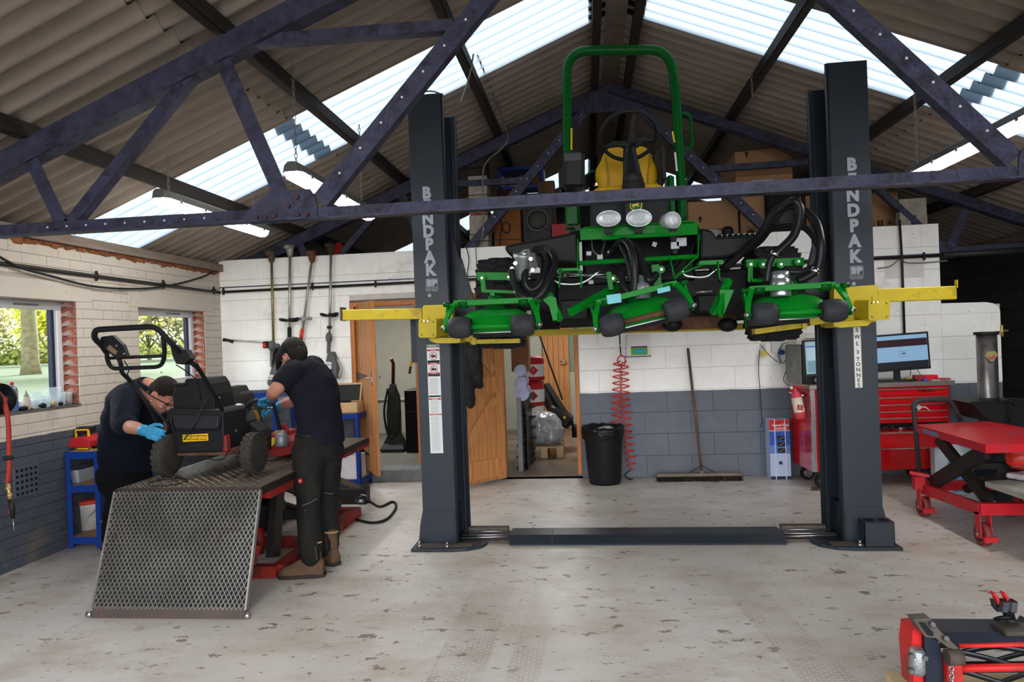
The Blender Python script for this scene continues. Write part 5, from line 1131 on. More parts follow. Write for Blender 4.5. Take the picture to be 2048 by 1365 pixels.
for p in ([(248, 722, 3.74), (258, 738, 3.78), (258, 755, 3.85), (300, 790, 3.95), (340, 812, 4.08)], [(352, 730, 3.76), (375, 745, 3.85), (395, 765, 4.0), (402, 800, 4.1)], [(430, 795, 4.1), (412, 800, 4.1), (395, 840, 4.1), (368, 880, 4.1)], [(455, 905, 4.12), (448, 918, 4.1), (425, 920, 4.1), (400, 912, 4.1)], [(460, 830, 4.2), (462, 850, 4.22), (456, 870, 4.2)]):
    mt('control_cable', p, .0035, BLACKP, 6, 1)
mt('handle_clip', [(440, 795, 4.08), (434, 797, 4.08), (432, 791, 4.08)], .004, STEEL, 6, 1)
mt('handle_stay', [(302, 812, 4.0), (338, 850, 4.12), (345, 872, 4.14)], .008)
# front guard with slots, held by the standing mechanic
mt('guard_tube', [(478, 832, 4.45), (500, 803, 4.5), (545, 800, 4.52), (561, 860, 4.6), (562, 872, 4.62)], .0115, arc=.03)
for y in (808, 813.5, 819): b = MB(); b.beam(at(499, y, 4.5), at(547, y-1, 4.52), .006, .009); build('guard_slat', b, M_MBLK, mw)
b = MB(); b.beam(at(520, 803, 4.51), at(520, 821, 4.51), .01, .014, up=(0, 1, 0)); b.beam(at(499, 803, 4.5), at(499, 822, 4.5), .01, .012, up=(0, 1, 0)); build('guard_strap', b, M_MBLK, mw)
# ================================================================= windows
M_UPVC = mat('white_upvc', (206, 206, 210), .35, var=.03)
M_GLASS = mat('window_glass', (235, 242, 240), .02, var=0, trans=1.0)
M_GLASS.node_tree.nodes['Principled BSDF'].inputs['IOR'].default_value = 1.01
for i, (y0, y1, z0, z1) in enumerate(WIN):
    wn = thing('window_%d' % (i+1), ['left window with bottles standing on its sill', 'window near the corner, behind the loop handle'][i], None, (WX-.14, (y0+y1)/2, z0), kind='structure')
    xf = WX-.145
    for c, d in (((xf, (y0+y1)/2, z0+.03), (.06, y1-y0, .06)), ((xf, (y0+y1)/2, z1-.03), (.06, y1-y0, .06)), ((xf, y0+.03, (z0+z1)/2), (.06, .06, z1-z0-.12)), ((xf, y1-.03, (z0+z1)/2), (.06, .06, z1-z0-.12))):
        b = MB(); b.box(c, d, ch=.005); build('window_frame', b, M_UPVC, wn)
    b = MB(); b.box((xf-.012, y1-.075, (z0+z1)/2), (.036, .03, z1-z0-.12)); b.box((xf-.012, y0+.075, (z0+z1)/2), (.036, .03, z1-z0-.12)); build('dark_gasket', b, mat('navy_gasket', (34, 36, 58), .5), wn)['kind'] = 'stuff'
    b = MB(); b.box((xf-.01, (y0+y1)/2, (z0+z1)/2), (.006, y1-y0-.12, z1-z0-.12)); build('pane', b, M_GLASS, wn)
    b = MB(); b.box((xf+.034, y1-.35, z1-.03), (.01, .22, .014)); build('trickle_vent', b, mat('grey_vent', (120, 116, 112), .6), wn)
    b = MB(); b.box((WX-.055, (y0+y1)/2, z0-.008), (.14, y1-y0, .016)); build('sill_board', b, mat('dirty_sill', (86, 80, 76), .8, var=.3), wn)
    b = MB(); b.box((WX-.1, y1+.004, (z0+z1)/2), (.04, .012, z1-z0)); build('mastic_strip', b, mat('rusty_timber', (104, 58, 40), .8, var=.4, scale=14), wn)
SILL = WIN[0][2]
def sillat(px): # point on the sill in front of the frame seen at column px
    q = atX(px, 812, WX-.05); return V((WX-.05, q.y, SILL))
def lathe_thing(nm, label, cat, p, prof, m_, group=None):
    b = MB(); b.lathe(p, Z_, prof, 18); return tag(build(nm, b, m_), label, cat, group)
p = sillat(25); o = thing('spray_can', 'tall blue and grey spray can with a red cap on the left window sill', 'spray can', p, 'tubs on the sill')
b = MB(); b.lathe(p, Z_, [(.033, 0), (.035, .006), (.035, .15), (.03, .165), (.012, .185)], 18); build('can_body', b, mat('grey_printed_can', (120, 124, 132), .4, .3, var=.15), o)
b = MB(); b.lathe(p+Z_*.01, Z_, [(.0355, 0), (.0355, .06)], 18, caps=False); build('can_label', b, mat('blue_label', (60, 90, 150), .5, var=.3, scale=30), o)
b = MB(); b.lathe(p+Z_*.185, Z_, [(.012, 0), (.014, .01), (.009, .022)], 12); build('can_cap', b, M_REDINK, o)
p = sillat(53); o = thing('glue_bottle', 'small conical-nozzled plastic bottle on the left window sill', 'bottle', p, 'tubs on the sill')
b = MB(); b.lathe(p, Z_, [(.024, 0), (.026, .005), (.025, .085), (.016, .095)], 16); build('bottle_body', b, mat('pale_plastic_bottle', (168, 158, 150), .5, var=.15, scale=20), o)
b = MB(); b.lathe(p+Z_*.095, Z_, [(.0175, 0), (.0175, .006), (.014, .01), (.005, .03), (.003, .045)], 12); build('nozzle', b, mat('grey_nozzle', (120, 118, 116), .5), o)
M_CLEAR = mat('smeared_clear_plastic', (190, 205, 215), .25, var=.1, alpha=.38)
for k, (px, r_, h_, lb) in enumerate(((74, .04, .12, 'torn clear plastic tub beside the glue bottle'), (91, .035, .085, 'short clear tub between two taller ones'), (108, .05, .14, 'tallest clear plastic tub on the window sill'), (123, .03, .1, 'smoky clear tub beside the white paint tin'))):
    p = sillat(px); b = MB(); b.lathe(p, Z_, [(r_*.8, 0), (r_, h_*.95), (r_*1.05, h_)], 12, caps=False); b.lathe(p, Z_, [(r_*.78, .001), (r_*.78, .004)], 12); tag(build('plastic_tub', b, M_CLEAR), lb, 'tub', 'tubs on the sill')
p = sillat(135); o = lathe_thing('paint_tin', 'small white paint tin at the end of the window sill', 'tin', p, [(.034, 0), (.034, .085), (.036, .09), (.03, .092)], mat('scuffed_white_tin', (178, 174, 170), .5, dirt=(100, 92, 84), damt=.6, dscale=20), 'tubs on the sill')
for px, c, lb, h_ in ((40, (16, 16, 17), 'black lump of rag on the sill beside the spray can', .03), (78, (20, 20, 21), 'black cap on the sill before the torn tub', .035), (112, (24, 24, 25), 'black cap on the sill before the tall tub', .03)):
    p = sillat(px)+V((.02, 0, 0)); b = MB(); b.ball(p+Z_*h_*.5, (.03, .04, h_*.55), 10, 6); tag(build('black_lump', b, mat('black_cap', c, .6)), lb, 'rag', 'tubs on the sill')
p = sillat(99)+V((.03, 0, 0)); lathe_thing('brass_fitting', 'little brass fitting standing on the window sill', 'fitting', p, [(.013, 0), (.013, .04), (.009, .042)], mat('brass', (180, 150, 90), .4, .5), 'tubs on the sill')
# ================================================================= outside
M_GRASS = mat('meadow_grass', (40, 54, 24), .9, var=.25, scale=.8, bump=.3)
def gz(x): return -.08 + .62*min(1, max(0, (-4.3-x)/45))
b = MB(); b.grid(30, 20, lambda a, c: V((-4.18-a*a*110, -40+c*150, gz(-4.18-a*a*110)-(.1 if a == 0 else 0)))); tag(build('ground', b, M_GRASS, fix=False), 'spring meadow outside the windows', kind='structure')
b = MB(); b.box((.3, -14, -.14), (60, 26, .1)); tag(build('ground', b, mat('yard_concrete', (104, 102, 98), .9)), 'concrete yard in front of the open workshop', kind='structure')
M_BARK = mat('oak_bark', (96, 90, 66), .95, var=.3, scale=4, bump=.5)
def leafmat(nm, c): return mat(nm, c, .8, var=.3, scale=1.5)
def tree(nm, base, h, r0, spread, nleaf, lsz, lm, label, seed, split=5, low=.35, group=None, bare=False):
    rnd = random.Random(seed); t = thing(nm, label, 'tree', base, group); base = V(base)
    b = MB(); tips = []
    def branch(p, d, L_, r, dep):
        n = 4; pts = [p]; 
        for k in range(n): d = (d+V((rnd.uniform(-.25, .25), rnd.uniform(-.25, .25), rnd.uniform(-.05, .18)))).normalized(); p = p+d*L_/n; pts.append(p); tips.append((p, L_)) if dep > 0 else None
        b.tube(pts, [r*(1-.55*i/n) for i in range(n+1)], 5 if dep else 10)
        if dep < 4:
            for k in range(split if dep < 2 else 3):
                i = rnd.randint(1, n); a = rnd.uniform(0, 2*PI); nd = (d*.6+V((math.cos(a), math.sin(a), rnd.uniform(-.1, .7)))*.8).normalized()
                branch(pts[i], nd, L_*rnd.uniform(.5, .7), r*.42, dep+1)
    b.tube([base-Z_*.3, base+Z_*h*.05, base+Z_*h*low], [r0*1.3, r0, r0*.8], 12)
    for k in range(4):
        a = k*PI/2+rnd.uniform(-.4, .4); branch(base+Z_*h*low*rnd.uniform(.8, 1), V((math.cos(a)*spread, math.sin(a)*spread, rnd.uniform(.6, 1))).normalized(), h*.36, r0*.5, 1)
    branch(base+Z_*h*low, Z_, h*.4, r0*.65, 1)
    build('trunk', b, M_BARK, t, fix=False)
    if nleaf:
        b = MB()
        for k in range(nleaf):
            p, L_ = rnd.choice(tips); q = p+V((rnd.gauss(0, .35), rnd.gauss(0, .35), rnd.gauss(0, .3)))*min(1.6, L_*.5); s = lsz*rnd.uniform(.5, 1.3)
            u = V((rnd.gauss(0, 1), rnd.gauss(0, 1), rnd.gauss(0, 1))).normalized(); w = u.orthogonal().normalized()
            i = len(b.v); b.v += [q+u*s, q+w*s, q-u*s, q-w*s]; b.face((i, i+1, i+2, i+3), False)
        build('foliage', b, lm, t, fix=False)['kind'] = 'stuff'
    return t
def gp(px, py, Y): q = at(px, py, Y); return V((q.x, Y, gz(q.x)))
tree('oak_tree', gp(62, 752, 40), 15, .5, 1.2, 5200, .11, leafmat('budding_leaves', (199, 182, 86)), 'big budding oak with a thick ivy trunk in the meadow', 3, 5)
tree('willow_tree', gp(262, 745, 40), 13, .3, .8, 6500, .12, leafmat('yellow_green_leaves', (189, 189, 66)), 'yellow-green tree behind the far window', 5, 5, .15)
k = 0
for px, Y, h, m_, n in ((-10, 75, 15, 0, 900), (20, 88, 13, 1, 900), (105, 66, 12, 2, 2200), (140, 85, 14, 0, 900), (215, 70, 15, 2, 2000), (300, 80, 14, 1, 1300), (330, 72, 13, 0, 1200), (352, 84, 16, 2, 1500), (378, 76, 14, 1, 1300), (400, 86, 15, 0, 1100)):
    k += 1
    tree('meadow_tree', gp(px, 745, Y), h, .22, .8, n*2, .17, [leafmat('pale_bud_leaves', (199, 186, 137)), leafmat('grey_green_buds', (156, 161, 122)), leafmat('yellow_green_leaves', (189, 189, 66))][m_],
         'hazy budding tree in the line along the far edge of the meadow', 20+k, 4, .12, 'trees along the far edge of the meadow')
rnd = random.Random(9); b = MB()
for k in range(9000):
    f = rnd.random(); p = V((-72+rnd.gauss(0, .8), 15+f*110, gz(-70)+abs(rnd.gauss(0, 1.6)))); s = rnd.uniform(.15, .4); u = V((rnd.gauss(0, 1), rnd.gauss(0, 1), rnd.gauss(0, 1))).normalized(); w = u.orthogonal().normalized()
    i = len(b.v); b.v += [p+u*s, p+w*s, p-u*s, p-w*s]; b.face((i, i+1, i+2, i+3), False)
tag(build('hedge', b, leafmat('hedge_leaves', (127, 133, 68)), fix=False), 'long low hedge beyond the meadow', 'hedge', kind='stuff')
# ================================================================= pipes and cables on the walls
M_PIPE = mat('dark_conduit', (48, 45, 42), .5, .3, var=.2)
def run(nm, pts, r, m_, label, cat, n=8, sm=0, group=None):
    b = MB(); b.tube(smooth_path(pts, 8) if sm else pts, r, n); o = thing(nm, label, cat, pts[0], group); build('tube', b, m_, o); return o
def clip(par, p, ax, r=.022): b = MB(); x, y, z = frame(ax); b.cyl(p-V(ax).normalized()*.009, p+V(ax).normalized()*.009, r, n=10); b.beam(p-Z_*.04, p+Z_*.04, .016, .014, up=(0, 1, 0)); build('pipe_clip', b, M_PIPE, par)
o = run('conduit', [V((WX+.028, 3.4, 2.095)), V((WX+.028, 7.0, 2.07))], .015, M_PIPE, 'dark conduit clipped along the brick wall above the windows', 'pipe')
for px in (193, 327, 428): q = atX(px, 548 if px < 200 else 572 if px < 400 else 584, WX+.028); clip(o, V((WX+.028, q.y, 2.085)), Y_)
o = run('conduit', [V((WX+.08, BY-.04, 2.075)), V((3.42, BY-.04, 2.105))], .014, M_PIPE, 'dark conduit clipped along the white blockwork wall', 'pipe')
for px, py in ((447, 583), (625, 573), (751, 568), (1848, 513)): q = at(px, py, BY-.04); clip(o, q, X_)
run('conduit', [V((3.42, BY-.04, 2.105)), V((4.6, BY+.0, 2.13))], .03, M_PIPE, 'thick dark pipe bridging from the white wall to the dark side wall', 'pipe')
run('cable', [atX(x, y, WX+.05) for x, y in ((-12, 508), (40, 535), (100, 552), (180, 572), (260, 578), (330, 573), (400, 556), (428, 543))], .009, BLACKP, 'slack black cable sagging across the brick wall', 'cable', 6, 1)
run('conduit', [at(1799, 440, BY-.06), at(1804, 520, BY-.06), at(1809, 668, BY-.06)], .012, mat('purple_black_conduit', (44, 34, 44), .5), 'upright dark conduit above the wide monitor', 'pipe')
run('cable', [at(1755, 537, BY-.03), at(1780, 533, BY-.03), at(1799, 519, BY-.05), at(1812, 525, BY-.05), at(1840, 526, BY-.03), at(1895, 522, BY-.03)], .006, mat('grey_cable', (120, 120, 118), .6), 'loose grey cables strapped under the conduit on the right', 'cable', 6, 1)
for k, (a, lb) in enumerate((([(932, 493), (938, 520), (935, 550), (942, 590)], 'dark cable hanging down the wall beside the lift column'), ([(951, 493), (953, 530), (956, 575)], 'paler cable hanging down the wall behind the motor'))):
    run('cable', [at(x, y, BY-.03) for x, y in a], .005, BLACKP if not k else mat('grey_cable', (120, 120, 118), .6), lb, 'cable', 6, 1)
run('cable', [at(947, 108, 5.2), at(938, 155, 5.3), at(921, 205, 5.2)], .007, mat('pale_cable', (120, 112, 104), .6), 'loose pale cable end dangling below the left rooflight', 'cable', 6, 1)
run('cable', [at(955, 110, 5.4), at(985, 185, 6.2), at(1013, 262, 7.0), at(1014, 283, 7.0), at(1000, 300, 7.02), at(975, 322, 7.02), at(966, 345, 7.02), at(966, 400, 7.02), at(966, 460, 7.02), at(960, 490, 7.02)], .008, mat('pale_cable', (120, 112, 104), .6), 'pale cable running down the purlin and the block pier', 'cable', 6, 1)
# ================================================================= strip lights on chains
M_LAMP = mat('lit_diffuser', (255, 252, 244), .5, var=0, emit=22)
M_LBODY = mat('grey_light_body', (92, 92, 88), .5)
def chain(par, p0, p1, nm='chain', top=False):
    b = MB(); n = max(4, int((p0-p1).length/.028))
    for k in range(n):
        c = p0.lerp(p1, (k+.5)/n); d = (p1-p0).normalized(); s = frame(d)[0] if k % 2 else frame(d)[1]
        b.tube([c+d*(.017*math.cos(a))+s*(.0085*math.sin(a)) for a in [2*PI*i/8 for i in range(8)]], .0025, 4, loop=True, caps=False)
    q = build(nm, b, mat('galvanised_chain', (128, 122, 116), .5, .6), par)
    if top: return q
    q['kind'] = 'stuff'
def strip(p, L_, label, ch):
    o = thing('strip_light', label, 'light', p, 'strip lights hung on chains')
    R = []
    for yy, s in ((0, .62), (.03, 1), (L_-.03, 1), (L_, .62)): R.append([p+V((x*s, yy, z)) for x, z in ((-.065, 0), (.065, 0), (.055, .045), (.03, .06), (-.03, .06), (-.055, .045))])
    b = MB(); b.loft(R, sm=False); build('housing', b, M_LBODY, o)
    R = []
    for yy, s in ((.005, .5), (.04, .95), (L_-.04, .95), (L_-.005, .5)): R.append([p+V((x*s, yy, z*(s if z < -.01 else 1))) for x, z in ((-.062, -.0), (.062, -.0), (.05, -.035), (.02, -.05), (-.02, -.05), (-.05, -.035))])
    b = MB(); b.loft(R, sm=False); build('diffuser', b, M_LAMP, o)
    for k in range(5):
        for s in (-1, 1): b = MB(); b.box(p+V((s*.066, .15+k*(L_-.3)/4, -.002)), (.008, .03, .03)); build('clip', b, STEEL, o)
    for yy, z1 in ch: chain(o, p+V((0, yy, .07)), V((p.x, p.y+yy, z1)))
strip(V((-2.78, 4.24, 2.47)), 1.5, 'lit strip light on the left, lowest, its tail behind the truss', ((.12, 2.78), (1.3, 2.78))); strip(V((-1.72, 3.92, 2.50)), 1.5, 'lit strip light left of the lift column, hung on long chains', ((.08, 3.18), (1.3, 3.18))); strip(V((2.47, 3.93, 2.57)), 1.55, 'lit strip light on the right side behind the truss', ((.05, 3.18), (1.45, 3.18)))
o = thing('chain', 'short loose chain hanging from the purlin with nothing on it', 'chain', at(1503, 140, 5.9)); chain(o, at(1502, 142, 5.9), at(1505, 195, 5.9))
# ================================================================= door frames and leaves
M_FRAMEW = mat('orange_pine_frame', (186, 116, 66), .5, var=.2, scale=2, stretch=(8, 8, .6), bump=.15)
M_LEAF = mat('worn_pine_boards', (188, 134, 90), .6, var=.25, scale=2.5, stretch=(14, 14, .8), bump=.25, dirt=(104, 74, 54), damt=.45, dscale=2)
M_LEAF2 = mat('orange_pine_boards', (192, 132, 80), .55, var=.22, scale=2.5, stretch=(14, 14, .8), bump=.25, dirt=(120, 76, 48), damt=.3, dscale=3)
def doorframe(i, x0, x1, z0, z1, label, left=True):
    d = thing('door_%d' % i, label, None, ((x0+x1)/2, BY, z0), kind='structure')
    for c, s in ((((x0+x1)/2, BY+.04, z1-.0225), (x1-x0, .13, .045)), ((x0+.02, BY+.04, (z0+z1)/2), (.04, .13, z1-z0-.09)), ((x1-.02, BY+.04, (z0+z1)/2), (.04, .13, z1-z0-.09))):
        b = MB(); b.box(c, s, ch=.003); build('door_frame', b, M_FRAMEW, d)
    return d
d1 = doorframe(1, -2.49, -1.765, .13, 1.90, 'left doorway with its plank door standing ajar towards the workshop')
d2 = doorframe(2, -.92, -.105, .0, 1.94, 'right doorway with its braced pine door folded back against the wall')
def leaf(d, h, e, z0, z1, m_, braces=False, n=6, hinges=True, front=-1):
    h, e = V(h), V(e); u = (e-h); L_ = u.length; u.normalize(); nn = V((u.y, -u.x, 0)) * front  # nn out of the seen face
    lf = raw('door_leaf', None, d, (h+e)/2+Z_*z0); tk = .02
    for k in range(n):
        w = L_/n; b = MB(); p = h+u*(w*(k+.5)); R = Matrix((u, nn, Z_)).transposed()
        b.box(V((p.x, p.y, (z0+z1)/2)), (w-.003, tk, z1-z0), R, ch=.003); build('plank', b, m_, lf)
    def rail(a, za, c, zc, w, off=.0): b = MB(); p, q = h+u*a+Z_*za+nn*(tk*.5+.011), h+u*c+Z_*zc+nn*(tk*.5+.011); b.beam(p, q, .02, w, up=Z_ if abs(za-zc) < .01 else nn.cross(q-p), ch=.002); build('rail' if abs(za-zc) < .01 else 'brace', b, m_, lf)
    if braces:
        for z in (z0+.13, (z0+z1)/2+.02, z1-.13): rail(.02, z, L_-.10, z, .19 if z < 1 else .17)
        for a in (.05, L_-.05): b = MB(); p = h+u*a+nn*(tk*.5+.010); b.beam(V((p.x, p.y, z0)), V((p.x, p.y, z1)), .02, .1, up=nn) if 0 else b.box(V((p.x, p.y, (z0+z1)/2)), (.1, .02, z1-z0), Matrix((u, nn, Z_)).transposed(), ch=.002); build('stile', b, m_, lf)
        rr = Matrix((u, nn, Z_)).transposed()
        for a0, za, a1, zb in ((L_-.12, z0+.22, .15, (z0+z1)/2-.07), (L_-.12, (z0+z1)/2+.1, .15, z1-.22)) if 0 else ((.12+.5*(L_-.24), z0+.22, .12, (z0+z1)/2-.08),):
            pass
    else:
        b = MB(); p = e-u*.045+nn*(tk*.5+.006); b.box(V((p.x, p.y, (z0+z1)/2)), (.075, .012, z1-z0), Matrix((u, nn, Z_)).transposed(), ch=.002); build('stile', b, M_FRAMEW, lf)
    return lf, h, u, nn, L_
lf, h, u, nn, L_ = leaf(d1, (-2.44, 7.08, 0), (-2.085, 6.56, 0), .145, 1.885, M_LEAF, n=5, front=1)
if nn.x > 0: pass
for z in (1.80, 1.13, .33):
    b = MB(); p = h+u*.0+nn*.02+Z_*z; b.prism(p, u, Z_, [(0, -.03), (.06, -.03), (.35, -.008), (.36, 0), (.35, .008), (.06, .03), (0, .03)], nn*.005); build('strap_hinge', b, mat('grey_strap_hinge', (96, 98, 100), .5, .6) if z < 1.5 and z > 1 else BLACKM, lf)
    b = MB(); b.box(p-u*.02, (.04, .012, .11), Matrix((u, nn, Z_)).transposed()); build('hinge_plate', b, BLACKM, lf)
for sgn in (1, -1):
    b = MB(); p = h+u*(L_-.06)+nn*sgn*.022+Z_*1.12; b.box(p, (.035, .008, .15), Matrix((u, nn, Z_)).transposed(), ch=.003); b.tube([p, p+nn*sgn*.04, p+nn*sgn*.045-u*.10], .008, 8); build('lever_handle', b, CHROME, lf)
# folded-back ledged and braced leaf: hinge on the right at the jamb
lf, h, u, nn, L_ = leaf(d2, (-.90, 6.99, 0), (-1.42, 6.42, 0), .03, 1.93, M_LEAF2, n=7, front=-1, braces=True)
R = Matrix((u, nn, Z_)).transposed()
def brace(a0, z0, a1, z1, w=.09):
    p, q = h+u*a0+Z_*z0+nn*.0215, h+u*a1+Z_*z1+nn*.0215; d = (q-p).normalized(); s = d.cross(nn)
    b = MB(); b.prism(p, d, s, [(0, -w/2), ((q-p).length, -w/2), ((q-p).length, w/2), (0, w/2)], nn*.018); build('brace', b, M_LEAF2, lf)
brace(.12, .86, L_-.14, .27); brace(L_-.14, 1.68, .12, 1.14)
# the jacket hanging on it
jk = thing('jacket', 'dark work jacket hung on the folded-back pine door', 'jacket', at(930, 690, 6.5))
b = MB(); Yj = 6.36
def jl(pts, rs): limb(b, [at(x, y, Y) for x, y, Y in pts], rs, 10, 4)
jl([(925, 655, Yj), (918, 700, Yj), (915, 745, Yj-.02), (918, 790, Yj)], [.09, .13, .13, .10]); jl([(938, 660, Yj-.06), (950, 710, Yj-.1), (955, 745, Yj-.1), (958, 768, Yj-.08)], [.08, .075, .06, .05]); jl([(925, 690, Yj-.06), (932, 740, Yj-.1), (937, 780, Yj-.1), (941, 808, Yj-.08)], [.08, .07, .06, .045])
organic(build('jacket_shell', b, mat('charcoal_jacket', (36, 34, 37), .85, var=.15, spec=.2), jk), .012, 4, .05)
# wall kerb marks
# ================================================================= rear rooms
van = at(790, 882, 8.3); o = thing('vacuum_cleaner', 'upright dark vacuum cleaner standing in the small room', 'vacuum cleaner', (van.x, 8.3, .12))
b = MB(); b.loft([[V((van.x+x*w, 8.3+y*d, z)) for x, y in ((-1, -1), (1, -1), (1, 1), (-1, 1))] for z, w, d in ((.12, .13, .16), (.16, .15, .16), (.22, .12, .10), (.32, .07, .07), (.6, .075, .07), (.85, .05, .05), (.95, .03, .03))], sm=False); build('vacuum_body', b, mat('dark_vacuum', (36, 38, 38), .5, var=.3), o)
b = MB(); b.tube([V((van.x, 8.3, .9)), V((van.x+.01, 8.32, 1.2)), V((van.x, 8.26, 1.27))], .022, 8); build('vacuum_handle', b, mat('dark_red_handle', (70, 26, 26), .5), o)
b = MB(); b.tube(smooth_path([V((van.x-.05, 8.24, .9)), V((van.x-.1, 8.22, .6)), V((van.x-.04, 8.2, .3)), V((van.x+.07, 8.2, .4)), V((van.x+.1, 8.22, .75)), V((van.x+.03, 8.24, .95))], 6), .014, 8); build('vacuum_hose', b, RUBBER, o)
b = MB(); q = at(826, 836, 8.1); b.box((q.x+.02, 8.3, .5), (.24, .4, .76), ch=.01); o = build('cabinet', b, mat('gloss_black_cabinet', (16, 16, 18), .25)); tag(o, 'low black cabinet in the small room', 'cabinet')
b = MB(); b.box((q.x+.02, 8.098, .62), (.2, .004, .012)); build('drawer_gap', b, M_ARMB, o)
b = MB(); p0, p1 = at(828, 690, 7.259), at(819, 748, 7.259); b.beam(p0, p1, .02, .02); o = build('stick', b, mat('yellow_stick', (216, 150, 40), .5)); tag(o, 'yellow and black stick hanging beside the left doorway', 'stick')
b = MB(); b.beam(p1, p1.lerp(p0, .25), .022, .022); build('stick_tip', b, BLACKP, o)
run('conduit', [V((-3.2, 9.93, .62)), V((-1.7, 9.93, .62))], .02, M_UPVC, 'white pipe along the foot of the small room wall', 'pipe')
# store room
o = thing('wrapped_goods', 'pile wrapped in crinkled clear film on a small pallet', 'pallet load', at(1090, 905, 8.3)); pc = at(1090, 900, 8.4); 
for k, (dx, w) in enumerate(((0, .4),)): b = MB(); b.box((pc.x, 8.5, .13), (.45, .5, .02)); build('pallet_deck', b, mat('pallet_wood', (176, 152, 116), .7, var=.2), o)
for dx in (-.19, 0, .19):
    b = MB(); b.box((pc.x+dx, 8.5, .06), (.08, .5, .12)); build('pallet_block', b, MATS['pallet_wood'], o)
b = MB(); b.ball((pc.x-.02, 8.5, .34), (.24, .24, .21), 14, 9); b.ball((pc.x+.08, 8.45, .28), (.17, .2, .16), 12, 8); organic(build('film_wrap', b, mat('crinkled_film', (150, 152, 156), .15, var=.3, scale=14, bump=1, bscale=22, coat=.5), o), .02, 2, .06)
b = MB(); q = at(1052, 815, 8.32); b.box((q.x, 8.3, (at(1068, 790, 8.3).z-.135)/2), (.13, .2, at(1068, 790, 8.3).z-.135), ch=.01); tag(build('crate', b, M_ARMB), 'dark crate under the two red and white drums', 'crate')
for z, y_, lb in ((.60, 8.3, 'lower of the two red and white drums with red diamond signs'), (.93, 8.35, 'upper of the two red and white drums with red diamond signs')):
    q = at(1068, 790 if z < .7 else 730, y_); z = at(1068, 790, 8.3).z-.13+(0 if z < .7 else .302); o = thing('drum', lb, 'drum', (q.x, y_, z), 'red drums in the store room')
    b = MB(); b.lathe((q.x, y_, z), Z_, [(.115, 0), (.125, .01), (.125, .26), (.11, .28), (.05, .3)], 20); build('drum_body', b, M_REDINK, o)
    b = MB(); b.lathe((q.x, y_, z+.05), Z_, [(.127, 0), (.127, .15)], 20, caps=False); build('drum_label', b, M_WHITE, o); b = MB(); b.prism((q.x, y_-.129, z+.125), X_, Z_, [(-.06, 0), (0, -.06), (.06, 0), (0, .06)], (0, -.002, 0)); build('hazard_diamond', b, M_REDINK, o)
    textobj('hazard_mark', '!', M_WHITE, (q.x, y_-.132, z+.125), X_, Z_, .07, o)
for k, (x, y, Y) in enumerate(((1040, 742, 7.5), (1041, 768, 7.5), (1044, 788, 7.5))):
    p = at(x, y, Y); b = MB(); b.cyl(p+V((0, -.02, 0)), p+V((-.02, .5, 0)), .065+.008*k, n=16); tag(build('roll', b, mat('lilac_film_roll', (160, 160, 190), .3, var=.15, scale=12, bump=.4)), ['topmost', 'middle', 'lowest'][k]+' of three film-wrapped lilac rolls stacked behind the braced door', 'roll', 'rolls in the store room')
o = thing('shelf_rack', 'dark narrow rack just inside the store room holding the lilac rolls', 'rack', (-.78, 7.8, 0))
b = MB(); b.box(at(1044, 870, 7.5)+V((-.02, .12, 0)), (.05, .35, .82)); b2 = build('rack_panel', b, mat('pale_rack_panel', (120, 122, 122), .5), o)
for k in range(7): b = MB(); q = at(1050, 800+k*22, 7.7); b.beam((q.x-.03, 7.55, q.z), (q.x+.05, 8.05, q.z+.02), .1, .02); build('shelf', b, M_ARMB, o)
b = MB(); b.box((at(1054, 800, 7.7).x, 7.8, .45), (.012, .5, .9)); build('rack_side', b, M_ARMB, o)
b = MB(); q = at(1045, 706, 7.9); b.box(q+V((-.02, 0, .0)), (.2, .25, .42), ch=.005); tag(build('cardboard_box', b, mat('brown_card', (124, 88, 60), .8)), 'tall brown carton on the rolls in the store room', 'box')
o = thing('hedge_trimmer_pile', 'leaning black strimmers and a dark mower in the store room gloom', 'machinery', (-.5, 8.9, 0))
for a, c, w in (((1075, 660), (1125, 800), .03), ((1062, 740), (1110, 830), .12), ((1090, 770), (1140, 850), .12)):
    b = MB(); b.beam(at(*a, 9.0), at(*c, 8.8), w, w*.7, ch=.01); build('tool_shaft', b, M_ARMB, o)
b = MB(); q = at(1120, 832, 8.9); b.box(q, (.34, .4, .16), rot(Y_, .6), ch=.04); build('mower_body', b, BLACKP, o)
for x, y in ((1108, 870), (1150, 862)): b = MB(); q = at(x, y, 8.9); b.cyl(q-X_*.04, q+X_*.04, .09, n=16); build('wheel', b, RUBBER, o)
b = MB(); b.prism(at(1129, 835, 8.62), X_, Z_, [(-.02, 0), (0, -.03), (.02, 0), (0, .02)], (0, .003, 0)); build('yellow_badge', b, MATS['sticker_yellow'], o)
# far pine door of the store room and its small window
d3 = thing('door_3', 'pine plank door at the far end of the store room', None, (-.6, 10.85, 0), kind='structure'); xa, xb = at(1086, 760, 10.7).x, at(1139, 760, 10.7).x
for k in range(5):
    w = (xb-xa)/5; b = MB(); b.box((xa+w*(k+.5), 10.84, 1.0), (w-.004, .03, 1.98), ch=.003); build('plank', b, M_LEAF2, d3)
b = MB(); q = at(1133, 723, 10.8); b.tube([q, q+V((0, -.04, 0)), q+V((-.1, -.04, 0))], .01, 8); build('lever_handle', b, CHROME, d3)
b = MB(); b.box((-.21, 10.95, 1.33), (.22, .02, .85)); tag(build('window_3', b, mat('frosted_green_glass', (176, 200, 170), .4, trans=.6)), 'narrow frosted window at the far end of the store room', kind='structure')
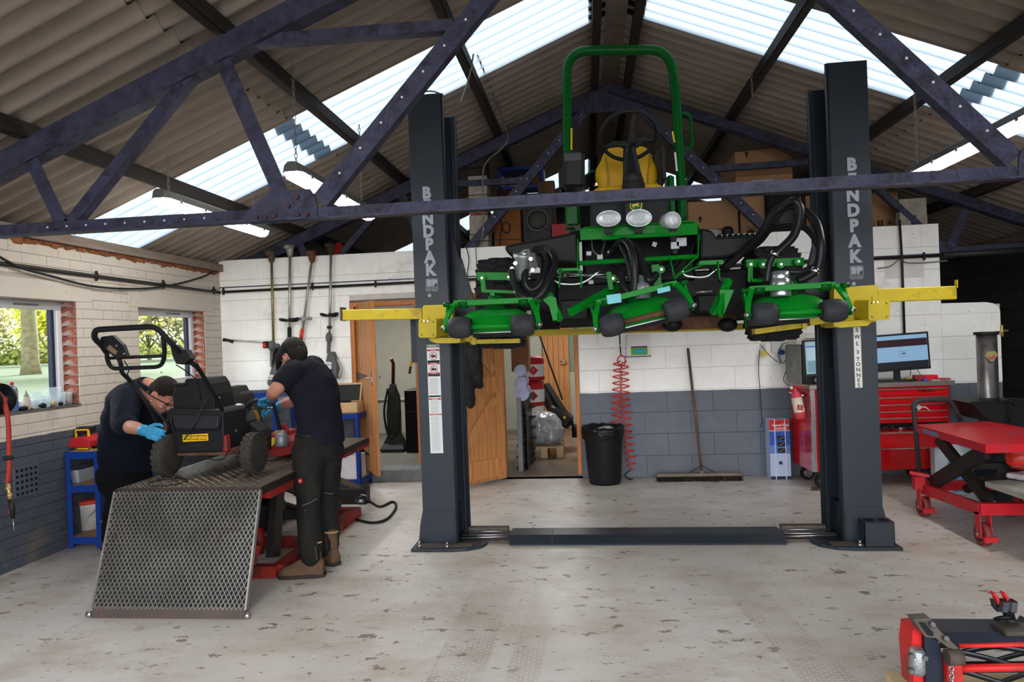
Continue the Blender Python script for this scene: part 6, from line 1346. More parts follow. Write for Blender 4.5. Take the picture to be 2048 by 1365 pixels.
# ================================================================= strimmers hung on the wall
M_ALT = mat('satin_aluminium_tube', (176, 172, 164), .35, .7); M_BRASST = mat('brassy_grimy_tube', (150, 130, 84), .4, .6, var=.25, scale=20); M_GBODY = mat('dark_grey_housing', (84, 86, 88), .45); M_PBODY = mat('pale_grey_housing', (170, 172, 168), .4); M_RTRIG = mat('bright_red_trigger', (196, 30, 36), .4)
SY = BY-.10
def strimmer(label, top, bot, tubem, headm, Y=SY):
    o = thing('strimmer', label, 'strimmer', at(*bot, Y), 'strimmers hung on the white wall')
    b = MB(); b.cyl(at(*top, Y), at(*bot, Y), .0135, n=12); build('shaft', b, tubem, o)
    t = at(*top, Y); b = MB(); b.lathe(t+V((0, 0, -.03)), Z_, [(.018, 0), (.03, .02), (.04, .07), (.045, .11), (.03, .13)], 12); b.ball(t+V((-.01, -.03, .07)), (.045, .05, .03), 10, 6); build('gear_head', b, headm, o)
    return o
def housing(o, x0, y0, x1, y1, Y=SY, sock=True):
    """motor housing flared downwards with a rear loop handle"""
    cx = (x0+x1)/2; ypoly('housing', [(cx-4, y0), (cx+6, y0), (cx+14, y0+24), (cx+15, y1-4), (cx+8, y1), (x0+3, y1-1), (x0, y1-8), (x0+2, y0+30)], Y-.05, .1, M_GBODY, o, bevel=.012)
    ypoly('housing_cover', [(x0+4, y0+20), (cx+4, y0+21), (cx+3, y1-14), (x0+1, y1-14)], Y-.062, .02, M_WHITE, o, bevel=.004)
    if sock: ypoly('battery_recess', [(x0+3, y1-22), (cx+4, y1-21), (cx+5, y1-5), (x0+4, y1-6)], Y-.066, .01, BLACKP, o); ypoly('red_button', [(x0-1, y1-16), (x0+6, y1-18), (x0+8, y1-11), (x0+1, y1-9)], Y-.08, .03, M_RTRIG, o, bevel=.004)
    b = MB(); b.tube(arc_path([at(cx+10, y0+12, Y), at(cx+20, y0+24, Y), at(cx+24, y1-20, Y), at(cx+18, y1-6, Y), at(cx+9, y1-8, Y)], .05, 5), .013, 8); build('rear_handle', b, M_PBODY, o)
    textobj('housing_mark', 'ECHO', M_REDINK, at(x0+10, y0+26, Y-.066), X_, Z_, .022, o)
def loop_handle(o, x, y, w, Y=SY): b = MB(); c = at(x, y, Y-.06); b.tube([c+V((w*math.cos(a), .10*math.sin(a), .012*math.cos(a*2))) for a in [2*PI*k/20 for k in range(20)]], .012, 8, loop=True, caps=False); b.box(c+V((0, .07, 0)), (.06, .05, .04)); build('loop_grip', b, BLACKP, o)
o = strimmer('leftmost strimmer, brass-toned shaft and one long sideways bar', (543, 520), (547, 690), M_BRASST, mat('dirty_brown_head', (84, 68, 50), .8, var=.3, bump=.5)); 
b = MB(); b.cyl(at(546, 688, SY-.04), at(462, 682, SY-.1), .006, n=8); b.cyl(at(546, 686, SY-.04), at(462, 680, SY-.1), .004, n=8); build('side_bar', b, M_ALT, o)
b = MB(); b.tube([at(466, 684, SY-.1), at(456, 681, SY-.1), at(447, 680, SY-.1)], [.018, .014, .02], 10); build('bar_grip', b, BLACKP, o)
pq = at(532, 690, SY-.06); b = MB(); b.box(pq, (.055, .06, .075), ch=.012); g_ = build('control_grip', b, BLACKP, o); b = MB(); b.box(pq+V((-.0, -.032, -.005)), (.03, .02, .045), rot(Y_, -.4), ch=.006); build('red_trigger', b, M_RTRIG, g_)
b = MB(); b.ball(at(544, 692, SY-.03), (.045, .05, .055), 12, 8); b.ball(at(555, 692, SY-.04), (.03, .03, .025), 10, 6); build('clamp_knob', b, M_GBODY, o)
b = MB(); b.beam(at(545, 700, SY), at(546, 735, SY), .05, .045, ch=.01); build('neck', b, M_GBODY, o); housing(o, 533, 730, 562, 774, sock=False)
o = strimmer('second strimmer from the left, round black loop grip and steel shaft', (580, 508), (579, 690), M_ALT, mat('silver_gear_head', (150, 148, 142), .5, .5)); loop_handle(o, 579, 640, .095)
b = MB(); b.cyl(at(579, 655, SY), at(579, 678, SY), .021, n=12); build('foam_grip', b, RUBBER, o); b = MB(); b.lathe(at(579, 692, SY), Z_, [(.055, -.06), (.06, 0), (.05, .05), (.03, .06), (.028, .09)], 14); build('housing', b, mat('blue_grey_housing', (120, 130, 140), .5), o)
o = strimmer('slanting strimmer with red and orange grip and rusty head', (624, 520), (604, 672), mat('scuffed_silver_tube', (160, 154, 150), .4, .6, var=.2, scale=30), mat('rusty_gear_head', (96, 62, 44), .8, var=.3, bump=.5))
b = MB(); q = at(607, 638, SY-.03); b.cyl(q-X_*.05, q+X_*.06, .012, n=8); b.ball(q+X_*.07, .022, 8, 6); b.box(q, (.05, .04, .05), ch=.008); build('wing_clamp', b, M_ALU, o)
b = MB(); b.cyl(at(605, 658, SY), at(602, 676, SY), .02, n=12); build('orange_collar', b, mat('orange_red_collar', (206, 66, 36), .5), o); b = MB(); b.cyl(at(602, 676, SY), at(599, 705, SY), .018, n=12); build('red_black_grip', b, mat('black_red_grip', (60, 24, 24), .5, var=.4), o)
o = strimmer('rightmost strimmer beside the doorway, grey engine housing with red button', (662, 505), (659, 690), M_ALT, mat('dark_green_head', (48, 46, 30), .8)); loop_handle(o, 659, 630, .085)
b = MB(); b.box(at(659, 655, SY-.01), (.04, .04, .03)); build('hook_clamp', b, BLACKP, o); b = MB(); b.ball(at(658, 676, SY-.02), (.035, .04, .06), 12, 8); build('trigger_pod', b, M_GBODY, o); b = MB(); b.beam(at(658, 685, SY), at(657, 708, SY), .035, .035, ch=.008); build('neck', b, M_GBODY, o); housing(o, 646, 704, 672, 760)
b = MB(); b.loft([[V((-3.0+.62*0+x, 7.3+y, 2.42+z)) for x, y in ((-.1, -.1), (.1, -.1), (.1, .1), (-.1, .1))] for z in (0, .01)], sm=False)
q = at(678, 496, 7.25); b = MB(); b.lathe((q.x, 7.25, 2.42), Z_, [(.13, 0), (.10, .04), (.05, .12), (.02, .16)], 12); tag(build('traffic_cone', b, mat('faded_red_plastic', (170, 40, 34), .6)), 'faded red plastic hood on the wall head behind the strimmers', 'hood')
# ================================================================= blue racks
M_BLUE = mat('blue_powder_coat', (22, 54, 128), .4, .1, var=.06); M_CHIP = mat('chipboard_shelf', (150, 118, 84), .8, var=.2, scale=30)
def rack(label, x0, x1, y0, y1, zs, h, board=M_CHIP):
    o = thing('storage_rack', label, 'rack', ((x0+x1)/2, (y0+y1)/2, 0), 'blue steel racks')
    for x in (x0, x1):
        for y in (y0, y1): b = MB(); sx, sy = (1 if x == x0 else -1), (1 if y == y0 else -1); b.box((x+sx*.02, y+sy*.0015, h/2), (.04, .003, h)); b.box((x+sx*.0015, y+sy*.02, h/2), (.003, .04, h)); build('post', b, M_BLUE, o)
    for z in zs:
        for y in (y0, y1): b = MB(); b.box(((x0+x1)/2, y, z), (x1-x0-.006, .006, .055)); build('shelf_beam', b, M_BLUE, o)
        for x in (x0, x1): b = MB(); b.box((x, (y0+y1)/2, z), (.006, y1-y0-.006, .055)); build('shelf_beam', b, M_BLUE, o)
        b = MB(); b.box(((x0+x1)/2, (y0+y1)/2, z+.024), (x1-x0-.014, y1-y0-.014, .007)); build('shelf_board', b, board, o)
    return o
r1 = rack('low blue rack against the grey brick wall behind the ramp', -3.93, -3.66, 4.74, 5.6, (.06, .45, .70), .73)
r2 = rack('blue rack with a wooden top behind the standing mechanic', -2.86, -2.30, 6.62, 6.98, (.08, .74), .77)
r3 = rack('blue rack with a black top in the far corner', -3.75, -3.12, 6.55, 6.98, (.1, .55, .98), 1.0, mat('black_board', (20, 20, 21), .6))
# things on the left rack
b = MB(); b.lathe((0, 0, 0), Z_, [(.105, 0), (.115, .19), (.12, .2)], 20); P0 = V((at(180, 1055, 5.0).x, 5.0, .088)); b.v = [v+P0 for v in b.v]; o = thing('bucket', 'white plastic bucket with a red lid at the foot of the blue rack', 'bucket', P0); build('bucket_body', b, mat('white_bucket', (190, 188, 184), .45, dirt=(110, 104, 98), damt=.5), o)
b = MB(); b.lathe(P0+Z_*.2, Z_, [(.125, 0), (.127, .02), (.115, .03)], 20); build('bucket_lid', b, mat('red_lid', (176, 52, 36), .5), o); b = MB(); b.tube(smooth_path([P0+V((-.11, -.05, .17)), P0+V((-.07, -.14, .07)), P0+V((.06, -.14, .09)), P0+V((.11, -.05, .17))], 5), .003, 5); build('bucket_handle', b, STEEL, o)
o = thing('storage_bin', 'pale grey parts bin on the middle shelf of the blue rack', 'bin', (-3.76, 4.95, .478)); b = MB(); P0 = V((at(164, 963, 4.96).x, 4.96, .478))
b.loft([[P0+V((x*w, y*l, z)) for x, y in ((-1, -1), (1, -1), (1, 1), (-1, 1))] for z, w, l in ((0, .09, .14), (.1, .11, .17), (.1, .095, .155), (.012, .08, .13))], sm=False); build('bin_shell', b, mat('pale_grey_bin', (150, 156, 162), .5), o)
o = thing('chainsaw', 'black chainsaw with a red blade cover lying on the blue rack', 'chainsaw', (-3.75, 5.05, .728)); P0 = V((-3.84, 5.1, .728))
b = MB(); b.box(P0+V((.02, .28, .09)), (.2, .26, .17), ch=.04); build('saw_body', b, mat('black_saw', (28, 28, 30), .5, var=.2), o); b = MB(); b.tube(arc_path([P0+V((-.02, .16, .14)), P0+V((-.02, .18, .25)), P0+V((.05, .38, .25)), P0+V((.05, .40, .12))], .05, 4), .014, 8); build('top_handle', b, M_ARMB, o)
b = MB(); b.prism(P0+V((-.08, -.30, .02)), X_, Z_, [(-.06, .0), (.14, .0), (.15, .05), (.10, .085), (-.04, .07), (-.07, .04)], (0, .40, 0)); build('blade_cover', b, M_REDINK, o, bevel=.01)
o = thing('battery_light', 'small yellow-framed work light beside the chainsaw', 'work light', (-3.7, 4.92, .728)); P0 = V((at(166, 905, 4.85).x, 4.85, .728))
for p_, q_ in (((-.05, 0, 0), (-.05, 0, .15)), ((.06, 0, 0), (.05, 0, .15)), ((-.05, 0, .15), (.05, 0, .15)), ((-.06, 0, .006), (.07, 0, .006)), ((-.05, 0, .07), (.055, 0, .07))):
    b = MB(); b.beam(P0+V(p_), P0+V(q_), .012, .012); build('yellow_frame', b, MATS['sticker_yellow'], o)
b = MB(); b.box(P0+V((0, .04, .145)), (.12, .09, .05), ch=.012); build('lamp_head', b, BLACKP, o); b = MB(); b.box(P0+V((0, .04, .06)), (.07, .06, .08), ch=.01); build('battery', b, mat('dark_red_battery', (90, 24, 24), .5), o)
# things on the other racks
o = thing('wooden_case', 'open wooden case with a black lining on the blue rack', 'case', (-2.55, 6.8, .771)); P0 = V((-2.47, 6.80, .771))
b = MB()
for c, d in (((0, -.1, .05), (.26, .01, .1)), ((0, .1, .05), (.26, .01, .1)), ((-.13, 0, .05), (.01, .2, .1)), ((.13, 0, .05), (.01, .2, .1)), ((0, 0, .005), (.26, .2, .01))): b.box(P0+V(c), d)
build('case_tray', b, mat('pale_ply', (190, 158, 116), .6), o); b = MB(); b.box(P0+V((-.03, .12, .19)), (.28, .012, .2), rot(X_, -.35)); lid = build('case_lid', b, MATS['pale_ply'], o); b = MB(); b.box(P0+V((-.03, .108, .187)), (.25, .006, .17), rot(X_, -.35)); build('black_lining', b, BLACKP, lid)
b = MB(); b.box(P0+V((-.05, .0, .1)), (.14, .1, .02), ch=.004); build('foam', b, BLACKP, o)
b = MB(); b.box((-2.46, 6.76, .22), (.27, .22, .24), ch=.003); o = build('carton', b, mat('white_carton', (206, 200, 206), .7)); tag(o, 'white open carton on the bottom shelf behind the mechanic', 'box'); b = MB(); b.box((-2.46, 6.655, .345), (.27, .004, .03), rot(X_, .5)); build('carton_flap', b, mat('white_carton', (206, 200, 206), .7), o)
b = MB(); b.box((-2.6, 6.8, .88), (.16, .16, .0)if 0 else (.12, .12, .2), ch=.01)
o = thing('hose_coil', 'yellow air hose coiled on a hook on the grey wall', 'hose', at(510, 840, BY-.06))
for k in range(4): b = MB(); c = at(497+k*1.5, 845, BY-.05-k*.012); b.tube([c+V((.10*math.cos(a), 0, .16*math.sin(a))) for a in [2*PI*i/26 for i in range(26)]], .008, 6, loop=True, caps=False); build('coil', b, mat('yellow_hose', (200, 160, 60), .5), o)
# the red hose with its blow gun hanging at the left edge
o = thing('air_hose', 'red rubber air hose with a black ball stop and a blow gun', 'hose', at(20, 900, 3.5)); HY = 3.5
b = MB(); b.tube(smooth_path([at(-30, 770, HY-.1), at(-12, 778, HY), at(6, 800, HY), at(16, 840, HY), at(18, 900, HY), at(18, 940, HY), at(15, 966, HY)], 6), .0125, 10); build('hose_tube', b, mat('red_rubber_hose', (150, 48, 40), .6), o)
b = MB(); b.ball(at(17, 916, HY), (.03, .03, .016), 14, 8); build('ball_stop', b, RUBBER, o)
b = MB(); b.cyl(at(15, 966, HY), at(21, 1000, HY), .009, n=10); b.cyl(at(16, 974, HY), at(17, 980, HY), .013, n=6); b.cyl(at(19, 988, HY), at(20, 994, HY), .013, n=10); build('coupling', b, mat('brass', (180, 150, 90), .4, .5), o)
b = MB(); b.tube([at(21, 999, HY), at(24, 1015, HY), at(26, 1038, HY)], [.013, .016, .011], 10); build('blow_gun', b, BLACKP, o); b = MB(); b.beam(at(19, 1008, HY), at(21, 1028, HY), .008, .012); build('red_trigger', b, M_RTRIG, o); b = MB(); b.cyl(at(26, 1038, HY), at(28, 1062, HY), .003, n=6); build('blow_tip', b, STEEL, o)
o = thing('hose_reel', 'dark hose reel bracket cut by the left edge of the picture', 'hose reel', at(2, 800, HY)); b = MB(); c = at(-14, 800, HY); b.lathe(c+V((0, -.05, 0)), (0, 1, 0), [(.085, 0), (.09, .02), (.05, .03), (.05, .09), (.09, .1), (.085, .12)], 20); build('reel', b, BLACKM, o)
b = MB(); b.tube([c+V((0, 0, .05)), c+V((.06, .02, .0)), c+V((.05, .02, -.05))], .012, 8); build('reel_arm', b, mat('red_rubber_hose', (150, 48, 40), .6), o); b = MB(); b.box(c+V((-.12, .0, 0)), (.2, .06, .06)); build('reel_bracket', b, BLACKM, o)
# ================================================================= wall things on the right half
o = thing('glove_dispenser', 'white glove dispenser with a blue glove showing in its green-edged slot', 'dispenser', at(1276, 700, BY-.05))
p0, p1 = at(1252, 671, BY-.13), at(1300, 712, BY-.13)
b = MB(); b.box(((p0.x+p1.x)/2, BY-.072, (p0.z+p1.z)/2), (p1.x-p0.x, .125, p0.z-p1.z), ch=.004); build('dispenser_case', b, mat('white_dispenser', (214, 210, 206), .4), o)
b = MB(); b.box(((p0.x+p1.x)/2+.01, BY-.136, p1.z+.055), (.16, .004, .085)); g = build('glove_carton', b, mat('lime_green_print', (96, 168, 60), .6, var=.2), o); b = MB(); b.box(((p0.x+p1.x)/2+.01, BY-.1375, p1.z+.092), (.16, .003, .014)); build('purple_band', b, mat('purple_print', (96, 40, 110), .6), g)
b = MB(); c = V(((p0.x+p1.x)/2+.015, BY-.14, p1.z+.05)); b.ball(c, (.055, .012, .024), 14, 6); b.ball(c+V((.01, -.01, .002)), (.035, .014, .014), 10, 6); organic(build('glove_tuft', b, mat('blue_glove_tuft', (60, 170, 220), .5), g), .005, 2, .01)
b = MB(); b.box(((p0.x+p1.x)/2, BY-.09, p1.z-.004), (p1.x-p0.x+.02, .15, .008)); build('dispenser_shelf', b, M_GBODY, o)
# coiled red air line
o = thing('coiled_air_line', 'red spring-coiled air line hanging from a black drop tube by the bin', 'air line', at(1245, 820, BY-.12))
b = MB(); b.tube([at(1239, 660, BY-.12), at(1240, 690, BY-.12), at(1242, 712, BY-.12)], .007, 8); build('drop_tube', b, BLACKP, o)
for y in (690, 706): b = MB(); b.cyl(at(1240, y, BY-.12), at(1240, y+3, BY-.12), .009, n=8); build('white_collar', b, M_WHITE, o)
for s in (-1, 1):   # two strands, each a helix, swinging apart and back
    P3 = []; n = 10 if s < 0 else 17
    for k in range(n*12+1):
        f = k/(n*12); y = 722+(f*(755-722+80) if 0 else f*(850-722 if s < 0 else 940-722)); cx = (1236-1*f*4 if s < 0 else 1248+2*f+14*f*f); r_ = .045*(1 if .03 < f < .97 else .5)
        c = at(cx, y, BY-.12); a = 2*PI*k/12*s; P3.append(c+V((r_*math.cos(a), r_*math.sin(a)*.9, 0)))
    b = MB(); b.tube(P3, .0062, 6); build('coil', b, mat('bright_red_hose', (196, 44, 40), .4), o)
b = MB(); c = at(1243, 722, BY-.12); b.tube([c+V((.04*math.cos(a), 0, .05*math.sin(a))) for a in [2*PI*i/16 for i in range(16)]], .0062, 6, loop=True, caps=False); build('top_loop', b, mat('bright_red_hose', (196, 44, 40), .4), o)
b = MB(); b.tube(smooth_path([at(1262, 940, BY-.12), at(1250, 950, BY-.1), at(1256, 958, BY-.15), at(1265, 960, BY-.2)], 5), .006, 6); build('tail', b, BLACKP, o)
# bin
o = thing('rubbish_bin', 'tall black plastic bin lined with a black bag', 'bin', (.10, 6.86, 0)); bc = V((.12, 6.80, 0))
b = MB(); b.lathe(bc, Z_, [(.135, 0), (.15, .004), (.158, .03), (.192, .50), (.196, .52), (.203, .53), (.203, .545), (.19, .545), (.15, .05)], 32); bb_ = build('bin_body', b, mat('black_bin_plastic', (20, 21, 23), .45, var=.2, scale=30), o)
b = MB(); R = []
rnd = random.Random(4)
offs = [rnd.uniform(-.008, .012) for _ in range(32)]
for z, r_, am in ((.44, .198, 1.2), (.47, .204, 1), (.53, .21, .8), (.565, .207, .7), (.56, .185, .5), (.45, .17, 1), (.38, .15, 1)):
    R.append([bc+V(((r_+offs[k]*am)*math.cos(2*PI*k/32), (r_+offs[k]*am)*math.sin(2*PI*k/32), z+offs[(k*5) % 32]*am*1.2)) for k in range(32)])
b.loft(R, caps=False); build('bin_liner', b, mat('shiny_black_film', (20, 20, 22), .22, bump=.8, bscale=30), o)
b = MB(); b.ball(bc+V((.03, -.02, .52)), (.09, .08, .05), 12, 7); organic(build('clear_film', b, mat('crinkled_film', (150, 152, 156), .15), o), .01, 1, .05)
# broom
o = thing('floor_broom', 'wide floor broom with a brown handle leaning on the grey wall', 'broom', (1.05, 6.8, 0))
hb = V((1.06, 6.84, .05)); ht = at(1376, 699, BY-.035); b = MB(); b.cyl(hb, ht, .0135, n=12); b.ball(ht, .0135, 10, 6); build('handle', b, mat('brown_varnished_handle', (92, 72, 60), .5, var=.3, stretch=(6, 6, .6)), o)
p0, p1 = at(1314, 958, 6.80), at(1486, 958, 6.80); b = MB(); b.beam((p0.x, 6.84, .062), (p1.x, 6.84, .062), .06, .03, ch=.006); build('head', b, mat('worn_grey_wood', (112, 102, 90), .7, var=.2), o)
b = MB(); rnd = random.Random(2)
for k in range(110):
    x = p0.x+(p1.x-p0.x)*(k+.5)/110
    for j in range(3): y = 6.84-.02+.02*j; b.cyl((x, y, .05), (x+rnd.uniform(-.012, .012), y+rnd.uniform(-.012, .012)-.01, .001), .0032, .0045, n=4, sm=False)
build('bristles', b, mat('dark_brown_bristles', (40, 30, 24), .9), o, fix=False)['kind'] = 'stuff'
for s in (-1, 1): b = MB(); b.tube([V((1.06, 6.84, .15)), V((1.06+s*.12, 6.84, .08))], .004, 6); build('wire_stay', b, M_ARMB, o)
b = MB(); b.cyl(hb+Z_*.0, hb.lerp(ht, .04), .02, n=12); build('socket', b, mat('worn_grey_wood', (112, 102, 90), .7), o)
# extractor carton
o = thing('printed_carton', 'tall red, white and blue printed carton for a fluid extractor', 'box', (1.82, 6.9, 0)); x0, x1, yf = 1.715, 1.905, 6.86
b = MB(); b.box(((x0+x1)/2, yf+.08, .29), (x1-x0, .16, .58)); bx = build('carton_body', b, mat('pale_blue_carton', (170, 184, 214), .5, var=.04), o)
def pan(z0, z1, m_, xa=x0, xb=x1, d=.0015): b = MB(); b.box(((xa+xb)/2, yf-d, (z0+z1)/2), (xb-xa, .002, z1-z0)); return build('printed_panel', b, m_, bx)
pan(.475, .578, mat('carton_red', (190, 36, 40), .5)); pan(.468, .476, M_WHITE); pan(.33, .468, mat('carton_blue', (44, 84, 170), .5)); pan(.25, .33, mat('carton_midblue', (92, 124, 190), .5)); pan(.0, .03, mat('carton_navy', (30, 40, 70), .5))
textobj('carton_text', 'Manual Fluid\nExtractor', M_WHITE, ((x0+x1)/2+.01, yf-.004, .51), X_, Z_, .030, bx, ext=.0004, bold=.001)
for z in (.40, .34, .28): b = MB(); b.box(((x0+x1)/2+.012, yf-.004, z), (.07, .002, .045)); q = build('photo_panel', b, BLACKP, bx); b = MB(); b.beam(((x0+x1)/2-.01, yf-.006, z-.012), ((x0+x1)/2+.035, yf-.006, z+.012), .002, .012, up=(0, 1, 0)); build('pictured_part', b, mat('pale_print', (190, 170, 160), .5), q)
b = MB(); b.box(((x0+x1)/2+.0, yf-.004, .16), (.03, .002, .03)); build('printed_square', b, mat('carton_navy', (30, 40, 70), .5), bx)
for x in (x0+.05, x1-.045): b = MB(); b.box((x, yf+.08, .291), (.008, .166, .586)); build('packing_strap', b, M_WHITE, o)
# sockets and flex
for nm, px, py, w, h, lb, plug in (('double_socket', 1526, 700, .05, .12, 'narrow white socket with a round yellow plug', mat('pale_yellow_plug', (206, 186, 90), .5)), ('socket_box', 1554, 692, .11, .12, 'white socket box with a blue plug and tangled leads', mat('blue_plug', (30, 60, 130), .5))):
    q = at(px, py, BY-.02); o = thing(nm, lb, 'socket', q); b = MB(); b.box(q, (w, .035, h), ch=.004); build('socket_case', b, mat('white_dispenser', (214, 210, 206), .4), o)
    q2 = at(px+(0 if w < .1 else 8), py+(8 if w < .1 else 13), BY-.06); b = MB(); b.cyl(q2, q2+V((0, -.04, 0)), .03 if w < .1 else .026, n=14); build('plug', b, plug, o)
for pts, lb in (([(1519, 700), (1517, 740), (1520, 780), (1523, 830), (1524, 848), (1520, 855)], 'thin black lead dangling to the grey wall'), ([(1523, 692), (1540, 712), (1562, 727), (1574, 715), (1576, 690)], 'black lead looping from the plug to the printer'), ([(1558, 700), (1562, 725), (1556, 710), (1565, 690), (1580, 685)], 'tangled lead at the blue plug'), ([(1573, 740), (1567, 758), (1572, 768), (1580, 773)], 'short black lead by the computer case'), ([(1637, 662), (1655, 668), (1664, 680)], 'grey lead drooping beside the right column')):
    run('cable', [at(x, y, BY-.05) for x, y in pts], .0035, BLACKP, lb, 'cable', 6, 1)
# ================================================================= red tool chest
M_TRED = mat('glossy_tool_red', (190, 20, 26), .22, var=.05, coat=.6); M_TREDD = mat('deep_tool_red', (140, 14, 22), .25, coat=.5); M_TOP = mat('brushed_worktop', (150, 142, 132), .35, .7, var=.1, stretch=(.6, 10, 10))
TA = V((1.975, 6.42, 0)); an = .06; tu = V((math.cos(an), math.sin(an), 0)); tv = V((-math.sin(an), math.cos(an), 0)); RT_ = Matrix((tu, tv, Z_)).transposed(); TW = 1.22
ch = thing('tool_chest', 'wide glossy red tool chest on castors under the monitors', 'tool chest', TA)
def tb(nm, x0, x1, y0, y1, z0, z1, m_, par=None, chf=0, bev=0): b = MB(); b.box(TA+RT_ @ V(((x0+x1)/2, (y0+y1)/2, (z0+z1)/2)), (x1-x0, y1-y0, z1-z0), RT_, ch=chf); return build(nm, b, m_, par or ch, bevel=bev)
tb('cabinet_body', .0, TW, .012, .50, .155, .90, M_TRED); tb('worktop', -.02, TW+.03, -.03, .52, .90, .94, M_TOP, chf=.004)
tb('chrome_corner', -.004, .035, -.006, .02, .155, .895, mat('polished_trim', (190, 188, 188), .2, .9)); tb('grey_corner', TW-.01, TW+.012, -.004, .3, .155, .90, mat('grey_side_trim', (90, 90, 92), .4, .4))
def drawer(x0, x1, z0, z1, out=0, m_=None):
    d = tb('drawer', x0, x1, -.006-out, .012+(0 if not out else 0), z0+.003, z1-.003, m_ or M_TRED)
    tb('handle', x0+.01, x1-.01, -.022-out, -.006-out, z1-.018, z1-.008, mat('bright_handle', (222, 214, 208), .2, .9), d)
    return d
zl = [.20, .50, .565, .625, .685, .775]; 
for z0, z1 in ((.24, .545), (.55, .60), (.605, .66), (.665, .715), (.72, .80), (.805, .885)): drawer(.05, .40, z0, z1)
for z0, z1 in ((.245, .36), (.575, .63), (.635, .69), (.695, .75), (.755, .815)): drawer(.41, TW-.03, z0, z1)
drawer(.41, TW-.03, .82, .89)
od = drawer(.41, TW-.03, .375, .525, out=.16); tb('drawer_tray', .43, TW-.05, -.15, .0, .40, .515, M_TREDD, od)
tb('dark_gap', .41, TW-.03, -.004, .01, .53, .572, BLACKM)
rnd = random.Random(5)
for k in range(9): x = .5+k*.075; c = TA+RT_ @ V((x, -.08, .53)); b = MB(); b.cyl(c, c+V((rnd.uniform(.03, .09), rnd.uniform(-.03, .05), rnd.uniform(0, .03))), .012, n=8); build('tool', b, M_ARMB if k % 3 else STEEL, od)
q = TA+RT_ @ V((.75, -.0075, .862)); b = MB()
textobj('brand_script', 'Snap-on', BLACKP, TA+RT_ @ V((1.0, -.008, .858)), tu, Z_+V((.0, 0, 0)), .04, ch, ext=.001, bold=.001)
b = MB(); c = TA+RT_ @ V((.44, -.01, .85)); b.cyl(c, c+V((0, -.01, 0)), .014, n=12); build('lock', b, STEEL, ch)
b = MB(); b.tube(arc_path([TA+RT_ @ V((-.005, .10, .84)), TA+RT_ @ V((-.06, .10, .84)), TA+RT_ @ V((-.06, .40, .84)), TA+RT_ @ V((-.005, .40, .84))], .04, 5), .013, 10); build('side_handle', b, CHROME, ch)
def castor(par, p, r_, m_=RUBBER, d=(1, .1, 0), w=.045):
    p = V(p); x = V(d).normalized(); y = x.cross(Z_)
    b = MB(); b.cyl(p+Z_*r_-y*w/2, p+Z_*r_+y*w/2, r_, n=24); wv = build('castor_wheel', b, m_, par)
    b = MB(); b.cyl(p+Z_*r_-y*(w/2+.004), p+Z_*r_+y*(w/2+.004), r_*.62, n=18); build('castor_hub', b, CHROME, wv)
    for k in range(5):
        a = 2*PI*k/5; c = p+Z_*r_-y*(w/2+.005)+(x*math.cos(a)+Z_*math.sin(a))*r_*.36; b = MB(); b.cyl(c, c-y*.003, r_*.13, n=8); build('hub_hole', b, BLACKM, wv)
    return wv
for x, y in ((.10, .06), (.10, .42), (TW-.12, .06), (TW-.12, .42)):
    p = TA+RT_ @ V((x, y, 0)); castor(ch, (p.x, p.y, 0), .062); b = MB(); b.box(p+V((0, 0, .14)), (.1, .08, .035)); build('castor_plate', b, M_ARMB, ch)
b = MB(); p = TA+RT_ @ V((TW-.10, -.01, .16)); b.beam(p, p+V((.05, 0, -.05)), .03, .03); build('yellow_brake', b, MATS['sticker_yellow'], ch)
b = MB(); b.prism((1.93, 6.36, .001), X_, Y_, [(0, 0), (.3, .02), (.34, .12), (.05, .14)], (0, 0, .006)); tag(build('floor_mat', b, mat('brown_card_scrap', (92, 70, 54), .9)), 'scrap of brown card under the tool chest castor', 'card')
# fire extinguisher hung on the chest's side
e = thing('fire_extinguisher', 'small red fire extinguisher with a cream label hung on the chest side', 'extinguisher', at(1596, 800, 6.5))
b = MB(); c0, c1 = at(1602, 838, 6.50), at(1590, 782, 6.50); ax = (c1-c0); L_ = ax.length
b.lathe(c0, ax, [(.03, 0), (.043, .01), (.046, .04), (.046, L_*.8), (.035, L_*.92), (.018, L_), (.016, L_+.02)], 20); eb = build('cylinder', b, mat('extinguisher_red', (206, 70, 84), .35), e)
b = MB(); b.lathe(c0+ax*.25, ax, [(.047, 0), (.047, L_*.52)], 20, caps=False); build('label', b, mat('cream_label', (216, 206, 190), .5), e)
b = MB(); p = c0+ax*.42+V((-.0, -.047, 0)); b.box(p, (.05, .006, .045), rot(Y_, .2)); build('red_patch', b, M_REDINK, e); textobj('label_text', 'FIRE\nPOWDER', M_WHITE, p+V((0, -.004, 0)), V((1, 0, -.2)), Z_, .014, e, ext=.0004)
b = MB(); b.beam(c1+Z_*.02, c1+V((-.07, -.02, -.005)), .018, .018); b.beam(c1+Z_*.035, c1+V((.07, -.0, .03)), .018, .02); b.tube([c1, c1+V((-.01, 0, .05))], .014, 8); build('valve_head', b, M_REDINK, e)
b = MB(); b.lathe(c1+V((-.035, -.01, .03)), (0, -1, 0), [(.014, 0), (.014, .01)], 12); build('gauge', b, M_WHITE, e)
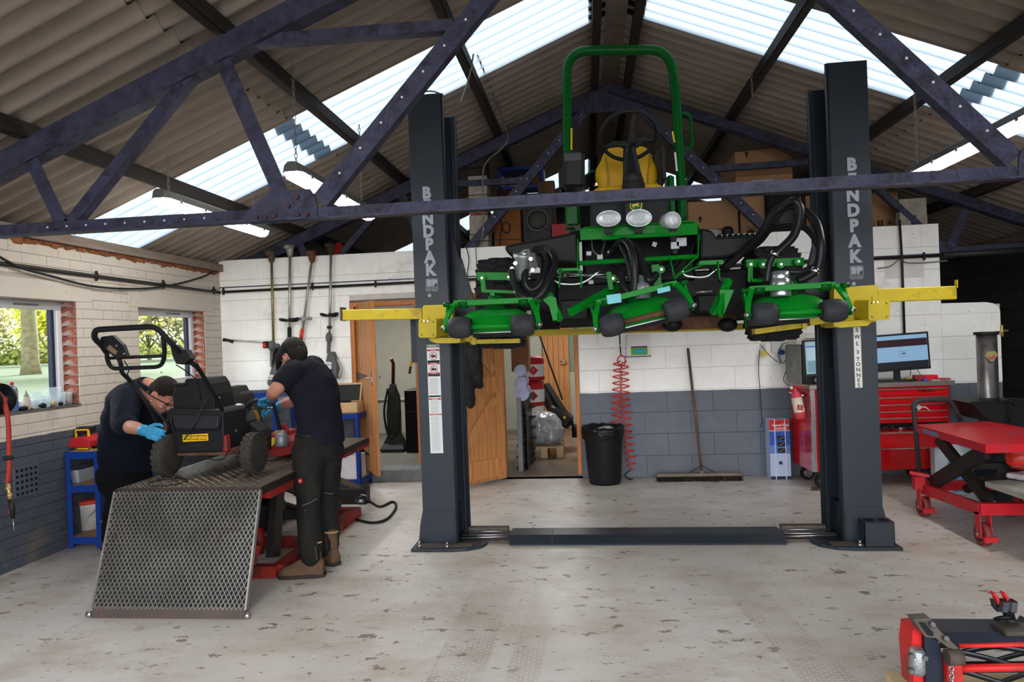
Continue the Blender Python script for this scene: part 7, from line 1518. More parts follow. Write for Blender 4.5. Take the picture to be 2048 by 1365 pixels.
# on the worktop
def on(x, y, z=.94): return TA+RT_ @ V((x, y, z))
pc_ = thing('computer_case', 'black computer tower with a grey side on the tool chest', 'computer', on(.08, .3))
b = MB(); b.box(on(.07, .30, .94+.18), (.21, .40, .36), RT_, ch=.006); build('case_body', b, mat('gloss_black_case', (14, 14, 15), .3), pc_); b = MB(); b.box(on(-.038, .30, .94+.18), (.006, .39, .35), RT_); sp = build('case_side', b, mat('grey_case_side', (112, 112, 112), .4, .5), pc_)
b = MB(); b.tube(arc_path([on(-.043, .2, 1.16), on(-.043, .2, 1.08), on(-.043, .36, 1.08), on(-.043, .36, 1.16)], .02, 3), .003, 5); build('drive_outline', b, STEEL, sp)
o = thing('printer', 'small white label printer on top of the computer tower', 'printer', on(.05, .3, 1.301)); b = MB(); b.prism(on(-.04, .18, 1.301), tu, Z_, [(0, 0), (.23, 0), (.235, .03), (.23, .085), (.20, .105), (.03, .105), (.0, .06)], tv*.24); pb = build('printer_body', b, mat('off_white_plastic', (206, 202, 194), .45), o, bevel=.004)
b = MB(); b.box(on(.09, .177, 1.355), (.13, .004, .005), RT_); build('paper_slot', b, BLACKP, pb)
def monitor(nm, label, c, w, h, yaw, tilt, scr):
    o = thing(nm, label, 'monitor', V((c.x, c.y, .942)), 'monitors on the tool chest'); R = rot(Z_, yaw) @ rot(Y_, tilt); 
    b = MB(); b.box(c, (w, .025, h), R, ch=.004); build('bezel', b, mat('black_bezel', (22, 23, 25), .4), o)
    def S(x0, z0, x1, z1, m_, par, d=.014): b = MB(); b.box(c+R @ V(((x0+x1)/2, -d, (z0+z1)/2)), (x1-x0, .002, z1-z0), R); return build('screen' if par is o else 'screen_block', b, m_, par)
    s = S(-w/2+.018, -h/2+.024, w/2-.018, h/2-.016, scr, o); 
    b = MB(); b.box(V((c.x, c.y+.03, (.942+c.z-h/2)/2)), (.05, .03, c.z-h/2-.942+.06)); b.box((c.x, c.y+.01, .948), (.2, .16, .012)); build('stand', b, BLACKP, o)
    return o, s, S, R
SCR = lambda n, c, e=.5: mat(n, c, .3, emit=e, var=.02)
o, s, S, R = monitor('monitor', 'upright monitor left of the right column showing a teal spreadsheet', at(1655, 715, 6.52), .42, .335, -.05, -.03, SCR('screen_teal', (112, 136, 146)))
S(-.185, .10, -.10, .11, SCR('screen_blue', (40, 60, 150)), s, .016); S(-.18, -.02, -.09, .095, SCR('screen_pale', (128, 150, 162)), s, .0158); S(-.18, -.13, -.09, -.025, SCR('screen_teal_dark', (84, 114, 124)), s, .0158); S(-.07, -.14, .17, .12, SCR('screen_grey', (120, 142, 148)), s, .0158)
b = MB(); c = at(1640, 749, 6.5); b.box(c, (.07, .004, .02)); build('stuck_note', b, M_WHITE, o)
o, s, S, R = monitor('monitor', 'wide tilted monitor right of the column with a pale blue page', at(1795, 705, 6.55), .54, .335, .0, -.045, SCR('screen_sky', (104, 134, 160)))
S(-.25, .05, .25, .115, SCR('screen_dark_red', (44, 26, 32), .2), s, .016); S(-.25, -.145, .25, -.085, SCR('screen_black', (28, 30, 36), .2), s, .016)
for k in range(3): S(-.0, .005-.022*k, .07, .008-.022*k, SCR('screen_line', (70, 90, 120), .3), s, .016)
S(.03, -.018, .06, -.009, SCR('screen_dark_red', (44, 26, 32), .2), s, .018)
rnd = random.Random(12)
for k, (x, y, c, lb, L_) in enumerate(((.10, .07, (196, 196, 198), 'crumpled clear bag on the worktop beside the computer', .1), (.30, .05, (30, 30, 31), 'black pen lying before the upright monitor', .12), (.62, .05, (40, 40, 40), 'dark tablet on the worktop right of the column', .2), (.80, .08, (34, 34, 35), 'black pliers with a yellow grip on the worktop', .18), (.90, .12, (196, 160, 50), 'yellow-handled cutter on the worktop', .05), (1.04, .14, (210, 34, 40), 'bright red tool case on the worktop', .14), (.96, .10, (130, 24, 30), 'dark red meter with coiled leads on the worktop', .09), (1.00, .03, (40, 70, 150), 'small blue cap on the worktop edge', .04), (1.14, .06, (176, 40, 40), 'red screwdriver at the right end of the worktop', .12), (1.08, .05, (170, 168, 166), 'white scrap of paper on the worktop', .07))):
    p = on(x, y, .9402); m_ = mat('worktop_%d' % k, c, .5); h = (.05, .012, .02, .022, .03, .045, .05, .02, .02, .008)[k]
    if k == 0: b = MB(); b.ball(p+V((.06, 0, .035)), (.1, .06, .045), 10, 6); ob = organic(build('plastic_bag', b, MATS['crinkled_film']), .012, 1, .03)
    elif k in (3, 8, 1): b = MB(); b.tube([p+Z_*.011, p+tu*L_*.5+Z_*.012, p+tu*L_+Z_*.010], [.011, .008, .006 if k != 3 else .012], 8); ob = build(('x', 'pen', 'x', 'pliers', 'x', 'x', 'x', 'x', 'screwdriver')[k], b, m_)
    else: b = MB(); b.box(p+tu*L_/2+Z_*h/2, (L_, .07 if L_ > .06 else .04, h), RT_ @ rot(Z_, rnd.uniform(-.3, .3)), ch=.004); ob = build({2: 'tablet', 4: 'cutter', 5: 'tool_case', 6: 'multimeter', 7: 'cap', 9: 'paper_scrap'}[k], b, m_)
    tag(ob, lb, {0: 'bag', 1: 'pen', 2: 'tablet', 3: 'pliers', 4: 'tool', 5: 'case', 6: 'meter', 7: 'cap', 8: 'screwdriver', 9: 'paper'}[k], 'things on the worktop')
run('cable', [on(.93, .1, .99), on(.95, .12, 1.04), on(1.0, .13, 1.05), on(1.03, .12, .99)], .003, M_ARMB, 'thin lead arching over the dark red meter', 'cable', 6, 1)
# ================================================================= scissor trolley
M_CRED = mat('scuffed_trolley_red', (186, 30, 42), .35, var=.1, scale=6, dirt=(120, 70, 72), damt=.45, dscale=5)
t = thing('lifting_trolley', 'red scissor lifting trolley with a black push handle', 'trolley', (2.85, 5.1, 0))
CX0, CX1, CY0, CY1 = 2.47, 3.15, 4.72, 5.55
A = [at(1831, 845, 5.55), at(1946, 841, 5.75), V((3.35, 4.75, .66)), at(1962, 892, 4.72)]
zt_ = .675
top = [V((2.50, 5.62, zt_)), V((3.08, 5.70, zt_)), V((3.2, 4.66, zt_)), V((2.47, 4.62, zt_))]
b = MB(); b.loft([[p-Z_*.055 for p in top], top], sm=False); build('table_top', b, M_CRED, t)
b = MB(); p = V((2.485, 5.25, zt_-.028)); b.box(p+V((-.003, .1, 0)), (.004, .22, .03)); build('label_plate', b, mat('grey_blue_label', (110, 110, 140), .5), t)
for x in (CX0+.02, CX1-.02): bb('side_rail', (x, CY0, .24), (x, CY1, .20), .05, .07, M_CRED, t)
bb('end_rail', (CX0, CY0, .245), (CX1, CY0, .245), .05, .075, M_CRED, t); bb('end_rail', (CX0, CY1, .215), (CX1, CY1, .215), .06, .07, M_CRED, t)
for x in (CX0+.10, CX1-.12):
    bb('scissor_arm', (x, 4.78, .27), (x, 5.42, .60), .035, .09, M_ARMB, t); bb('scissor_arm', (x-.04, 5.45, .25), (x-.04, 4.74, .61), .035, .10, M_ARMB, t)
# arms seen crossing: run them square to the view as well
bb('cross_tube', (CX0+.1, 5.14, .44), (CX1-.1, 5.14, .44), .04, .04, M_ARMB, t)
b = MB(); b.cyl((2.75, 5.4, .22), (2.75, 4.95, .42), .035, n=12); build('ram', b, M_ARMB, t)
for x, y, fx in ((CX0-.0, CY1-.08, 0), (CX1, CY1-.08, 0), (CX0+.03, CY0+.02, 1), (CX1, CY0+.02, 1)):
    h = .20
    bb('fork', (x, y, h), (x, y, .11), .055, .09, M_CRED, t) if 0 else None
    for s in (-1, 1): bb('fork_plate', (x+s*.032, y, h+.02), (x+s*.032, y-.02, .055), .006, .06, M_CRED, t, up=(0, 1, 0))
    bb('foot_guard', (x-.035, y-.075, .06), (x+.045, y-.075, .06), .02, .035, M_CRED, t)
    b = MB(); b.cyl((x-.02, y, .075), (x+.02, y, .075), .075, n=24); wv = build('wheel', b, mat('dull_red_tyre', (124, 52, 52), .7), t); b = MB(); b.cyl((x-.024, y, .075), (x+.024, y, .075), .045, n=18); build('hub', b, BLACKM, wv); b = MB(); b.cyl((x-.04, y, .075), (x+.04, y, .075), .01, n=8); build('axle', b, STEEL, wv)
bb('brake_bracket', (CX0-.02, CY1-.06, .30), (CX0-.02, CY1-.06, .20), .07, .06, M_CRED, t); bb('brake_pedal', (CX0-.08, CY1-.06, .33), (CX0+.04, CY1-.1, .31), .05, .02, M_CRED, t)
b = MB(); b.tube(arc_path([at(1840, 962, 5.62), at(1829, 835, 5.62), at(1826, 806, 5.62), at(1842, 801, 5.62), at(1896, 799, 5.66), at(1908, 812, 5.68), at(1922, 842, 5.7)], .05, 6), .0165, 12); build('push_handle', b, mat('dark_handle_grey', (48, 50, 52), .5), t)
b = MB(); b.tube(smooth_path([at(1836, 815, 5.60), at(1850, 815, 5.58), at(1860, 822, 5.56)], 4), .005, 6); b.beam(at(1832, 812, 5.6), at(1838, 818, 5.6), .05, .03); build('release_lever', b, M_ALU, t)
b = MB(); b.tube([at(1838, 962, 5.6), at(1900, 962, 5.55)], .009, 6); build('foot_rod', b, STEEL, t)
# water cans behind it
for k, (px, lb) in enumerate(((1932, 'blue-topped water container under the trolley, left of two'), (1990, 'blue-topped water container under the trolley, right of two'))):
    q = at(px, 935, 6.3); o = thing('water_container', lb, 'container', (q.x, 6.35, 0), 'water containers')
    b = MB(); b.box((q.x, 6.35, .13), (.26, .22, .26), ch=.03); b.box((q.x, 6.35, .0+.004), (.24, .2, .008)); build('can_body', b, mat('translucent_blue_can', (90, 140, 190), .3, var=.05), o)
    b = MB(); b.box((q.x, 6.35, .33), (.25, .21, .14), ch=.04); build('can_shoulder', b, mat('milky_white_can', (190, 200, 206), .4), o); b = MB(); b.cyl((q.x, 6.35, .4), (q.x, 6.35, .44), .03, n=12); build('can_cap', b, mat('blue_plug', (30, 60, 130), .5), o)
    b = MB(); b.prism((q.x-.02, 6.236, .18), X_, Z_, [(0, 0), (.1, -.01), (.1, .06), (.02, .08)], (0, -.003, 0)); build('can_label', b, M_WHITE, o)
b = MB(); q = at(1907, 925, 6.15); b.box((q.x+.02, 6.4, .19), (.14, .14, .38), ch=.03); b.cyl((q.x+.02, 6.4, .38), (q.x+.02, 6.4, .42), .03, n=12); tag(build('milky_container', b, mat('milky_white_can', (190, 200, 206), .4)), 'plain milky container between the tool chest and trolley', 'container')
b = MB(); q = at(1933, 850, 6.5); b.box((3.35, 6.75, .55), (.3, .2, .22), ch=.04); 
# steel tube standing up
o = thing('steel_cylinder', 'upright bare steel cylinder with a flanged lid and brass tap', 'cylinder', (3.45, 6.33, 0)); q = at(1983, 735, 6.3)
zt2 = at(1983, 665, 6.3).z; b = MB(); b.lathe((q.x, 6.36, 0), Z_, [(.075, 0), (.078, .01), (.078, zt2-.02)], 28); cyl_ = build('tube', b, mat('bare_mild_steel', (126, 122, 120), .35, .8, var=.25, scale=4, dirt=(88, 70, 60), damt=.5, dscale=6), o)
b = MB(); b.lathe((q.x, 6.36, zt2-.02), Z_, [(.095, 0), (.095, .025), (.03, .026)], 28); build('flange', b, M_ARMB, o)
b = MB(); b.cyl((q.x+.06, 6.33, zt2), (q.x+.16, 6.33, zt2+.01), .008, n=8); b.cyl((q.x+.11, 6.33, zt2-.04), (q.x+.11, 6.33, zt2+.06), .012, n=8); build('tap', b, mat('brass', (180, 150, 90), .4, .5), o)
b = MB(); s_ = at(1983, 712, 6.27); b.prism(V((s_.x, 6.279, s_.z)), X_, Z_, [(-.05, .0), (-.03, .035), (.03, .04), (.055, .01), (.02, -.045), (-.005, -.05)], (0, -.004, 0)); st_ = build('diamond_sticker', b, mat('ochre_sticker', (150, 140, 90), .6), cyl_); b = MB(); b.prism(V((s_.x, 6.274, s_.z)), X_, Z_, [(-.035, .0), (.0, -.012), (.035, .012), (.02, -.03), (-.005, -.035)], (0, -.003, 0)); build('red_mark', b, mat('faded_red_print', (170, 70, 66), .6), st_)
# black steel trough
ypoly_pts = [(1943, 807), (1953, 818), (1972, 836), (1990, 846), (2060, 862), (2120, 870), (2120, 806)]
tr2 = thing('steel_trough', 'black steel trough with wire handles behind the trolley', 'trough', at(2010, 830, 5.9)); ypoly('trough_body', ypoly_pts, 5.8, .45, mat('matt_black_steel', (26, 27, 28), .5, .3, var=.2), tr2, bevel=.004)
b = MB(); b.beam(at(1943, 806, 5.78), at(2120, 804, 5.78), .02, .02); build('trough_rim', b, BLACKM, tr2); 
for a, c in (((1998, 803), (2020, 800)), ((2014, 800), (2030, 812)), ((2020, 808), (2018, 846))): b = MB(); b.tube([at(*a, 5.76), at(*c, 5.76)], .006, 6); build('wire_handle', b, BLACKM, tr2)
b = MB(); q = at(2030, 900, 5.9); b.box((q.x+.1, 6.05, .22), (.5, .35, .44)); tag(build('dark_cabinet', b, mat('matt_black_steel', (26, 27, 28), .5)), 'dark box holding up the black trough', 'box')
b = MB(); q = at(1975, 855, 6.0); b.box((3.3, 6.35, .60), (.02, .02, .0) if 0 else (.12, .12, .16), ch=.03)
# aluminium ramp plate with things on it
pl2 = thing('bench_plate', 'pale grey bench top cut by the right edge of the picture', 'bench', (2.85, 4.3, 0)); z0 = .42
cn = [atZ(1970, 963, z0), atZ(2018, 960, z0), V((3.1, 4.2, z0)), V((2.75, 3.55, z0)), atZ(2046, 988, z0)]
b = MB(); b.loft([[p-Z_*.035 for p in cn], cn], sm=False); build('bench_top', b, mat('scuffed_grey_top', (150, 150, 140), .5, var=.12, dirt=(120, 104, 84), damt=.5, dscale=8), pl2)
for x, y in ((2.78, 4.35), (2.98, 4.1)): b = MB(); b.box((x, y, (z0-.036)/2), (.05, .05, z0-.036)); build('leg', b, M_ARMB, pl2)
q = atZ(2035, 958, z0); b = MB(); b.box((q.x+.06, q.y, z0+.02), (.22, .14, .035), rot(Z_, .5), ch=.01); organic(tag(build('folded_cloth', b, mat('newsprint', (176, 170, 176), .8, var=.35, scale=26)), 'crumpled printed cloth on the grey bench top', 'cloth'), .01, 1, .02)
q = atZ(2040, 950, z0); o = thing('red_bag', 'shiny red packet held with wires on the grey bench top', 'packet', (q.x+.1, q.y+.2, z0)); b = MB(); b.ball((q.x+.10, q.y+.12, z0+.09), (.12, .09, .088), 12, 8); organic(build('packet_body', b, mat('shiny_red_film', (200, 50, 36), .25, var=.3, scale=16), o), .01, 1, .03)
for k in range(3): b = MB(); b.beam((q.x-.03, q.y+.02, z0+.05+k*.045), (q.x+.25, q.y+.02, z0+.055+k*.045), .004, .004); build('wire', b, STEEL, o)
# ================================================================= cutting reel in the front corner
M_FR = mat('reel_red', (190, 34, 34), .4, var=.12, scale=8, dirt=(84, 50, 44), damt=.6, dscale=8); M_BB = mat('blue_black_frame', (30, 36, 48), .4, .2, var=.2)
rl = thing('cutting_reel', 'red and black cutting reel unit on a pallet scrap at the front right', 'cutting unit', (1.6, 2.75, 0)); RYf = 2.62
b = MB(); b.box((1.38, 2.72, .035), (.5, .3, .07)); pll = build('timber_block', b, mat('pallet_wood', (176, 152, 116), .7)); tag(pll, 'timber block under the cutting reel', 'block')
def rb(nm, pts, Y, t, m_, par=None, bev=.003): return ypoly(nm, pts, Y, t, m_, par or rl, bevel=bev)
rb('top_plate', [(1826, 1240), (1862, 1238), (1880, 1262), (1918, 1298), (1912, 1302), (1895, 1296), (1872, 1278), (1852, 1276), (1840, 1262)], 2.55, .05, mat('oily_bracket', (84, 78, 72), .4, .5, var=.3), bev=.002)
rb('plate_slot', [(1838, 1246), (1850, 1247), (1868, 1268), (1866, 1274), (1856, 1272)], 2.545, .004, BLACKM, bev=0)
for x, y in ((1864, 1251), (1891, 1279)): b = MB(); q = at(x, y, 2.545); b.cyl(q, q+V((0, -.010, .006)), .009, n=8); build('bolt', b, mat('dull_bolt', (96, 94, 92), .5, .5), rl)
rb('side_frame', [(1848, 1270), (1876, 1280), (1885, 1310), (1890, 1380), (1853, 1380)], 2.58, .12, M_BB); rb('side_plate', [(1826, 1260), (1846, 1258), (1853, 1300), (1855, 1380), (1828, 1380), (1822, 1300)], 2.6, .1, M_FR)
b = MB(); q = at(1834, 1320, 2.55); b.lathe(q+Z_*-.05, Z_, [(.022, 0), (.026, .01), (.026, .075), (.02, .09)], 14); build('grease_pot', b, M_ALU, rl)
for x, y in ((1820, 1310), (1846, 1313), (1819, 1340)): b = MB(); q = at(x, y, 2.54); b.cyl(q, q+V((0, -.02, 0)), .009, n=8); build('bolt', b, mat('dull_bolt', (96, 94, 92), .5, .5), rl)
for y0, m_, r_ in ((1293, M_FR, .008), (1338, M_FR, .014)): b = MB(); b.cyl(at(1918, y0, 2.6), at(2140, y0-5, 2.6), r_, n=10); build('tie_bar', b, m_, rl)
b = MB(); b.beam(at(1870, 1264, 2.78), at(2140, 1266, 2.78), .12, .05); build('rear_beam', b, M_BB, rl); b = MB(); b.beam(at(1880, 1254, 2.83), at(2140, 1252, 2.83), .01, .012); build('red_edge', b, M_FR, rl)
b = MB(); q0, q1 = at(1895, 1335, 2.74), at(2140, 1335, 2.74)
for k in range(7):
    P3 = []
    for i in range(13): f = i/12; a = 2*PI*k/7+f*1.6; P3.append(q0.lerp(q1, f)+V((0, .085*math.cos(a), .085*math.sin(a))))
    b2 = MB(); R = []
    for p in P3: c = V((p.x, q0.y, q0.z+(q1.z-q0.z)*0)); R.append([p, p+(V((p.x, q0.y, p.z))-p)*.0+V((.0, .004, .0)), p+(q0.lerp(q1, .5)-V((0, 0, 0))-p)*0+V((0, .004, -.02)), p+V((0, 0, -.02))])
    b2.loft(R, sm=True); build('blade', b2, mat('sharpened_blade', (60, 62, 66), .3, .8), rl)
b = MB(); b.cyl(q0, q1, .02, n=10); build('reel_shaft', b, M_BB, rl)
rb('chain_case', [(1896, 1318), (1925, 1326), (1928, 1380), (1893, 1380)], 2.56, .05, M_FR); b = MB(); q = at(1905, 1315, 2.55); b.cyl(q+V((-.02, 0, 0)), q+V((.03, 0, 0)), .028, n=14); build('spindle_boss', b, mat('brown_steel', (74, 62, 56), .6), rl)
chn = MB()
for k in range(6): q = at(1903, 1330+k*8, 2.545); chn.torus(q, (0, 1, 0) if k % 2 else (1, 0, 0), .008, .0025, 10, 5)
build('adjuster_chain', chn, STEEL, rl)['kind'] = 'stuff'
b = MB(); p_ = at(1948, 1263, 2.70); b.prism(at(1928, 1264, 2.752)+V((0, 0, 0)), X_, V((0, 1, .2)).normalized(), [(0, .01), (.02, .0), (.07, .006), (.08, 0), (.085, .03), (.05, .03), (.04, .034), (.015, .03)], (0, 0, .002)); build('paper_tag', b, M_WHITE, rl)
b = MB(); b.tube([at(2030, 1262, 2.75), at(2020, 1240, 2.78), at(2015, 1220, 2.8)], .02, 8); build('pivot_post', b, M_ARMB, rl)
b = MB(); b.torus(at(2008, 1240, 2.78), (0, .6, .8), .03, .008, 18, 6); build('pivot_ring', b, BLACKM, rl); b = MB(); b.beam(at(1995, 1258, 2.74), at(2120, 1254, 2.74), .1, .03, ch=.008); build('yoke_base', b, mat('oily_bracket', (84, 78, 72), .4), rl)
for x in (1992, 2012):
    b = MB(); b.tube(smooth_path([at(x-8, 1186, 2.8), at(x-2, 1192, 2.8), at(x+2, 1206, 2.8)], 4), .012, 4, sq=(.028, .01)); build('red_hook', b, M_FR, rl)
for x in (2005, 2022): b = MB(); b.box(at(x, 1212, 2.79), (.03, .04, .045), rot(Y_, .15), ch=.006); build('buckle', b, mat('dark_chrome', (90, 92, 100), .2, .9), rl)
rb('hook_plate', [(1984, 1200), (2004, 1204), (2006, 1224), (1996, 1226), (1988, 1216)], 2.8, .02, M_ARMB)
b = MB(); b.beam(at(2035, 1240, 2.78), at(2075, 1262, 2.74), .03, .03); build('arm', b, M_ARMB, rl)
# ================================================================= on the loft
M_CARD = mat('brown_cardboard', (156, 118, 86), .8, var=.08, scale=5)
M_CPRT = mat('dark_carton_print', (46, 36, 30), .8)
LZ = 2.42
def carton(label, x0, x1, y, d, z0, z1, marks=True, poly=None, group='cartons on the loft'):
    o = thing('carton', label, 'box', ((x0+x1)/2, y+d/2, z0), group)
    b = MB()
    if poly: b.prism((x0, y, z0), X_, Z_, poly, (0, d, 0))
    else: b.box(((x0+x1)/2, y+d/2, (z0+z1)/2), (x1-x0, d, z1-z0))
    bd = build('carton_body', b, M_CARD, o)
    if marks:
        w = min(.1, (x1-x0)/6.5); zz = z0+.09; n = int(((x1-x0)-.06)/(w*1.28)); n = min(n, 5); yy = y-.0015
        for k in range(n):
            cx = x0+.10+w*1.28*k; hw = w*.38
            b = MB()
            for c, dd in (((0, hw), (2*hw, .003)), ((0, -hw), (2*hw, .003)), ((hw, 0), (.003, 2*hw)), ((-hw, 0), (.003, 2*hw))): b.box((cx+c[0], yy, zz+c[1]), (dd[0], .002, dd[1]))
            ic = build('printed_icon', b, M_CPRT, bd)
            b = MB()
            if k == 0: b.box((cx, yy, zz-hw*.55), (hw*1.8, .003, hw*.8)); b.prism((cx, yy, zz), X_, Z_, [(-hw*.8, hw*.8), (0, -hw*.2), (hw*.8, hw*.8), (0, hw*.2)], (0, -.002, 0))
            elif k == 1: b.prism((cx, yy, zz), X_, Z_, [(-hw*.7, 0)]+[(hw*.7*math.cos(a), hw*.5*math.sin(a)) for a in [PI-PI*i/8 for i in range(1, 8)]]+[(hw*.7, 0)], (0, -.002, 0)); b.box((cx, yy, zz-hw*.35), (.004, .003, hw*.8))
            elif k == 2: b.box((cx, yy, zz), (hw*1.8, .0025, hw*1.8)); 
            elif k == 3:
                for a in (PI/2, PI/2+2.09, PI/2+4.19): b.prism((cx+hw*.45*math.cos(a), yy, zz+hw*.45*math.sin(a)), X_, Z_, [(-.012, -.008), (.012, -.008), (0, .014)], (0, -.002, 0))
            else: b.box((cx, yy, zz-hw*.6), (hw*1.2, .003, .004))
            build('icon_fill', b, M_CPRT, ic)
            if k == 2: b = MB(); b.prism((cx, yy-.002, zz), X_, Z_, [(-hw*.45, hw*.6), (hw*.45, hw*.6), (.003, -.0), (.003, -hw*.5), (hw*.3, -hw*.6), (-hw*.3, -hw*.6), (-.003, -hw*.5), (-.003, 0)], (0, -.002, 0)); build('icon_glass', b, M_CARD, ic)
            if k == 4: textobj('icon_number', '5', M_CPRT, (cx, yy-.002, zz+hw*.2), X_, Z_, hw*1.3, ic)
        if z1-z0 > .25: b = MB(); b.prism((x0+.12, yy, zz+.14), X_, Z_, [(-.01, -.035), (.01, -.035), (.01, .0), (.026, .0), (0, .035), (-.026, .0), (-.01, .0)], (0, -.002, 0)); build('up_arrow', b, M_CPRT, bd)
    return o, bd
q = lambda x, y, Y=7.45: at(x, y, Y)
a0, a1 = q(1376, 405), q(1477, 465); carton('carton left of the diagonal truss web, with an up arrow', a0.x, a1.x, 7.45, .5, LZ, a0.z)
b0 = q(1480, 400); carton('carton just right of the first, partly behind the truss web', b0.x, b0.x+.62, 7.46, .5, LZ, a0.z-.0)
c0, c1 = q(1474, 300), q(1582, 345); zt0 = q(1474, 304).z
carton('topmost carton of the stack, one corner cut away', c0.x-.02, c1.x+.02, 7.47, .8, q(1474, 352).z+.0, zt0, poly=[(0, 0), (c1.x-c0.x+.04, 0), (c1.x-c0.x+.04, (q(1580, 318).z-q(1580, 352).z)), (c1.x-c0.x-.14, zt0-q(1474, 352).z+.02), (0, zt0-q(1474, 352).z)])
carton('carton between the topmost one and the lower row', c0.x-.02, c1.x+.02, 7.47, .8, a0.z, q(1474, 352).z-.004, marks=False)
b = MB(); p = q(1520, 366); b.box((p.x+.03, 7.465, p.z), (.22, .004, .06)); tag(build('delivery_note', b, M_WHITE), 'white delivery note stuck on the middle carton', 'label')
b = MB(); p = q(1525, 298, 7.7); b.box((p.x, 7.8, zt0+.025), (.22, .3, .04)); tag(build('grey_blue_case', b, mat('dim_blue_case', (50, 62, 86), .6)), 'flat blue-grey case lying on the topmost carton', 'case')
d0, d1 = q(1612, 400), q(1662, 465); carton('carton half hidden behind the right column, left side', d0.x, d1.x, 7.46, .45, LZ, q(1612, 392).z)
e0, e1 = q(1742, 392), q(1799, 460); carton('carton right of the right column, with worn red tape', e0.x-.2, e1.x, 7.46, .45, LZ, q(1780, 384).z)
M_SPK = mat('grey_speaker_carpet', (64, 64, 62), .8, var=.15, scale=40)
def speaker(label, x0, y0, x1, y1, Y, m_, cone=True):
    a, c = at(x0, y0, Y), at(x1, y1, Y); o = thing('loudspeaker', label, 'loudspeaker', ((a.x+c.x)/2, Y+.15, LZ), 'loudspeakers on the loft'); z0 = LZ
    b = MB(); b.box(((a.x+c.x)/2, Y+.16, (a.z+z0)/2), (c.x-a.x, .32, a.z-z0), ch=.01); bd = build('speaker_box', b, m_, o)
    cc = at((x0+x1)/2, (y0+y1)/2+6, Y); r_ = (c.x-a.x)*.36
    b = MB(); b.torus(cc+V((0, -.008, 0)), (0, 1, 0), r_, .012, 28, 8); build('speaker_ring', b, M_GBODY if cone else BLACKP, bd)
    b = MB(); b.lathe(cc+V((0, -.004, 0)), (0, -1, 0), [(r_, 0), (r_*.7, .02), (r_*.2, .028)], 26); build('speaker_grille', b, mat('speaker_grille', (70, 66, 58), .6, .3, var=.5, scale=180), bd)
    for sx in (-1, 1):
        for sz in (-1, 1): b = MB(); p = cc+V((sx*r_*.85, -.006, sz*r_*.85)); b.beam(p, p+V((sx*.02, 0, sz*.02)), .02, .016, up=(0, 1, 0)); build('grille_clip', b, BLACKM, bd)
speaker('grey loudspeaker with a round grille left of the mower seat', 1044, 388, 1106, 482, 7.5, M_SPK); speaker('black loudspeaker behind the looping hoses', 1536, 384, 1602, 470, 7.3, mat('black_speaker', (26, 27, 27), .8))
# block pier standing on the wall head
pr_ = thing('block_pier', 'rough pier of grey blocks and red bricks standing on the wall head', 'pier', at(955, 492, 7.12)); x0, x1 = -1.20, -1.0; z = LZ+.002
M_PIER = mat('rough_grey_block', (156, 148, 136), .9, var=.25, scale=12, bump=.6, dirt=(90, 82, 74), damt=.5, dscale=6)
for h, m_, nm in ((.15, M_PIER, 'block'), (.205, M_PIER, 'block'), (.065, M_RBRICK, 'brick'), (.065, M_RBRICK, 'brick'), (.08, M_PIER, 'block'), (.205, M_PIER, 'block'), (.08, M_RAWBLOCK, 'block'), (.12, M_RAWBLOCK, 'block')):
    if z+h > ztop(-1.1)-.0: break
    b = MB(); b.box(((x0+x1)/2+random.uniform(-.008, .008), 7.3, z+h/2), (x1-x0, .3, h-.006), ch=.008); build(nm, b, m_, pr_); z += h
o = thing('block_pier', 'single grey block standing on the wall head at the right', 'pier', at(1830, 440, 7.1)); a, c = at(1800, 398, 7.1), at(1856, 448, 7.1)
b = MB(); b.box(((a.x+c.x)/2, 7.16, (a.z+LZ)/2+.05), (c.x-a.x, .1, a.z-LZ-.1), ch=.006); build('block', b, M_PIER, o); [build('block', MB().box((xx, 7.16, LZ+.05), (.1, .1, .098)), M_PIER, o) for xx in (c.x-.05, a.x+.05)]
b = MB(); a, c = at(986, 400, 7.6), at(1043, 492, 7.6); b.box(((a.x+c.x)/2, 7.8, (a.z+LZ)/2), (c.x-a.x, .4, a.z-LZ)); tag(build('carton', b, mat('orange_card', (150, 92, 52), .8)), 'plain orange-brown carton left of the grey loudspeaker', 'box', 'cartons on the loft')
b = MB(); b.tube(smooth_path([at(1000, 430, 7.55), at(1006, 460, 7.55), at(1016, 465, 7.55), at(1020, 452, 7.55), at(1012, 444, 7.55), at(1003, 455, 7.55), at(1000, 490, 7.55)], 6), .006, 6); tag(build('cable', b, BLACKP), 'loop of black cable hanging before the orange-brown carton', 'cable')
b = MB(); a = at(1120, 468, 7.45); b.box((a.x, 7.6, (at(1120, 446, 7.45).z+LZ)/2), (.22, .2, at(1120, 446, 7.45).z-LZ), ch=.01); tag(build('fuel_can', b, mat('red_fuel_can', (170, 24, 32), .4)), 'red fuel can beside the grey loudspeaker', 'fuel can')
r4 = thing('storage_rack', 'blue rack on the loft between truss webs', 'rack', at(1040, 360, 8.2), 'blue steel racks')
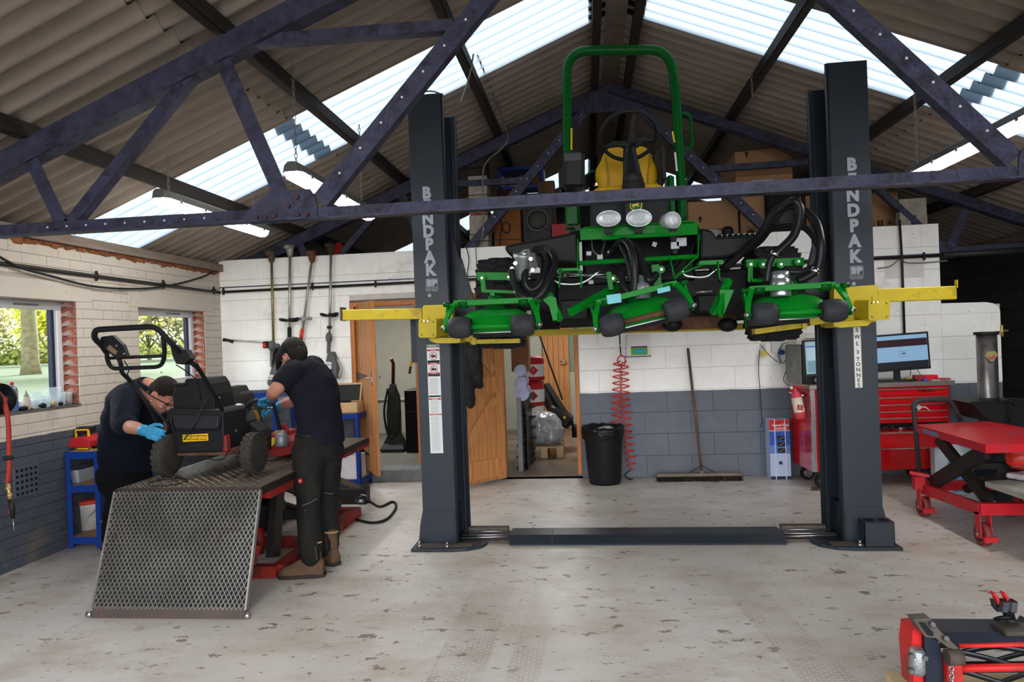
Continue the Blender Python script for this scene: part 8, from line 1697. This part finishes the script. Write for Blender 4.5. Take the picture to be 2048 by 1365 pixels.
zr = [at(1040, y, 8.2).z for y in (338, 376)]; xa, xb = at(1000, 350, 8.2).x, at(1085, 350, 8.2).x
for z in zr+[LZ+.1]: b = MB(); b.box(((xa+xb)/2, 8.3, z), (xb-xa, .3, .035)); build('shelf_beam', b, M_BLUE, r4)
for x in (xa, xb): b = MB(); b.box((x, 8.3, (zr[0]+LZ)/2), (.035, .3, zr[0]-LZ)); build('post', b, M_BLUE, r4)
for k, (px, py, c, lb) in enumerate(((1037, 366, (150, 150, 140), 'pale box with a blue stripe on the loft rack'), (1062, 364, (96, 62, 40), 'brown box on the loft rack'), (1010, 388, (70, 24, 30), 'dark red bag on the loft'), (1092, 372, (110, 82, 60), 'open brown carton on the loft beside the rack'))):
    p = at(px, py, 8.15); zb = zr[1]+.018 if k < 2 else LZ; b = MB(); hh = max(.1, (p.z+.06)-zb); b.box((p.x, 8.25, zb+hh/2), (.2, .2, hh), ch=.006); tag(build('box', b, mat('loft_box_%d' % k, c, .8)), lb, 'box', 'boxes on the loft rack')
b = MB(); p = at(1455, 462, 7.25); b.lathe((p.x, 7.25, LZ), Z_, [(.08, 0), (.085, .01), (.05, .02), (.06, .03), (.06, .07), (.045, .10), (.01, .11)], 16); tag(build('black_flasher', b, BLACKP), 'small black domed beacon on the wall head', 'beacon')
b = MB(); p = at(1425, 462, 7.25); b.ball((p.x, 7.25, LZ+.05), (.1, .05, .05), 10, 6); organic(tag(build('plastic_bag', b, mat('milky_film', (170, 160, 150), .4, alpha=.6)), 'wisp of milky plastic on the wall head beside the beacon', 'bag'), .012, 1, .03)
run('cable', [at(880, 488, 7.02), at(940, 484, 7.0), at(1000, 480, 7.0), at(1060, 478, 7.0)], .005, BLACKP, 'thin cable laid along the wall head under the pier', 'cable', 6, 1)
for x, y, z, e in ((-2.7, 8.3, 2.25, 22), (-.3, 9.3, 2.25, 26)):  # added fill lights, no fitting modelled, to brighten the dark rear rooms
    ld = bpy.data.lights.new('added_room_fill', 'AREA'); ld.energy = e; ld.size = .6; lo = bpy.data.objects.new('added_room_fill', ld); COL.objects.link(lo); lo.location = (x, y, z)
